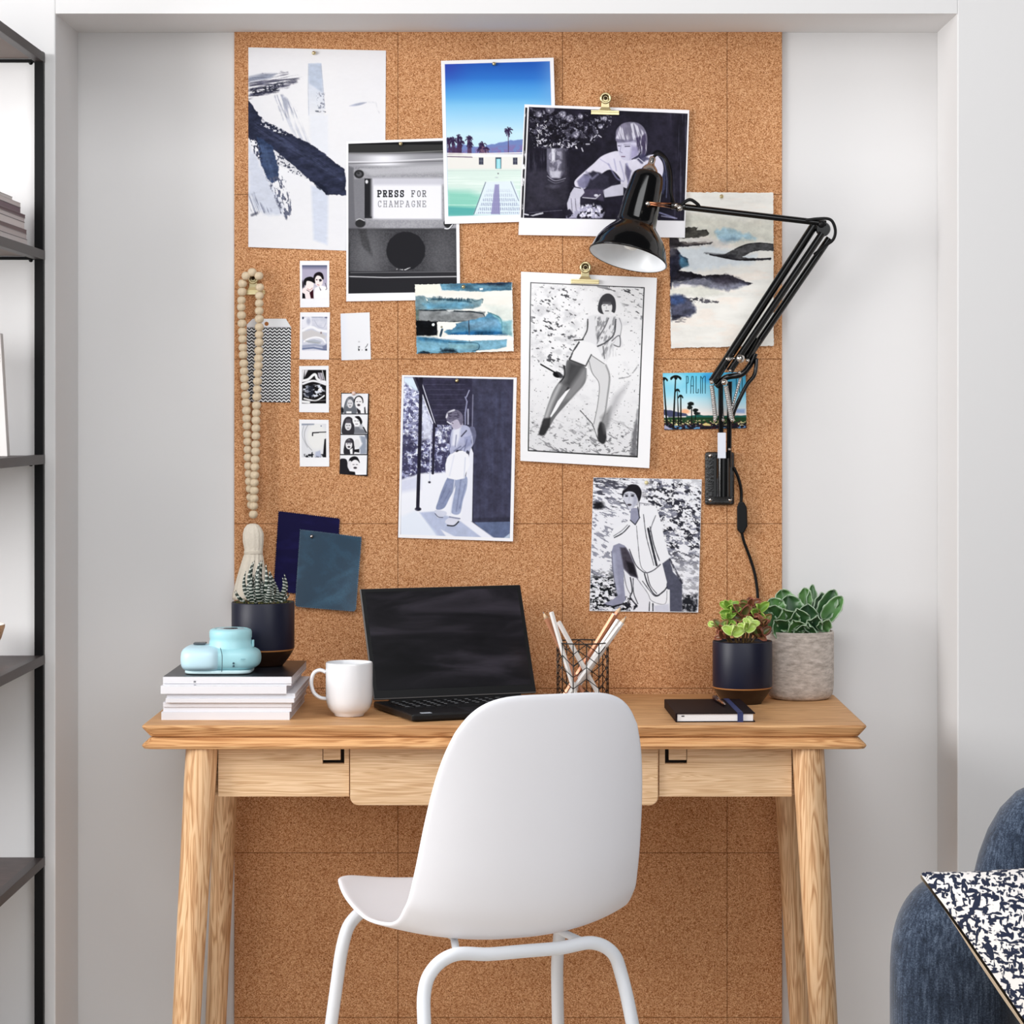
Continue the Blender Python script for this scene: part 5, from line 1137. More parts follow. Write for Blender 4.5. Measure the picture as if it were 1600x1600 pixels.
# ---- 4 seated portrait with flowers
def art_portrait():
    s = Sheet([(819.5, 163), (1077, 172), (1070, 371.5), (810, 367)], 1.7, (243, 242, 246)); z = Z(800, 140, 5.517)
    frame = s.sdf([(826.5, 167), (1074.5, 177.5), (1069, 345), (818.5, 340.5)])
    s.poly([(820.8, 168), (824, 168.3), (817, 340), (814, 340)], (24, 22, 26), .95, 1, tex=s.noise(3, 9, 3, .25, .4))
    s.clip(np.clip(.5-frame*1.6, 0, 1)); s.fill((28, 26, 37))
    s.put(s.noise(30, 60, 9, .4, .7)*.35, (54, 50, 68)); s.put(s.noise(3, 70, 19, .5, .7)*np.clip((s.X-1040)/20, 0, 1)*.6, (84, 82, 100))
    s.poly(z((120, 700), (480, 680), (480, 1000), (110, 1060)), (52, 50, 62), .8, 8)
    s.put(s.noise(1.8, 22, 29, .5, .7)*np.clip(1-np.abs(s.Y-252)/24, 0, 1)*np.clip((900-s.X)/20, 0, 1)*.5, (92, 90, 106))
    # foliage
    fm = np.clip(.5-(s.sdf(z((140, 170), (850, 230), (800, 330), (700, 460), (520, 520), (300, 500), (200, 480), (150, 330)))+(fbm(s.X, s.Y, 14, 14, 5)-.5)*16)/4, 0, 1)
    s.put(fm*s.noise(5, 5, 41, .56, .60, 3), (72, 70, 84)); s.put(fm*s.noise(3, 3, 42, .67, .71, 3), (150, 148, 164)); s.put(fm*s.noise(4, 4, 43, .56, .6, 3)*.9, (18, 16, 24))
    rr = random.Random(8); g = lambda x, y: (800+x/5.517, 140+y/5.517)
    for x, y, r_ in [(232, 215, 4.5), (497, 250, 6), (440, 212, 5), (552, 388, 5), (762, 318, 4), (330, 165, 7), (800, 250, 4), (590, 230, 4)]:
        s.ell(*g(x, y), r_, r_, (128, 126, 144), .75, 2, rough=1.2)
        for q in range(5): a_ = rr.uniform(0, 6.3); s.ell(g(x, y)[0]+r_*.5*math.cos(a_), g(x, y)[1]+r_*.5*math.sin(a_), 1.3, 1.3, (196, 194, 208), .7, 1)
    for i in range(46):
        x, y = (rr.uniform(215, 300), rr.uniform(270, 490)) if i < 26 else (rr.uniform(300, 560), rr.uniform(450, 500))
        a_ = rr.uniform(0, 3.1); X0, Y0 = g(x, y); s.line([(X0, Y0), (X0+3.4*math.cos(a_), Y0+3.4*math.sin(a_))], 1.3, (226, 224, 234), .85)
    for x, y, a_ in [(605, 515, 1.2), (650, 470, 0), (685, 425, 2), (755, 400, .6), (520, 480, -.8), (720, 400, 2.4)]:
        X0, Y0 = g(x, y); s.line([(X0-2*math.cos(a_), Y0-2*math.sin(a_)), (X0+3*math.cos(a_), Y0+3*math.sin(a_))], 2, (190, 188, 202), .9, taper=False)
    # vase
    s.poly(z((300, 505), (455, 505), (455, 700), (420, 765), (330, 760), (300, 700)), (104, 102, 118), 1, 1.5)
    s.poly(z((340, 510), (372, 510), (370, 620), (342, 620)), (226, 226, 236), .9, 2); s.put(np.clip(.5-s.sdf(z((305, 520), (440, 520), (440, 750), (330, 755)))/2, 0, 1)*s.noise(4, 6, 51, .5, .6)*.8, (170, 168, 184))
    s.poly(z((430, 510), (470, 510), (470, 730), (425, 750)), (58, 56, 68), .7, 4)
    s.poly(z((325, 700), (425, 705), (410, 762), (340, 760)), (200, 200, 212), .8, 3)
    s.line(z((305, 745), (370, 785), (460, 765)), 1.2, (150, 148, 164), .9, sm=True); s.line(z((310, 775), (370, 805), (450, 785)), 1, (120, 118, 134), .8, sm=True)
    s.ell(*g(350, 835), 8, 3, (110, 108, 124), .5, 4)
    # chair back
    s.line(z((1210, 560), (1260, 530), (1330, 590), (1370, 700), (1375, 900), (1370, 1030)), 3.4, (10, 9, 14), 1, sm=True)
    s.line(z((1235, 570), (1300, 600), (1335, 760), (1330, 930)), 1.6, (88, 92, 120), .8, sm=True); s.poly(z((1180, 560), (1250, 590), (1330, 720), (1310, 900), (1250, 900), (1280, 700)), (60, 66, 96), .8, 3, 2)
    # body: blouse
    bl = (212, 209, 224)
    s.poly(z((900, 530), (960, 560), (1000, 600), (1110, 590), (1230, 560), (1300, 640), (1290, 760), (1200, 900), (960, 840), (930, 760), (840, 690), (720, 770), (620, 860), (560, 850), (540, 790), (620, 710), (700, 640), (780, 570)), bl, 1, 1.2, sm=True)
    s.poly(z((620, 735), (700, 700), (830, 745), (840, 830), (900, 800), (900, 830), (760, 880), (640, 870)), (44, 42, 56), 1, 3, 1.5)
    s.poly(z((560, 790), (620, 730), (680, 750), (650, 830), (590, 880)), (118, 116, 146), .9, 3)
    s.line(z((640, 710), (690, 770), (740, 730)), 3, (140, 138, 166), .7, 3)
    s.poly(z((780, 870), (860, 830), (960, 810), (960, 910), (800, 930)), (200, 198, 214), 1, 1.5); s.put(np.clip(.5-s.sdf(z((600, 860), (790, 860), (790, 960), (600, 930)))/3, 0, 1)*.9, (66, 60, 80))
    for pts, w in [(((830, 640), (900, 760), (960, 790)), 2.2), (((880, 600), (900, 700)), 1.6), (((990, 640), (1010, 740), (1000, 830)), 3), (((930, 620), (960, 720), (970, 780)), 1.5), (((760, 600), (840, 650)), 1)]:
        s.line(z(*pts), w, (142, 140, 176), .7, 2, sm=True)
    s.poly(z((980, 640), (1030, 700), (1000, 800), (975, 720)), (70, 66, 92), .8, 3)
    # hands
    s.poly(z((540, 835), (610, 850), (625, 890), (590, 930), (590, 1050), (560, 1085), (540, 1080), (500, 1030), (480, 1035), (475, 980), (500, 900)), (196, 194, 210), 1, 1.2, 1)
    for x in (510, 545): s.line(z((x, 940), (x+10, 1060)), .9, (70, 66, 84), .8)
    s.line(z((520, 835), (590, 850)), 1.6, (50, 46, 62), .9); s.line(z((610, 930), (720, 940), (760, 905)), 1.6, (190, 188, 200), .9); s.ell(*g(725, 912), 3.2, 2, (225, 224, 235), .9)
    # lower light heap and table
    s.put(np.clip(.5-s.sdf(z((470, 1090), (560, 1030), (640, 990), (760, 1000), (800, 1050), (780, 1110), (470, 1110)))/3, 0, 1)*s.noise(4, 4, 61, .42, .5), (168, 166, 190))
    s.put(np.clip(.5-s.sdf(z((600, 1000), (700, 980), (780, 1030), (740, 1100), (580, 1100)))/3, 0, 1)*s.noise(3, 3, 62, .52, .58), (228, 226, 240))
    s.poly(z((150, 1085), (270, 1055), (270, 1070), (180, 1092)), (196, 196, 206), .95, 1, 1); s.line(z((100, 1072), (140, 1080)), 2, (210, 210, 220)); s.line(z((150, 1062), (430, 1040)), .8, (110, 108, 124), .7)
    s.line(z((1270, 1060), (1400, 1105)), 2.4, (140, 142, 180), .8, 1.5); s.line(z((1290, 1090), (1420, 1110)), 1.6, (170, 170, 200), .8, 1.5)
    # head
    s.poly(z((905, 450), (925, 440), (1120, 450), (1130, 530), (1060, 590), (1020, 610), (960, 605), (935, 580), (920, 545), (908, 500)), (198, 195, 216), 1, 1.2, sm=True)
    s.poly(z((1030, 480), (1110, 500), (1080, 580), (1020, 600)), (136, 130, 166), .7, 5)
    s.poly(z((895, 400), (905, 340), (960, 290), (1050, 280), (1120, 310), (1160, 380), (1165, 470), (1150, 560), (1110, 600), (1060, 600), (1090, 560), (1100, 500), (1075, 440), (1000, 450), (905, 450)), (120, 116, 136), 1, 1.4, sm=True)
    s.put(np.clip(.5-s.sdf(z((895, 420), (930, 320), (1050, 285), (1150, 370), (1160, 540), (1090, 590), (1080, 440), (980, 440)))/2, 0, 1)*s.noise(2.0, 26, 71, .48, .6, 2, -14)*.9, (212, 210, 224))
    s.put(np.clip(.5-s.sdf(z((1060, 420), (1150, 380), (1165, 540), (1100, 600), (1085, 520)))/3, 0, 1)*s.noise(2.2, 20, 72, .4, .55)*.9, (56, 48, 74))
    s.put(np.clip(.5-s.sdf(z((900, 430), (1060, 430), (1080, 455), (905, 462)))/2, 0, 1)*.5, (110, 106, 132))
    s.line(z((975, 490), (1015, 488)), 1.6, (52, 48, 68), .9); s.line(z((915, 485), (930, 486)), 1.4, (70, 66, 86), .8); s.line(z((965, 475), (1020, 470)), .9, (90, 86, 106), .7)
    s.line(z((940, 480), (930, 535), (950, 545)), 1, (120, 116, 146), .8); s.line(z((945, 577), (972, 578)), 1.6, (110, 84, 110), .9)
    s.line(z((1035, 600), (1090, 570), (1110, 540)), 1.6, (30, 28, 40), .9)
    s.poly(z((1060, 590), (1110, 560), (1150, 560), (1180, 600), (1120, 640)), (50, 48, 76), .8, 3, 2); s.line(z((1040, 620), (1090, 590), (1150, 640)), 1.5, (220, 220, 232), .8)
    s.mask = None; s.wash(93, .22, 8, 8)
    return s.build('portrait_photograph', 'landscape black and white photo of a seated person beside a vase of flowers', 'photograph', 5.5, (0, 0, .003, .005), m_gloss_print)

# ---- 5 torn-edge ink landscape
def art_ink():
    s = Sheet([(1044, 299), (1209.5, 300), (1210, 541.5), (1047, 545)], 1.7, (238, 236, 230)); z = Z(1030, 290, 5.926)
    s.put(s.noise(60, 9, 4, .35, .7)*.45, (222, 220, 214)); s.put(s.noise(40, 12, 14, .55, .75)*.5, (240, 226, 214))
    s.poly(z((100, 270), (600, 270), (1060, 340), (1060, 520), (700, 560), (250, 420), (100, 400)), (205, 205, 192), .7, 14, 6, 12, 3)
    s.poly(z((520, 420), (600, 390), (720, 420), (800, 440), (900, 490), (700, 500), (560, 520)), (150, 184, 200), .85, 5, 5, 9, 5, sm=True)
    s.poly(z((560, 480), (700, 470), (760, 500), (640, 540), (560, 530)), (120, 150, 172), .6, 6, 4)
    s.poly(z((230, 440), (640, 520), (650, 560), (300, 600)), (204, 200, 196), .6, 8, 4)
    s.poly(z((150, 580), (460, 560), (900, 640), (880, 720), (300, 790), (200, 760)), (214, 222, 228), .9, 8, 4)
    # top dark patch, left mass
    ink = (44, 40, 44)
    s.poly(z((80, 385), (360, 385), (350, 410), (440, 405), (465, 440), (440, 468), (360, 480), (240, 490), (80, 480)), (64, 62, 58), 1, 1, 1.6, 4, 6)
    s.poly(z((80, 470), (180, 490), (190, 520), (300, 530), (500, 522), (480, 545), (300, 560), (180, 570), (80, 590)), ink, .95, 1.2, 1.8, 5, 7)
    s.poly(z((200, 520), (420, 520), (480, 530), (250, 550)), (150, 140, 134), .6, 2, 2)
    s.poly(z((80, 580), (160, 585), (200, 640), (260, 680), (270, 730), (200, 770), (180, 790), (200, 830), (120, 900), (110, 960), (70, 960)), (42, 42, 56), 1, 1.6, 2, 6, 8)
    s.poly(z((190, 640), (262, 690), (268, 735), (210, 768), (190, 720)), (78, 124, 152), .9, 4, 2)
    s.poly(z((80, 560), (170, 570), (150, 640), (100, 660)), (110, 106, 112), .6, 6)
    s.poly(z((180, 785), (300, 800), (400, 835), (520, 825), (640, 820), (740, 865), (865, 905), (820, 918), (720, 900), (600, 900), (400, 860), (240, 880), (120, 890)), (36, 34, 42), 1, 1.2, 1.6, 5, 9)
    s.poly(z((120, 880), (420, 850), (700, 880), (820, 915), (700, 960), (640, 975), (520, 960), (400, 930), (240, 920), (120, 960)), (96, 98, 116), .85, 5, 4, 8, 10)
    s.poly(z((480, 840), (640, 825), (760, 880), (640, 920), (500, 900)), (58, 54, 64), .8, 6, 3)
    s.poly(z((190, 915), (300, 920), (290, 945), (200, 945)), (240, 238, 236), .9, 2, 1)
    s.poly(z((90, 960), (300, 930), (500, 950), (600, 1000), (400, 1030), (180, 1010), (90, 1020)), (214, 214, 204), .8, 5, 3)
    # right wing
    s.poly(z((410, 625), (500, 640), (590, 640), (700, 590), (800, 545), (930, 528), (1062, 540), (1062, 605), (930, 600), (840, 620), (770, 660), (830, 670), (1035, 672), (1030, 688), (850, 698), (700, 685), (560, 655), (470, 640)), (72, 72, 74), 1, 1, 1.2, 4, 11)
    s.line(z((700, 590), (800, 548), (930, 531), (1062, 545)), 1.6, (34, 34, 36), .8, sm=True, rough=.4); s.line(z((470, 637), (600, 665), (760, 688), (1030, 676)), 2.6, (28, 26, 30), .95, sm=True, rough=.5)
    s.poly(z((420, 620), (580, 635), (720, 640), (700, 680), (560, 655)), (36, 36, 40), .8, 3)
    # lower left mass
    s.poly(z((85, 1030), (150, 1005), (220, 1020), (280, 1045), (330, 1120), (340, 1180), (280, 1220), (120, 1245), (100, 1150)), (60, 62, 80), .95, 4, 4, 8, 12)
    s.poly(z((90, 1030), (150, 1008), (240, 1040), (230, 1090), (120, 1100)), (54, 74, 118), .8, 6, 2)
    s.poly(z((110, 1190), (280, 1200), (240, 1245), (110, 1240)), (44, 42, 54), .8, 3, 3, tex=s.noise(14, 2, 15, .35, .5))
    s.poly(z((240, 1040), (400, 1040), (560, 1075), (550, 1084), (400, 1085), (300, 1080)), (60, 58, 66), .9, 1.5, 2.5, 4, 16, tex=s.noise(4, 3, 17, .35, .5)); s.line(z((150, 1262), (240, 1260)), 1.6, (70, 66, 76), .8, tex=s.noise(5, 2, 18, .35, .5))
    s.wash(92, .6)
    return s.build('ink_landscape_painting', 'torn-edged watercolour sheet with black and grey ink clouds behind the lamp arm', 'painting', 2, (0, .003, .004, .003), None, cut=deckle(s, 1.8), wave=.0008)

# ---- 6 postcard
def art_postcard():
    s = Sheet([(1035.5, 583), (1165, 581.5), (1166.5, 669), (1038, 671.5)], 2.0, (240, 240, 242)); z = Z(1020, 570, 10)
    t = np.clip((s.Y-582)/66, 0, 1)
    s.fill((92, 196, 230)); s.put(np.clip(t*1.5, 0, 1), (178, 226, 240)); s.put(np.clip((t-.55)*2.2, 0, 1), (246, 232, 226)); s.put(np.clip((s.X-1085)/60, 0, 1)*np.clip(1-t, 0, 1)*.7, (70, 176, 228))
    s.ell(1053, 592, 16, 9, (190, 232, 240), .7, 12); s.ell(1106, 590, 8, 7, (52, 150, 220), .7, 9)
    s.poly(z((1300, 690), (1440, 690), (1440, 760), (1300, 750)), (130, 160, 208), .8, 3); s.ell(1071, 643, 7, 3.6, (244, 176, 128), .9, 3)
    s.poly(z((160, 700), (260, 705), (330, 730), (520, 760), (560, 800), (160, 820)), (70, 74, 104), 1, 1.2, .8); s.poly(z((520, 800), (720, 780), (800, 790), (1100, 795), (1460, 790), (1460, 900), (520, 900)), (32, 92, 84), 1, 1.2, .6)
    s.rect(1030, 652, 1170, 674, (34, 66, 38), 1, 1.5); s.rect(1030, 661, 1170, 674, (22, 24, 34), 1, 2)
    s.put(np.clip((s.Y-655)/2, 0, 1)*np.clip((666-s.Y)/2, 0, 1)*s.noise(3.2, 1.8, 31, .60, .64), (224, 214, 160)); s.put(np.clip((s.Y-655)/2, 0, 1)*s.noise(3, 2, 32, .56, .62)*.8, (64, 30, 40))
    s.poly(z((770, 930), (830, 905), (910, 935), (900, 955), (800, 950)), (240, 216, 140), .9, 1); s.put(np.clip((s.Y-664.5), 0, 1)*s.noise(4, 2, 33, .55, .62)*.8, (110, 170, 220))
    s.poly(z((160, 1000), (190, 940), (260, 985), (300, 1010)), (170, 166, 190), 1, 1); s.poly(z((160, 780), (240, 800), (240, 830), (180, 830)), (230, 232, 236), .9, 1)
    dk = (16, 22, 20); rr = random.Random(3)
    def trunk(a_, b_, w0, w1):
        (x0, y0), (x1, y1) = z(a_, b_); s.poly([(x0-w0/2, y0), (x0+w0/2, y0), (x1+w1/2, y1), (x1-w1/2, y1)], dk, 1, .8)
    def crown(c, r_, k=11):
        x0, y0 = z(c)[0]
        for i in range(k):
            a_ = math.pi*(i/(k-1))*1.25 - .4; ex = x0 - r_*math.cos(a_); ey = y0 - r_*.5*math.sin(a_)
            s.line([(x0, y0), ((x0+ex)/2, (y0+ey)/2-1.2), (ex, ey+1.6)], 1.5, dk, 1, .8)
        s.ell(x0, y0+.5, r_*.3, r_*.35, dk)
    trunk((172, 240), (220, 950), 1.6, 3); crown((175, 225), 5.5); trunk((355, 230), (320, 980), 1.8, 3.2); crown((360, 200), 8.2, 13)
    trunk((384, 420), (405, 960), 1, 2.4); crown((385, 400), 3.2, 9); trunk((437, 510), (440, 940), 1.8, 2.4); crown((433, 495), 3.6, 9)
    s.ell(1079.5, 631, 5.2, 3.2, dk, 1, 1, rough=1); s.ell(1078, 636, 4, 3.6, dk, .95, 1, rough=1.4); s.line(z((607, 700), (607, 940)), 1.6, dk); s.ell(1087, 641, 4, 2.6, dk, 1, 1, rough=1); s.ell(1089, 646, 4.4, 2.8, dk, .95, 1, rough=1.2); s.line(z((670, 760), (660, 940)), 1.4, dk)
    tc = (20, 66, 84)
    for x0, ss in [(0, [[(52.5, 60+0), (52.5, 44.5)], [(52.5, 17.5), (54.6, 17), (55.6, 22), (54.6, 28), (52.5, 28.4)], [(52.5, 17.5), (52.5, 44.5)]])]: pass
    L = [[(1072.6, 588), (1072.6, 614.5)], [(1072.6, 588), (1075, 588.2), (1075.4, 592), (1075, 598), (1072.8, 599)],
         [(1079.2, 614.5), (1079.8, 595), (1081, 588.2), (1083, 588.2), (1083.4, 595), (1083.4, 614.5)], [(1079.6, 603), (1083.4, 603)],
         [(1087.8, 588), (1087.6, 613.8), (1091, 613.8), (1091.2, 608)],
         [(1094.6, 614.5), (1094.8, 588), (1097.6, 592), (1097.6, 614.5)], [(1097.6, 592), (1100, 588), (1102, 588), (1102, 614.5)],
         [(1150.6, 588), (1150.6, 613)], [(1155.4, 588), (1155.4, 613), (1158.4, 612.4), (1159.6, 608), (1159.6, 592), (1158.2, 588), (1155.4, 588)]]
    for q in L: s.line(q, 1.15, tc, .92, .7)
    return s.build('palm_postcard', 'turquoise palm tree postcard with tall lettering pinned behind the lamp springs', 'postcard', 1, (0, 0, .002, .002), m_gloss_print)

# ---- 7 beach photograph
def art_beach():
    s = Sheet([(814, 424.5), (1026.5, 434), (1014.5, 731.5), (813, 720)], 1.6, (243, 243, 245)); z = Z(800, 405, 4.776)
    g = lambda x, y: (800+x/4.776, 405+y/4.776)
    fr = z((137, 172), (990, 210), (938, 1480), (118, 1432))
    s.poly(fr, (22, 22, 24), 1, .8); ins = z((143, 178), (982, 216), (930, 1468), (126, 1424))
    d = s.sdf(ins); s.clip(np.clip(.5-d*1.4, 0, 1)); s.fill((238, 238, 240))
    s.put(np.clip(-(s.Y-700)/-260, 0, 1)*0, (0, 0, 0))
    s.put(np.clip((s.Y-560)/130, 0, 1)*.45, (205, 205, 208))
    # sand and rock marks
    up = np.clip(.5-s.sdf(z((143, 220), (420, 200), (520, 340), (460, 700), (380, 820), (150, 760)))/14, 0, 1)
    s.put(up*s.noise(7, 4, 81, .66, .70, 3, 20)*.85, (50, 50, 54)); s.put(up*s.noise(14, 10, 82, .5, .7)*.35, (170, 170, 175))
    ur = np.clip(.5-s.sdf(z((640, 210), (985, 210), (970, 480), (880, 380), (780, 250)))/12, 0, 1)
    s.put(ur*s.noise(11, 3.4, 83, .62, .67, 3, 14)*.85, (52, 52, 56))
    lo = np.clip((s.Y-648)/36, 0, 1)
    s.put(lo*s.noise(12, 3, 84, .62, .68, 4, 28)*.7, (110, 110, 114)); s.put(lo*s.noise(6, 3, 85, .67, .71, 3, -10)*.6, (70, 70, 74)); s.put(s.noise(12, 9, 86, .55, .8)*.4, (205, 205, 209))
    s.put(s.noise(3, 2.2, 87, .80, .85, 2)*.7, (70, 70, 74))
    s.poly(z((900, 1300), (940, 1120), (930, 1480), (880, 1470)), (90, 90, 94), .8, 4, 2)
    # shadow to the right of figure
    s.line(z((800, 890), (880, 870), (950, 780)), 2, (130, 130, 134), .7, sm=True, tex=s.noise(6, 3, 88, .3, .5)); s.poly(z((700, 1180), (760, 1020), (870, 920), (800, 1060), (710, 1260)), (160, 160, 164), .6, 9)
    # dagger-like strap
    s.line(z((215, 785), (320, 845)), 2.2, (26, 26, 28), 1); s.ell(*g(338, 862), 7, 4.6, (20, 20, 22), 1, 1.2, rot=15); s.poly(z((330, 835), (375, 860), (390, 880), (360, 890)), (60, 60, 64), .9, 2)
    s.line(z((390, 800), (392, 870), (350, 930), (330, 960)), 3, (30, 30, 32), .9, 1.5, sm=True)
    # legs
    s.poly(z((425, 750), (540, 800), (555, 860), (540, 930), (470, 1010), (400, 1090), (330, 1170), (280, 1250), (240, 1310), (205, 1300), (235, 1190), (270, 1080), (320, 960), (390, 890), (400, 800)), (108, 108, 110), 1, 1.6, sm=True)
    s.poly(z((480, 790), (550, 820), (555, 880), (520, 950), (440, 1040), (380, 1060), (430, 940), (400, 900)), (138, 138, 140), .9, 6)
    s.poly(z((430, 770), (540, 790), (500, 860), (430, 960), (395, 930)), (54, 54, 56), .75, 8)
    s.line(z((355, 940), (290, 1080), (240, 1230)), 6, (196, 196, 198), .8, 5, sm=True); s.line(z((420, 960), (370, 1040), (300, 1160)), 2.6, (30, 30, 32), .8, 2.5, sm=True)
    s.poly(z((435, 965), (330, 1130), (285, 1190), (285, 1170), (340, 1060), (400, 985)), (240, 240, 242), 1, 1)
    s.poly(z((235, 1190), (290, 1180), (280, 1250), (240, 1315), (195, 1310)), (44, 44, 46), .9, 3, 1)
    s.poly(z((560, 790), (600, 725), (690, 790), (728, 880), (722, 960), (700, 1060), (680, 1200), (690, 1330), (690, 1372), (640, 1340), (610, 1250), (640, 1080), (650, 920), (600, 850)), (214, 214, 216), 1, 1.4, sm=True)
    s.line(z((575, 760), (600, 850), (650, 930), (640, 1080), (610, 1230)), 1.2, (110, 110, 112), .8, sm=True); s.line(z((700, 790), (728, 880), (710, 1040), (690, 1160), (650, 1270)), 2.4, (120, 120, 122), .75, 2, sm=True)
    s.poly(z((650, 1220), (690, 1230), (705, 1320), (685, 1378), (640, 1345)), (40, 40, 42), .95, 2.5, 1, sm=True); s.line(z((510, 1130), (600, 1230), (640, 1340)), 1.4, (70, 70, 72), .85, rough=.5)
    s.poly(z((660, 1180), (740, 1100), (720, 1250), (690, 1300)), (120, 120, 122), .7, 6)
    # shorts, shirt
    s.poly(z((450, 690), (490, 620), (600, 600), (690, 640), (690, 780), (610, 725), (590, 715), (550, 795), (430, 750)), (236, 236, 238), 1, 1)
    s.line(z((430, 750), (550, 797), (592, 712)), 2, (60, 60, 62), .9); s.line(z((590, 715), (690, 782)), 1.4, (110, 110, 112), .8)
    s.poly(z((560, 440), (650, 415), (760, 430), (820, 450), (810, 560), (830, 650), (760, 660), (700, 760), (620, 640), (520, 610), (470, 605), (540, 590)), (226, 226, 229), 1, 1.4, sm=True)
    s.put(np.clip(.5-s.sdf(z((620, 430), (770, 430), (770, 600), (690, 760), (630, 620)))/3, 0, 1)*s.noise(3, 9, 89, .5, .62, 3, 22)*.7, (120, 120, 124))
    s.line(z((565, 450), (560, 530), (525, 600)), 2.2, (56, 56, 58), .85, sm=True, rough=.4); s.line(z((465, 605), (530, 600)), 2.2, (50, 50, 52), .9)
    s.line(z((500, 620), (455, 690), (430, 745)), 2.2, (46, 46, 48), .85, rough=.8); s.line(z((720, 440), (690, 510), (640, 590)), 2, (84, 84, 88), .8, sm=True)
    s.line(z((775, 450), (760, 560), (700, 620), (640, 650)), 2.2, (56, 56, 60), .85, sm=True, rough=.5); s.line(z((745, 610), (800, 570), (805, 650), (760, 640)), 1.5, (70, 70, 74), .85, sm=True)
    s.line(z((800, 440), (818, 500), (805, 580)), 1.1, (120, 120, 124), .8, sm=True); s.line(z((640, 440), (640, 600)), 1.4, (100, 100, 104), .7, rough=1, tex=s.noise(3, 4, 92, .35, .5))
    s.poly(z((680, 660), (760, 650), (780, 720), (700, 740)), (190, 190, 194), .5, 3, tex=s.noise(2, 12, 90, .45, .6)); s.line(z((680, 650), (690, 740)), 1.8, (90, 90, 94), .8, 1.4)
    # head
    s.poly(z((655, 400), (640, 370), (655, 300), (690, 262), (730, 258), (765, 290), (776, 350), (765, 400), (735, 390), (690, 410)), (64, 64, 68), 1, 1.1, sm=True)
    s.poly(z((672, 340), (740, 335), (745, 380), (722, 415), (700, 420), (678, 395)), (230, 230, 232), 1, 1, sm=True)
    s.line(z((682, 345), (696, 343)), 1, (50, 50, 52), .9); s.line(z((718, 343), (736, 341)), 1, (50, 50, 52), .9); s.line(z((705, 355), (704, 370)), .7, (150, 150, 152), .8); s.line(z((698, 386), (720, 386)), 1.6, (80, 80, 84), .9)
    s.poly(z((672, 335), (678, 318), (738, 318), (742, 338)), (90, 90, 94), .9, 1)
    return s.build('beach_photograph', 'clipped portrait photo of a person in white shirt leaning on sand', 'photograph', 4.2, (0, .001, .006, .004))

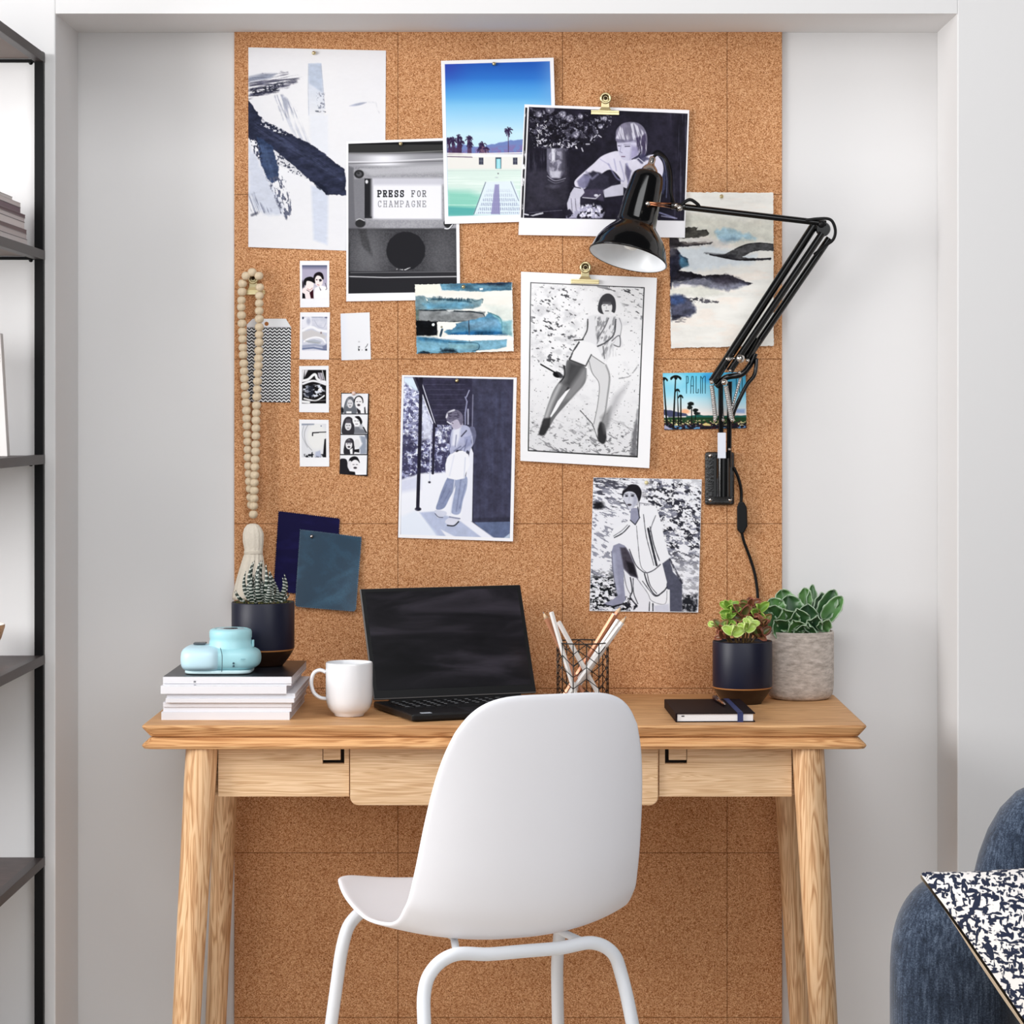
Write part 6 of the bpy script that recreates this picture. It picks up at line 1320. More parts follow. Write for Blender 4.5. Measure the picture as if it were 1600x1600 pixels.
# ---- 8 doorway photograph
def art_doorway():
    s = Sheet([(628, 586), (807.5, 590), (801.5, 846), (622, 840)], 1.7, (243, 243, 246)); z = Z(615, 575, 5.714)
    g = lambda x, y: (615+x/5.714, 575+y/5.714)
    s.clip(s.inset(3.6, 3, 5.2, 5)); s.fill((58, 58, 78))
    s.put(s.noise(20, 60, 2, .4, .7)*.3, (72, 74, 96))
    # outdoor foliage and bright ground
    s.poly(z((70, 80), (250, 80), (380, 500), (520, 500), (520, 940), (70, 1000)), (168, 172, 206), 1, 1)
    fol = np.clip(.5-s.sdf(z((70, 100), (250, 160), (350, 500), (520, 500), (500, 950), (70, 1000)))/3, 0, 1)
    s.put(fol*s.noise(4, 4, 7, .46, .56, 4), (92, 92, 128)); s.put(fol*s.noise(3, 3, 8, .58, .62, 3), (232, 236, 250)); s.put(fol*np.clip((s.Y-650)/50, 0, 1)*s.noise(6, 6, 9, .42, .55, 4)*.9, (52, 50, 78))
    s.poly(z((85, 85), (200, 85), (215, 210), (120, 150), (85, 110)), (222, 238, 250), .95, 4); s.poly(z((250, 240), (340, 490), (340, 640), (255, 640)), (228, 232, 248), .8, 6)
    s.poly(z((60, 1000), (250, 940), (520, 930), (700, 1000), (700, 1390), (900, 1520), (60, 1520)), (238, 240, 248), 1, 3)
    s.poly(z((60, 1000), (240, 960), (240, 1080), (60, 1110)), (206, 210, 232), .8, 8)
    # roof/soffit and beams
    s.poly(z((190, 80), (700, 90), (700, 520), (380, 505), (300, 300)), (52, 50, 70), 1, 1); s.put(np.clip(.5-s.sdf(z((260, 90), (640, 90), (640, 500), (390, 500)))/2, 0, 1)*(np.mod(s.Y, 8) < 1.2)*.4, (90, 90, 112))
    s.line(z((180, 80), (230, 200)), 3.6, (60, 60, 76), 1); s.line(z((200, 80), (380, 520)), 4, (34, 32, 48), 1); s.line(z((235, 80), (372, 500)), 1.3, (228, 230, 244), .9); s.line(z((258, 240), (350, 500)), 1.5, (236, 238, 248), .9)
    s.line(z((245, 80), (235, 600), (215, 1260)), 5.4, (34, 32, 46), 1); s.line(z((362, 500), (350, 940)), 4, (40, 38, 54), 1); s.line(z((335, 500), (322, 1020)), 1.4, (214, 218, 236), .9); s.ell(*g(320, 1020), 2, 1.6, (40, 38, 50)); s.ell(*g(218, 1260), 5, 3, (34, 32, 46))
    # door
    s.poly(z((700, 100), (1070, 100), (1050, 1500), (900, 1500), (700, 1370)), (62, 62, 82), 1, 1); s.poly(z((690, 480), (712, 480), (712, 1380), (690, 1370)), (44, 44, 60), 1, 1)
    s.poly(z((720, 240), (1060, 200), (1045, 1370), (715, 1370)), (70, 72, 96), .9, 3, tex=s.noise(5, 70, 12, .3, .7)); s.poly(z((720, 260), (800, 400), (790, 1000), (725, 1300)), (50, 50, 68), .6, 10)
    s.poly(z((712, 1340), (1045, 1330), (1040, 1375), (716, 1378)), (50, 50, 66), .9, 3)
    s.poly(z((720, 1378), (1042, 1372), (1040, 1510), (960, 1520), (880, 1520)), (96, 108, 140), 1, 1); s.poly(z((980, 1520), (1045, 1470), (1045, 1520)), (190, 206, 226), .9, 1.5)
    s.line(z((708, 240), (702, 520)), 1.8, (126, 126, 150), .9); s.line(z((640, 260), (655, 300), (640, 400), (640, 500)), 2.2, (150, 152, 184), .9); s.line(z((675, 200), (650, 260)), 1.6, (170, 172, 200), .9); s.line(z((665, 370), (665, 500)), 2.4, (190, 192, 214), .8)
    s.poly(z((690, 700), (712, 760), (700, 1370), (600, 1370), (640, 1000), (680, 740)), (234, 236, 246), 1, 1)
    # floor shapes
    s.poly(z((230, 1290), (380, 1280), (600, 1370), (800, 1520), (400, 1520)), (176, 186, 214), .9, 3); s.poly(z((420, 1440), (560, 1510), (480, 1520)), (240, 242, 248), .9, 2); s.poly(z((600, 1365), (700, 1375), (900, 1520), (800, 1520)), (236, 238, 248), 1, 2)
    s.poly(z((60, 1330), (200, 1270), (400, 1500), (60, 1500)), (222, 232, 246), .6, 6)
    # figure: trousers
    s.poly(z((490, 970), (560, 990), (540, 1080), (500, 1160), (450, 1250), (380, 1260), (400, 1180), (430, 1090)), (136, 146, 178), 1, 1.2, sm=True)
    s.poly(z((560, 990), (650, 970), (655, 1060), (620, 1180), (590, 1300), (515, 1290), (530, 1180), (550, 1080)), (156, 166, 196), 1, 1.2, sm=True)
    for pts in (((470, 1050), (420, 1170)), ((500, 1100), (440, 1210)), ((600, 1000), (560, 1280)), ((640, 1040), (590, 1250))): s.line(z(*pts), 1.6, (104, 112, 146), .6, 2.2)
    s.line(z((545, 1000), (510, 1300)), 1.8, (222, 226, 240), .8, 1.4)
    s.poly(z((370, 1270), (460, 1280), (470, 1310), (400, 1340), (380, 1310)), (208, 212, 228), 1, 1.2, sm=True); s.poly(z((460, 1380), (490, 1340), (570, 1340), (580, 1370), (520, 1405)), (216, 218, 232), 1, 1.2, sm=True)
    s.line(z((480, 1405), (540, 1408), (580, 1372)), 2, (30, 30, 40), .9, sm=True); s.line(z((370, 1300), (400, 1330), (440, 1335)), 1.2, (70, 74, 100), .8, sm=True); s.line(z((500, 1330), (590, 1345)), 2, (84, 90, 120), .7, 1.5)
    # shirt tail, jacket
    s.poly(z((500, 775), (560, 740), (640, 735), (672, 780), (680, 870), (645, 940), (635, 985), (560, 1000), (490, 985), (464, 965), (462, 860), (480, 800)), (240, 241, 247), 1, 1.2); s.line(z((640, 800), (630, 980)), 1.4, (196, 202, 222), .7, 1.6); s.line(z((540, 780), (500, 960)), 1.6, (214, 218, 234), .7, 2)
    s.poly(z((520, 560), (560, 520), (640, 510), (700, 560), (715, 660), (690, 720), (660, 755), (600, 730), (560, 740), (505, 760), (500, 660)), (176, 180, 208), 1, 1.2, sm=True)
    s.poly(z((530, 555), (600, 520), (590, 620), (560, 700), (520, 690)), (232, 234, 244), .9, 4); s.line(z((500, 600), (505, 700), (475, 800)), 1.2, (100, 104, 140), .8)
    s.line(z((650, 560), (605, 610)), 2, (50, 48, 66), .9); s.poly(z((630, 620), (690, 600), (700, 680), (640, 720)), (132, 138, 174), .6, 3)
    s.poly(z((680, 530), (720, 530), (738, 600), (715, 680), (690, 660), (700, 600)), (110, 112, 140), .95, 1.5, sm=True); s.line(z((700, 610), (705, 680)), 1.4, (200, 204, 224), .8)
    for pts in (((540, 740), (600, 700)), ((590, 735), (640, 690)), ((655, 640), (630, 740)), ((560, 600), (550, 700))): s.line(z(*pts), 1.5, (98, 102, 134), .8, 1.6)
    s.ell(*g(568, 740), 2.6, 1.6, (44, 44, 58), .9, 1, rot=-30); s.ell(*g(660, 750), 2.2, 2.6, (60, 60, 76), .9)
    # head
    s.poly(z((510, 470), (590, 450), (620, 500), (580, 540), (540, 545), (520, 520)), (190, 184, 204), 1, 1, sm=True)
    s.poly(z((468, 450), (475, 400), (520, 372), (580, 380), (615, 420), (620, 480), (600, 510), (570, 460), (520, 480), (500, 500)), (116, 112, 134), 1, 1, sm=True)
    s.line(z((472, 440), (490, 400), (540, 376)), 2.6, (236, 236, 244), .9, 1.6, sm=True); s.line(z((480, 480), (510, 500)), 2, (232, 232, 242), .9); s.put(np.clip(.5-s.sdf(z((480, 400), (560, 380), (600, 440), (500, 470)))/2, 0, 1)*s.noise(4, 2, 15, .45, .6)*.7, (60, 56, 76))
    s.line(z((522, 490), (532, 496)), .9, (40, 38, 50), .9)
    s.wash(94, .22, 8, 8)
    return s.build('doorway_photograph', 'bluish photo of a person standing at a porch door in loose trousers', 'photograph', 1, (0, 0, .005, .003), m_gloss_print)

# ---- 9 small blue watercolour
def art_blue():
    s = Sheet([(647.5, 444), (801, 440), (803.5, 549.5), (650.5, 553.5)], 2.0, (240, 240, 234)); z = Z(640, 430, 9.143)
    s.put(s.noise(40, 14, 2, .45, .75)*.5, (236, 232, 220))
    s.poly(z((60, 100), (300, 110), (420, 120), (420, 260), (60, 280)), (238, 238, 226), .8, 4)
    s.poly(z((430, 110), (700, 100), (1460, 90), (1460, 215), (950, 235), (640, 220), (460, 215)), (96, 138, 158), 1, 1.4, 1.2, 5, 3); s.put(np.clip(.5-s.sdf(z((430, 110), (1450, 100), (1450, 210), (460, 215)))/3, 0, 1)*s.noise(26, 4, 8, .4, .65)*.6, (60, 108, 142))
    s.poly(z((900, 105), (1460, 90), (1460, 110), (1280, 155), (1150, 140)), (24, 30, 44), .95, 5, 1); s.poly(z((1000, 190), (1050, 180), (1045, 210), (1005, 215)), (240, 244, 244), .95, .8, .6)
    s.poly(z((80, 300), (220, 300), (260, 320), (1040, 350), (1020, 430), (900, 480), (500, 490), (80, 500)), (112, 142, 152), .95, 2, 1.5, 6, 5); s.poly(z((200, 410), (700, 380), (900, 430), (700, 480), (250, 490)), (92, 150, 180), .8, 7, 2)
    rq = random.Random(6)
    for q in range(34):
        x_ = 320+q*16+rq.uniform(-5, 5); yb_ = 345+(x_-320)*.07; s.line(z((x_, yb_), (x_+rq.uniform(-6, 14), yb_-rq.uniform(14, 50))), rq.uniform(.9, 1.7), (36, 66, 82), rq.uniform(.5, .95), 1.2)
    s.line(z((310, 345), (500, 345), (700, 360), (880, 388)), 2.2, (40, 72, 88), .7, 2, sm=True, rough=1.2)
    s.line(z((240, 340), (255, 380), (285, 395)), 1.2, (60, 92, 104), .8, sm=True); s.line(z((890, 345), (940, 375), (1040, 340), (1035, 400)), 1.2, (52, 84, 92), .8, sm=True, rough=.6)
    s.poly(z((225, 320), (260, 350), (250, 375)), (240, 240, 232), 1, .8)
    s.poly(z((1080, 420), (1300, 440), (1460, 470), (1470, 640), (1300, 640), (1200, 560)), (214, 222, 216), .8, 8, 3)
    s.poly(z((120, 500), (560, 490), (1080, 520), (1060, 610), (820, 660), (440, 665), (120, 640)), (140, 144, 146), 1, 1.4, 1, 5, 7); s.line(z((130, 498), (350, 505), (500, 497), (700, 520), (880, 520), (1040, 545)), 1.7, (28, 38, 46), .95, 1, rough=.5); s.line(z((1040, 540), (1072, 590), (1030, 630), (800, 655), (560, 665), (420, 655)), 1.3, (62, 70, 74), .85, 1, sm=True, rough=.5)
    s.poly(z((80, 480), (130, 500), (130, 640), (80, 640)), (96, 116, 108), .9, 2)
    s.poly(z((520, 500), (640, 498), (620, 515), (560, 518)), (240, 244, 244), .9, .8)
    s.poly(z((650, 690), (850, 650), (1080, 590), (1130, 540), (1280, 600), (1320, 660), (1400, 700), (1400, 840), (900, 850), (560, 860), (480, 810)), (84, 138, 170), 1, 2, 1.5, 6, 8); s.poly(z((700, 700), (1000, 640), (1250, 620), (1300, 720), (900, 780)), (132, 166, 190), .6, 8)
    s.poly(z((560, 830), (900, 800), (1200, 800), (1400, 815), (1400, 850), (1100, 860), (600, 860)), (30, 84, 128), .95, 4, 1); s.poly(z((1180, 560), (1300, 600), (1330, 660), (1460, 640), (1470, 880), (1330, 830), (1300, 690)), (130, 180, 190), .9, 3, 2); s.line(z((1120, 530), (1240, 580), (1310, 640), (1320, 790)), 1.2, (52, 110, 120), .7, sm=True, rough=.8)
    s.poly(z((80, 640), (400, 660), (400, 780), (390, 860), (80, 870)), (14, 16, 20), 1, 2, 1.2, 5, 9); s.ell(*z((338, 706))[0], 2.2, 2.2, (235, 240, 240), 1, .8, rough=.6); s.ell(*z((88, 735))[0], 1.3, 1.3, (240, 240, 240))
    s.poly(z((390, 675), (500, 665), (650, 680), (670, 720), (610, 775), (500, 780), (470, 850), (440, 860), (400, 780)), (243, 243, 238), 1, .9, 1, 3, 10); s.line(z((465, 775), (440, 870)), 3, (40, 66, 86), .95, 1.2, rough=.6); s.ell(*z((458, 740))[0], 1.6, 1.6, (90, 90, 70), .8)
    s.line(z((845, 650), (855, 940)), 1.9, (58, 70, 86), .9, 1)
    s.poly(z((290, 885), (500, 885), (560, 850), (900, 855), (1200, 860), (1490, 885), (1490, 930), (900, 935), (560, 920), (320, 895)), (246, 246, 244), 1, .9, 1, 3, 11)
    s.poly(z((85, 880), (300, 895), (520, 925), (860, 940), (1390, 920), (1385, 1020), (1250, 1055), (960, 1075), (940, 1100), (100, 1125)), (118, 166, 188), 1, 1.2, .8, 5, 12); s.poly(z((110, 880), (500, 910), (800, 950), (780, 985), (400, 950), (120, 930)), (50, 110, 150), .8, 5, 2)
    s.line(z((560, 960), (900, 965), (990, 990), (980, 1060), (900, 1085)), 1.4, (48, 84, 104), .8, 1, sm=True); s.poly(z((560, 985), (960, 985), (970, 1050), (560, 1060)), (130, 172, 180), .7, 4)
    s.poly(z((430, 1100), (450, 1060), (560, 1045), (660, 1070), (680, 1105)), (20, 34, 46), .95, 5, 2, 4, 13); s.poly(z((100, 1125), (200, 1080), (330, 1115)), (20, 34, 46), .9, 2, 2, 3, 14)
    s.wash(91, .55)
    return s.build('blue_watercolour', 'small blue and grey watercolour card pinned below the press for champagne photo', 'painting', 4, (.002, .003, .003, .002), None, cut=deckle(s, 1.0, 3))

# ---- 10 turban photograph
def art_turban():
    s = Sheet([(927, 746), (1096.5, 749), (1091, 957), (921, 954.5)], 1.8, (243, 243, 245)); z = Z(910, 735, 6.81)
    g = lambda x, y: (910+x/6.81, 735+y/6.81)
    s.clip(s.inset(.5, .5, .5, .8)); s.fill((236, 237, 243))
    a_ = np.clip((s.X-1000)/12, 0, 1)*np.clip((905-s.Y)/50, .35, 1)
    s.put(a_*s.noise(7, 3.6, 51, .48, .54, 4, 18)*.95, (40, 40, 50)); s.put(a_*s.noise(11, 5, 52, .56, .62, 3, 14)*.8, (120, 122, 138)); s.put(a_*s.noise(4, 3, 53, .60, .64, 3)*.9, (244, 244, 248))
    l_ = np.clip((1000-s.X)/12, 0, 1)
    s.put(l_*s.noise(12, 3, 54, .53, .6, 4, 8)*.9*np.clip((800-s.Y)/8, 0, 1), (60, 60, 72)); s.put(l_*s.noise(9, 3, 55, .58, .63, 3, 24)*.7, (110, 112, 128))
    b_ = np.clip((s.Y-888)/18, 0, 1)*l_; s.put(b_*s.noise(5, 3, 56, .42, .5, 3, 10), (28, 30, 34)); s.put(b_*s.noise(4, 2.4, 57, .55, .6, 3)*.9, (236, 238, 244)); s.ell(*g(170, 375), 10, 6, (24, 24, 28), .9, 4, rough=2)
    s.poly(z((590, 80), (720, 80), (760, 160), (640, 200)), (228, 229, 236), .5, 4); s.poly(z((930, 80), (1270, 80), (1270, 200), (1100, 150)), (240, 241, 246), .8, 6)
    # ground right bottom
    s.poly(z((1060, 1330), (1220, 1310), (1215, 1510), (1060, 1510)), (34, 36, 42), 1, 2, 2, tex=s.noise(5, 5, 58, .2, .45)); s.poly(z((845, 990), (930, 940), (960, 1080), (1060, 1170), (1060, 1510), (930, 1510), (900, 1250)), (82, 84, 100), 1, 1.5, 1)
    s.line(z((930, 945), (1060, 1200)), 3, (50, 50, 62), .8, tex=s.noise(4, 4, 59, .3, .5))
    # robe
    w = (238, 239, 244)
    s.poly(z((600, 370), (780, 375), (830, 520), (880, 760), (930, 930), (850, 990), (900, 1190), (885, 1260), (930, 1270), (930, 1510), (560, 1510), (600, 1400), (500, 1130), (460, 1060), (560, 1010), (420, 800), (340, 770), (270, 740), (330, 620), (480, 540), (510, 470)), w, 1, 1.1)
    s.poly(z((440, 1060), (520, 1120), (600, 1150), (720, 1380), (720, 1510), (560, 1510), (440, 1340)), (232, 233, 240), 1, 1.2)
    for pts, ww, cc in [(((340, 715), (430, 665), (500, 590)), 1.8, 40), (((330, 700), (420, 640), (480, 580)), 1.0, 70), (((575, 590), (590, 760), (620, 1010), (680, 1085)), .8, 60), (((650, 470), (680, 700), (740, 930), (760, 1010)), 1.1, 50), (((700, 620), (730, 760), (790, 1010)), 3.4, 30), (((720, 600), (760, 790), (820, 960)), 1.6, 50), (((780, 480), (740, 580), (720, 650)), 1.2, 90),
                        (((500, 840), (560, 990), (620, 1060), (680, 1090), (760, 1060), (830, 1000)), 1.5, 50), (((660, 1100), (700, 1220), (780, 1330), (860, 1290), (900, 1240)), 2.0, 36), (((690, 1100), (720, 1220), (790, 1310)), 1.2, 40), (((640, 1180), (760, 1330), (820, 1330)), 1.2, 60),
                        (((560, 1120), (690, 1300), (740, 1390), (880, 1420), (900, 1280)), .9, 120), (((510, 1140), (530, 1280), (510, 1350), (580, 1440)), 2.0, 44), (((540, 1150), (545, 1300), (590, 1420)), 1.2, 40), (((715, 1400), (710, 1510)), 1.6, 40), (((750, 1420), (750, 1510)), 2.2, 50), (((440, 1080), (470, 1240), (520, 1330)), 1.2, 110), (((610, 350), (600, 480)), 1.0, 70), (((600, 345), (770, 365)), .9, 80)]:
        s.line(z(*pts), ww, (cc, cc, cc+8), .9, .9, sm=True, rough=.25)
    s.put(np.clip(.5-s.sdf(z((430, 1330), (520, 1360), (590, 1440), (560, 1500), (460, 1440)))/2, 0, 1)*s.noise(3, 3, 60, .5, .56), (40, 40, 48)); s.poly(z((760, 1440), (920, 1420), (930, 1510), (770, 1510)), (206, 208, 222), .9, 3)
    # leg
    s.poly(z((310, 870), (330, 800), (390, 775), (450, 800), (500, 870), (540, 960), (590, 1150), (510, 1120), (440, 1050), (440, 1200), (460, 1380), (400, 1440), (300, 1440), (220, 1420), (330, 1370), (375, 1330), (350, 1200), (320, 1050)), (146, 148, 170), 1, 1.1)
    s.poly(z((400, 820), (460, 820), (510, 900), (560, 1020), (590, 1145), (510, 1120), (440, 1040), (420, 930)), (70, 66, 76), 1, 3); s.poly(z((460, 960), (540, 990), (580, 1130), (500, 1090)), (28, 26, 32), .9, 4)
    s.line(z((330, 900), (350, 1100), (380, 1300)), 5, (176, 180, 202), .7, 5, sm=True); s.line(z((310, 870), (325, 1080), (360, 1320)), 1, (70, 70, 84), .7); s.line(z((230, 1430), (330, 1450), (440, 1420)), 2.2, (24, 24, 30), .9, rough=1)
    # neck and head
    s.poly(z((515, 400), (590, 400), (612, 500), (565, 580), (510, 530)), (150, 152, 174), 1, 1); s.line(z((510, 530), (562, 578), (610, 500)), 1.6, (44, 44, 54), .9); s.line(z((590, 390), (606, 500)), 1.6, (40, 40, 48), .9)
    s.poly(z((440, 240), (500, 225), (560, 240), (585, 300), (575, 360), (530, 405), (490, 405), (455, 360), (436, 300)), (206, 208, 220), 1, 1, sm=True); s.poly(z((540, 260), (585, 290), (575, 360), (540, 390)), (160, 162, 182), .7, 4)
    s.poly(z((428, 290), (425, 230), (460, 180), (520, 148), (590, 160), (628, 220), (622, 290), (600, 335), (585, 290), (555, 240), (500, 222), (450, 240)), (34, 32, 38), 1, 1, sm=True); s.line(z((440, 210), (480, 170)), 1.2, (130, 130, 140), .8)
    s.ell(*g(470, 272), 2.4, 1.5, (44, 44, 54), .95, 1); s.ell(*g(533, 270), 2.6, 1.5, (44, 44, 54), .95, 1); s.line(z((450, 255), (485, 252)), .9, (60, 60, 70), .9); s.line(z((515, 250), (555, 255)), .9, (60, 60, 70), .9); s.line(z((500, 280), (495, 320)), .7, (150, 150, 165), .8); s.ell(*g(500, 366), 3.4, 1.7, (60, 54, 62), .95, 1); s.line(z((436, 320), (480, 390)), 1.2, (50, 50, 60), .8)
    s.wash(95, .15, 6, 4)
    return s.build('turban_photograph', 'black and white photo of a person in dark head wrap and striped robe', 'photograph', 1, (.001, .001, .004, .004))

# ---- instant photos and strip
def instax(c, seed): 
    s = Sheet(c, 2.2, (244, 244, 248)); return s
def art_small():
    G = 'instant photo prints in a column'
    def frame(s, q):
        s.clip(np.clip(.5 - s.sdf(q)*2, 0, 1)); return s
    z = Z(455, 400, 9.415); g = lambda x, y: (455+x/9.415, 400+y/9.415)
    s = Sheet([(468.5, 407.5), (514.5, 407.5), (514.5, 480), (469, 480.5)], 2.4, (244, 244, 248)); frame(s, z((160, 135), (528, 135), (528, 628), (160, 628)))
    s.fill((176, 170, 192)); s.put(np.clip((s.Y-414)/-8+1, 0, 1)*.9, (66, 76, 104)); s.put(np.clip((s.Y-440)/20, 0, 1), (240, 236, 240)); s.ell(*g(160, 420), 4, 6, (30, 26, 34), .9, 3)
    s.poly(z((330, 640), (350, 470), (430, 430), (540, 460), (540, 640)), (246, 244, 246), 1, 1.5); s.poly(z((150, 640), (170, 480), (240, 440), (320, 500), (330, 640)), (244, 232, 232), 1, 1.5)
    s.poly(z((165, 540), (200, 560), (210, 625), (160, 625)), (16, 14, 20), 1, 1); s.poly(z((270, 540), (325, 490), (330, 625), (290, 625)), (52, 14, 26), 1, 1)
    s.ell(*g(270, 420), 6.6, 9.2, (246, 234, 232), 1, 1); s.poly(z((185, 360), (220, 320), (290, 305), (340, 340), (345, 400), (290, 375), (230, 370), (215, 430), (195, 420)), (18, 16, 20), 1, 1, sm=True)
    s.line(z((240, 480), (275, 500), (310, 470)), .9, (190, 130, 130), .9, sm=True); s.line(z((230, 500), (270, 525)), 1, (60, 40, 50), .8)
    s.ell(*g(400, 360), 6.8, 9.4, (244, 232, 230), 1, 1, rot=-15); s.poly(z((325, 320), (350, 260), (410, 235), (460, 260), (480, 330), (460, 345), (430, 300), (380, 290), (350, 340), (355, 400), (335, 390)), (26, 18, 24), 1, 1, sm=True)
    s.poly(z((405, 345), (440, 335), (455, 365), (420, 380)), (30, 26, 36), .95, 1); s.ell(*g(375, 350), 1.2, .9, (40, 30, 40)); s.line(z((385, 420), (410, 430)), 1, (180, 110, 120), .9); s.poly(z((410, 450), (440, 500), (430, 510)), (30, 24, 34), .9, 1); s.line(z((500, 400), (525, 480), (510, 495)), 1, (50, 44, 60), .8)
    s.build('instant_photograph', 'instant print of two dark-haired people cheek to cheek, topmost of its column', 'photograph', 0, (0, 0, .001, .001), m_gloss_print, G)

    s = Sheet([(469, 488), (515.5, 488), (514, 562), (468, 561.5)], 2.4, (244, 244, 248)); frame(s, z((160, 895), (530, 895), (525, 1390), (160, 1390)))
    s.fill((206, 208, 222)); s.put(s.noise(9, 6, 3, .4, .7)*.5, (236, 236, 244)); s.line(z((160, 900), (530, 900)), 1.2, (130, 136, 160), .9, tex=s.noise(6, 3, 4, .35, .5))
    s.poly(z((160, 900), (300, 880), (300, 1040), (160, 1060)), (238, 238, 246), .9, 2); s.ell(*g(255, 960), 3, 5, (176, 180, 200), .8, 3); s.ell(*g(172, 910), 1.6, 2, (60, 66, 90)); s.ell(*g(515, 905), 2.4, 1.2, (70, 76, 110), .9)
    s.line(z((165, 1100), (240, 1060), (320, 1050), (400, 1090), (520, 1110)), 4, (246, 246, 250), .95, 1, sm=True); s.poly(z((160, 1120), (300, 1085), (460, 1140), (520, 1190), (480, 1230), (330, 1190), (200, 1240), (160, 1220)), (208, 204, 204), .9, 2)
    s.line(z((190, 1260), (250, 1220), (360, 1195), (460, 1220), (500, 1270)), 2.6, (246, 246, 250), 1, 1, sm=True); s.poly(z((215, 1250), (340, 1225), (450, 1260), (400, 1295), (250, 1280)), (178, 184, 196), .9, 1.5); s.line(z((170, 1330), (350, 1310), (520, 1340)), 4, (150, 158, 184), .8, 2); s.line(z((160, 1365), (330, 1350), (525, 1385)), 2.6, (96, 108, 144), .9, 1.4); s.poly(z((460, 1330), (525, 1290), (528, 1390), (470, 1380)), (110, 116, 146), .8, 2)
    s.ell(*g(440, 1130), 1.3, 1.6, (130, 110, 110), .9); s.line(z((345, 950), (400, 1040), (480, 1050), (510, 980)), .8, (176, 178, 196), .8, sm=True); s.line(z((210, 1250), (430, 1285)), .8, (150, 150, 140), .8)
    s.build('instant_photograph', 'pale washed-out instant print, second from the top of its column', 'photograph', 0, (0, 0, .001, .001), m_gloss_print, G)

    s = Sheet([(532, 490), (577.5, 488), (579.5, 561.5), (533.5, 563)], 2.2, (238, 239, 243))
    s.put(np.clip((s.X-531)/-12+1.2, 0, 1)*.6, (226, 232, 244)); s.ell(561, 534, 1.6, 1.4, (200, 200, 205), .8)
    s.rect(559.6, 541, 562.3, 548, (34, 36, 42), 1, .8, tex=s.noise(1.6, 1.6, 5, .3, .45)); s.rect(570.8, 545, 573.6, 548, (34, 36, 42), 1, .8); s.line([(571, 543), (573.5, 540), (574.4, 537.5)], 1, (60, 60, 66), .9); s.rect(565, 546, 566.6, 547.6, (190, 190, 195))
    s.build('small_card', 'blank pale card with two tiny dark marks near its lower right corner', 'card', 0, (0, 0, .001, .001), m_print)

    z = Z(455, 565, 8.65); g = lambda x, y: (455+x/8.65, 565+y/8.65)
    s = Sheet([(467.5, 572), (513.5, 571.5), (514, 644.5), (467.5, 644)], 2.4, (244, 244, 247)); frame(s, z((150, 112), (472, 112), (472, 566), (145, 566)))
    s.fill((22, 20, 22)); s.line(z((150, 260), (230, 240), (300, 180), (330, 180), (360, 240), (470, 280)), 4, (244, 244, 246), 1, 1, sm=True); s.line(z((160, 300), (300, 260), (470, 310)), 3.4, (236, 236, 240), 1, 1, sm=True)
    s.poly(z((180, 110), (230, 110), (180, 210)), (210, 208, 212), 1, 1.5); s.poly(z((360, 150), (420, 150), (440, 240), (400, 260), (365, 200)), (190, 186, 196), .95, 1.5); s.line(z((420, 120), (455, 260)), 1.2, (220, 220, 224), .9); s.line(z((385, 150), (420, 250)), .8, (90, 84, 96), .9)
    s.put(np.clip(.5-s.sdf(z((160, 330), (400, 310), (460, 400), (380, 480), (200, 490), (160, 420)))/3, 0, 1)*s.noise(5, 3, 21, .50, .57, 3), (226, 230, 240)); s.put(np.clip(.5-s.sdf(z((200, 330), (300, 320), (300, 480), (180, 470)))/3, 0, 1)*.5, (48, 56, 76)); s.ell(*g(385, 380), 2.4, 2.4, (240, 240, 240), .95); s.line(z((150, 390), (190, 410), (260, 405)), .9, (150, 150, 160), .8)
    s.line(z((175, 500), (260, 520), (340, 525), (420, 480), (445, 460)), 2.2, (240, 240, 242), 1, 1, sm=True); s.line(z((145, 540), (240, 548)), 4, (236, 236, 238), 1, 1); s.poly(z((150, 112), (178, 112), (160, 260), (150, 260)), (240, 240, 243), 1, 1); s.line(z((245, 535), (470, 520)), 1, (150, 146, 150), .8)
    s.build('instant_photograph', 'high contrast black and white instant print, third in its column', 'photograph', 0, (0, 0, .001, .001), m_gloss_print, G)

    s = Sheet([(467.5, 655.5), (513.5, 656), (514.5, 729), (468.5, 729)], 2.4, (244, 244, 247)); frame(s, z((140, 835), (474, 840), (474, 1295), (140, 1295)))
    s.fill((224, 225, 230)); s.ell(*g(340, 1010), 15, 22, (238, 238, 236), .9, 6); s.line(z((145, 850), (300, 845)), 2.4, (120, 130, 150), .8, 2); s.line(z((230, 850), (180, 960), (200, 1100), (280, 1200)), 1, (160, 160, 164), .8, sm=True); s.line(z((170, 870), (150, 1000), (220, 1160)), 1.2, (180, 182, 188), .8, sm=True)
    s.line(z((288, 1000), (290, 962), (370, 958)), 1.8, (26, 26, 30), 1, .8); s.line(z((380, 955), (474, 952)), 1.5, (40, 40, 44), .95, tex=s.noise(3, 2, 22, .25, .4)); s.poly(z((428, 1295), (440, 1150), (450, 1050), (470, 1040), (474, 1295)), (22, 20, 24), 1, 1.2)
    s.put(np.clip((s.Y-709), 0, 1)*s.noise(4, 5, 23, .5, .56), (34, 34, 40)); s.poly(z((270, 1295), (275, 1230), (290, 1220), (292, 1295)), (28, 28, 32), 1, .8); s.poly(z((320, 1290), (330, 1220), (390, 1200), (410, 1290)), (168, 176, 204), .7, 2); s.ell(*g(405, 870), 1, 1, (110, 120, 150))
    s.build('instant_photograph', 'pale instant print with a thin black pointed shape, lowest of its column', 'photograph', 0, (0, 0, .001, .001), m_gloss_print, G)

    # four-frame strip
    s = Sheet([(533, 613.5), (577, 615), (574.5, 744), (530.5, 740.5)], 2.4, (22, 20, 24))
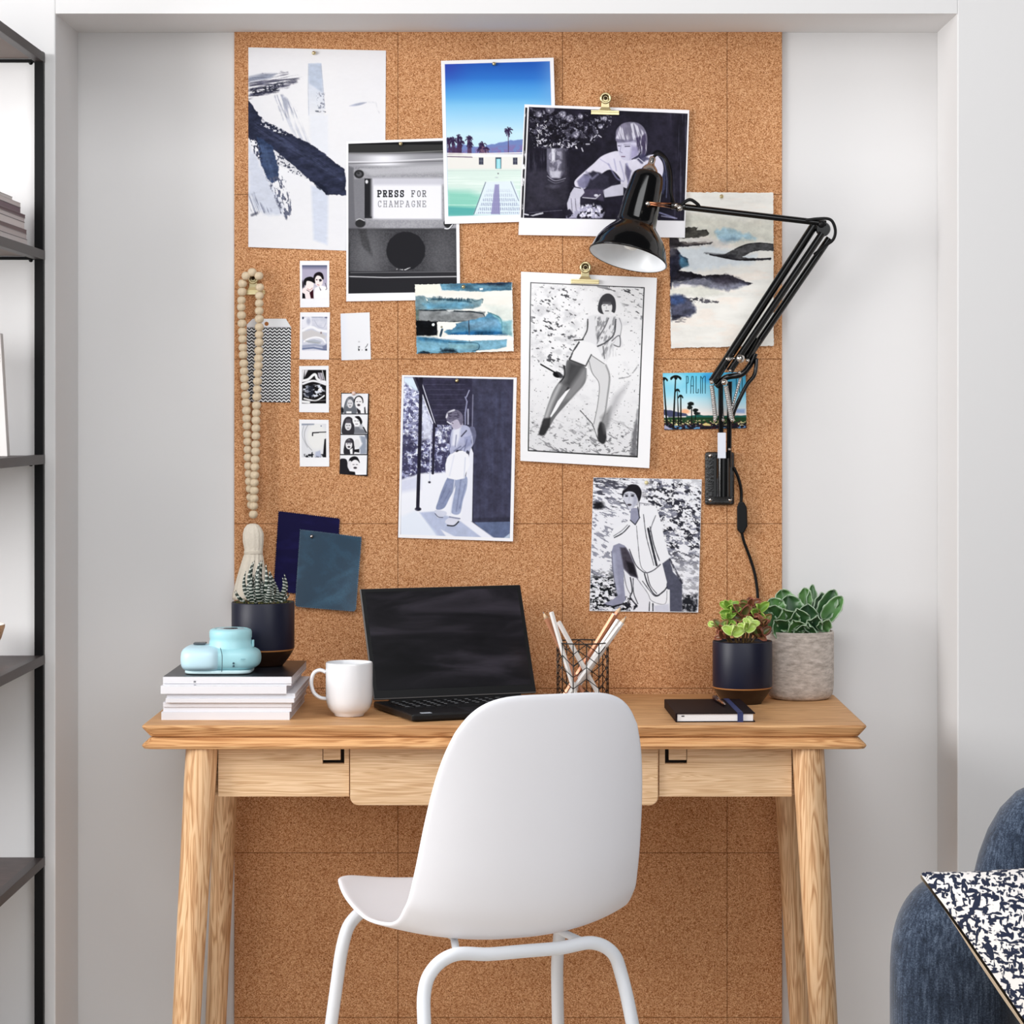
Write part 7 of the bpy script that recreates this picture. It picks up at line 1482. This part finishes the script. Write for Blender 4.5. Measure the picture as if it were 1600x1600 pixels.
    def fr(a_): s.clip(None); s.poly(z(*a_), (238, 238, 242), 1, .7); s.clip(np.clip(.5-s.sdf(z(*a_))*2, 0, 1))
    def face(x, y, rx, ry, c, rot=0, hair=None, smile=False):
        X0, Y0 = g(x, y); s.ell(X0, Y0, rx, ry, c, 1, .8, rot)
        s.line([(X0-rx*.55, Y0-ry*.12), (X0-rx*.2, Y0-ry*.12)], .9, (50, 48, 54), .85); s.line([(X0+rx*.2, Y0-ry*.12), (X0+rx*.55, Y0-ry*.12)], .9, (50, 48, 54), .85)
        if smile: s.ell(X0, Y0+ry*.5, rx*.4, ry*.2, (50, 44, 50), .9, .8)
        else: s.line([(X0-rx*.25, Y0+ry*.5), (X0+rx*.25, Y0+ry*.5)], 1.1, (96, 84, 90), .9)
    fr(((682, 432), (1040, 432), (1032, 702), (678, 702)))
    s.poly(z((715, 700), (715, 600), (750, 500), (800, 470), (845, 500), (870, 600), (880, 700)), (104, 108, 116), 1, 1, sm=True); face(795, 570, 4.6, 6.8, (216, 216, 220)); s.line(z((770, 500), (745, 600)), 1.4, (160, 162, 168), .8)
    s.poly(z((845, 530), (870, 480), (920, 460), (965, 490), (970, 560), (900, 520), (860, 560)), (30, 28, 32), 1, 1, sm=True); face(912, 550, 6, 8.6, (238, 236, 238), smile=True); s.poly(z((880, 620), (900, 700), (1010, 700), (1000, 610), (960, 640), (930, 660)), (40, 38, 44), 1, 1); s.poly(z((930, 640), (985, 610), (990, 700), (940, 700)), (240, 240, 243), 1, 1); s.ell(*g(690, 660), 2, 5, (30, 30, 34)); s.rect(*g(745, 672), *g(815, 700), (236, 236, 238))
    fr(((676, 714), (1036, 714), (1026, 978), (672, 978)))
    s.poly(z((690, 975), (700, 830), (740, 755), (800, 750), (840, 810), (850, 975)), (54, 52, 58), 1, 1, sm=True); face(770, 870, 5, 7, (220, 220, 224)); s.poly(z((735, 830), (740, 780), (800, 775), (815, 830)), (84, 80, 88), 1, 1)
    s.poly(z((850, 975), (860, 880), (930, 880), (1000, 940), (1010, 975)), (120, 122, 130), 1, 2); face(885, 810, 6, 8, (240, 240, 242), -30); s.poly(z((860, 745), (920, 740), (960, 810), (940, 860), (920, 800), (890, 770)), (26, 24, 28), 1, 1, sm=True); s.ell(*g(945, 880), 3, 4, (180, 182, 190), .9, 2)
    s.line(z((975, 890), (1015, 960)), 2.2, (30, 28, 34), .9)
    fr(((668, 992), (1026, 992), (1022, 1250), (664, 1250)))
    s.poly(z((715, 1250), (725, 1100), (760, 1045), (820, 1040), (850, 1100), (845, 1250)), (44, 42, 48), 1, 1, sm=True); face(780, 1120, 5.2, 7.6, (232, 230, 233), smile=True); s.poly(z((740, 1100), (745, 1060), (820, 1060), (822, 1100)), (70, 66, 74), 1, 1); s.poly(z((790, 1190), (830, 1170), (830, 1250), (800, 1250)), (238, 238, 240), 1, 1)
    s.ell(*g(890, 1110), 4.6, 7, (226, 226, 228), 1, 1); s.poly(z((930, 1000), (1010, 1020), (1020, 1240), (940, 1250), (920, 1170), (960, 1110)), (150, 158, 174), 1, 3, 1.5); s.poly(z((850, 1190), (920, 1180), (920, 1230), (850, 1220)), (26, 24, 28), 1, 1); s.poly(z((990, 990), (1030, 990), (1025, 1060)), (90, 96, 112), .9, 2)
    fr(((660, 1264), (1026, 1264), (1018, 1530), (654, 1530)))
    s.poly(z((655, 1530), (655, 1340), (700, 1310), (750, 1330), (770, 1420), (800, 1500), (860, 1530)), (34, 32, 38), 1, 1, sm=True); s.poly(z((780, 1380), (790, 1310), (850, 1280), (900, 1300), (925, 1370), (860, 1330)), (28, 26, 30), 1, 1, sm=True); s.ell(*g(795, 1400), 4, 7, (230, 228, 232), 1, 1); face(865, 1400, 6.8, 8.4, (238, 235, 238), smile=True)
    s.poly(z((880, 1480), (960, 1480), (970, 1530), (870, 1530)), (240, 240, 243), 1, 1); s.poly(z((780, 1480), (860, 1490), (870, 1530), (780, 1530)), (24, 22, 26), 1, 1)
    s.clip(None)
    s.build('photo_booth_strip', 'black edged photo booth strip of four frames of two people', 'photograph', 0, (0, .002, .004, .001), m_gloss_print)

    # gift tag
    s = Sheet([(385.5, 498), (455, 498), (453.5, 629), (386, 628)], 2.4, (228, 229, 232))
    ph = np.abs(np.mod(s.X-386, 7.2)-3.6)/3.6*3.0; st = np.clip((np.abs(np.mod(s.Y+ph*1.0, 5.0)-2.5)-1.25)*1.8+.5, 0, 1)
    s.put(st*np.clip((s.Y-512)*2, 0, 1), (32, 32, 36)); s.put((s.Y < 512)*1.0*(s.Y > 511), (120, 120, 124))
    s.ell(416.5, 506, 3.2, 3.2, (150, 96, 56), 1, .7)
    cut = ~(((s.X - 386) + (s.Y - 498) < 8.5) | ((454.8 - s.X) + (s.Y - 498)*.62 < 7.8))
    s.build('gift_tag', 'white gift tag with black zigzag pattern hanging behind the wooden beads', 'tag', 0, (0, 0, .001, .001), m_print, cut=cut)

    # fabric swatches with pinked edges
    for nm, lb, c, col, lay, sd in [('fabric_swatch', 'dark navy velvet swatch with pinked edges, behind the teal leather one', [(434, 797), (532, 809), (527, 935), (426, 925)], (24, 22, 58), 0, 3),
                                    ('fabric_swatch', 'teal blue leather swatch with pinked edges and a single silver pin', [(468, 826), (566.5, 838), (557, 957), (459.5, 949)], (24, 56, 78), 1.6, 4)]:
        s = Sheet(c, 2.2, col)
        if sd == 4:
            s.put(s.noise(22, 14, 5, .45, .7, 4, 40)*.4, (40, 82, 108)); s.put(s.noise(60, 16, 6, .55, .85, 3, -28)*.35, (70, 116, 142)); s.put(s.noise(2, 2, 7, .5, .8)*.3, (20, 44, 62))
        else: s.put(s.noise(24, 12, 8, .45, .7)*.4, (34, 32, 84))
        x = s.U*s.W; y = s.V*s.H; zz = lambda t: np.abs(np.mod(t, 3.4)-1.7)/1.7*1.7
        ins = (x > zz(y)) & (x < s.W-zz(y)) & (y > zz(x)) & (y < s.H-zz(x))
        r_ = 9; cxd = np.minimum(x, s.W-x); cyd = s.H-y
        ins &= ~((cxd < r_) & (cyd < r_) & (np.hypot(r_-cxd, r_-cyd) > r_))
        if sd == 4:
            edge = np.minimum(np.minimum(x-zz(y), s.W-zz(y)-x), np.minimum(y-zz(x), s.H-zz(x)-y)); s.put(np.clip(1.2-edge, 0, 1)*.75, (150, 160, 168))
        s.build(nm, lb, 'fabric swatch', lay, (0, .004, .014, .010) if sd == 4 else (.002, .003, .006, .006), vcol_mat('velvet', .9, .1) if sd == 3 else vcol_mat('leather', .45, .5), 'fabric swatches', cut=ins, wave=.001)

art_abstract(); art_sign(); art_pool(); art_portrait(); art_ink(); art_postcard(); art_beach(); art_doorway(); art_blue(); art_turban(); art_small()
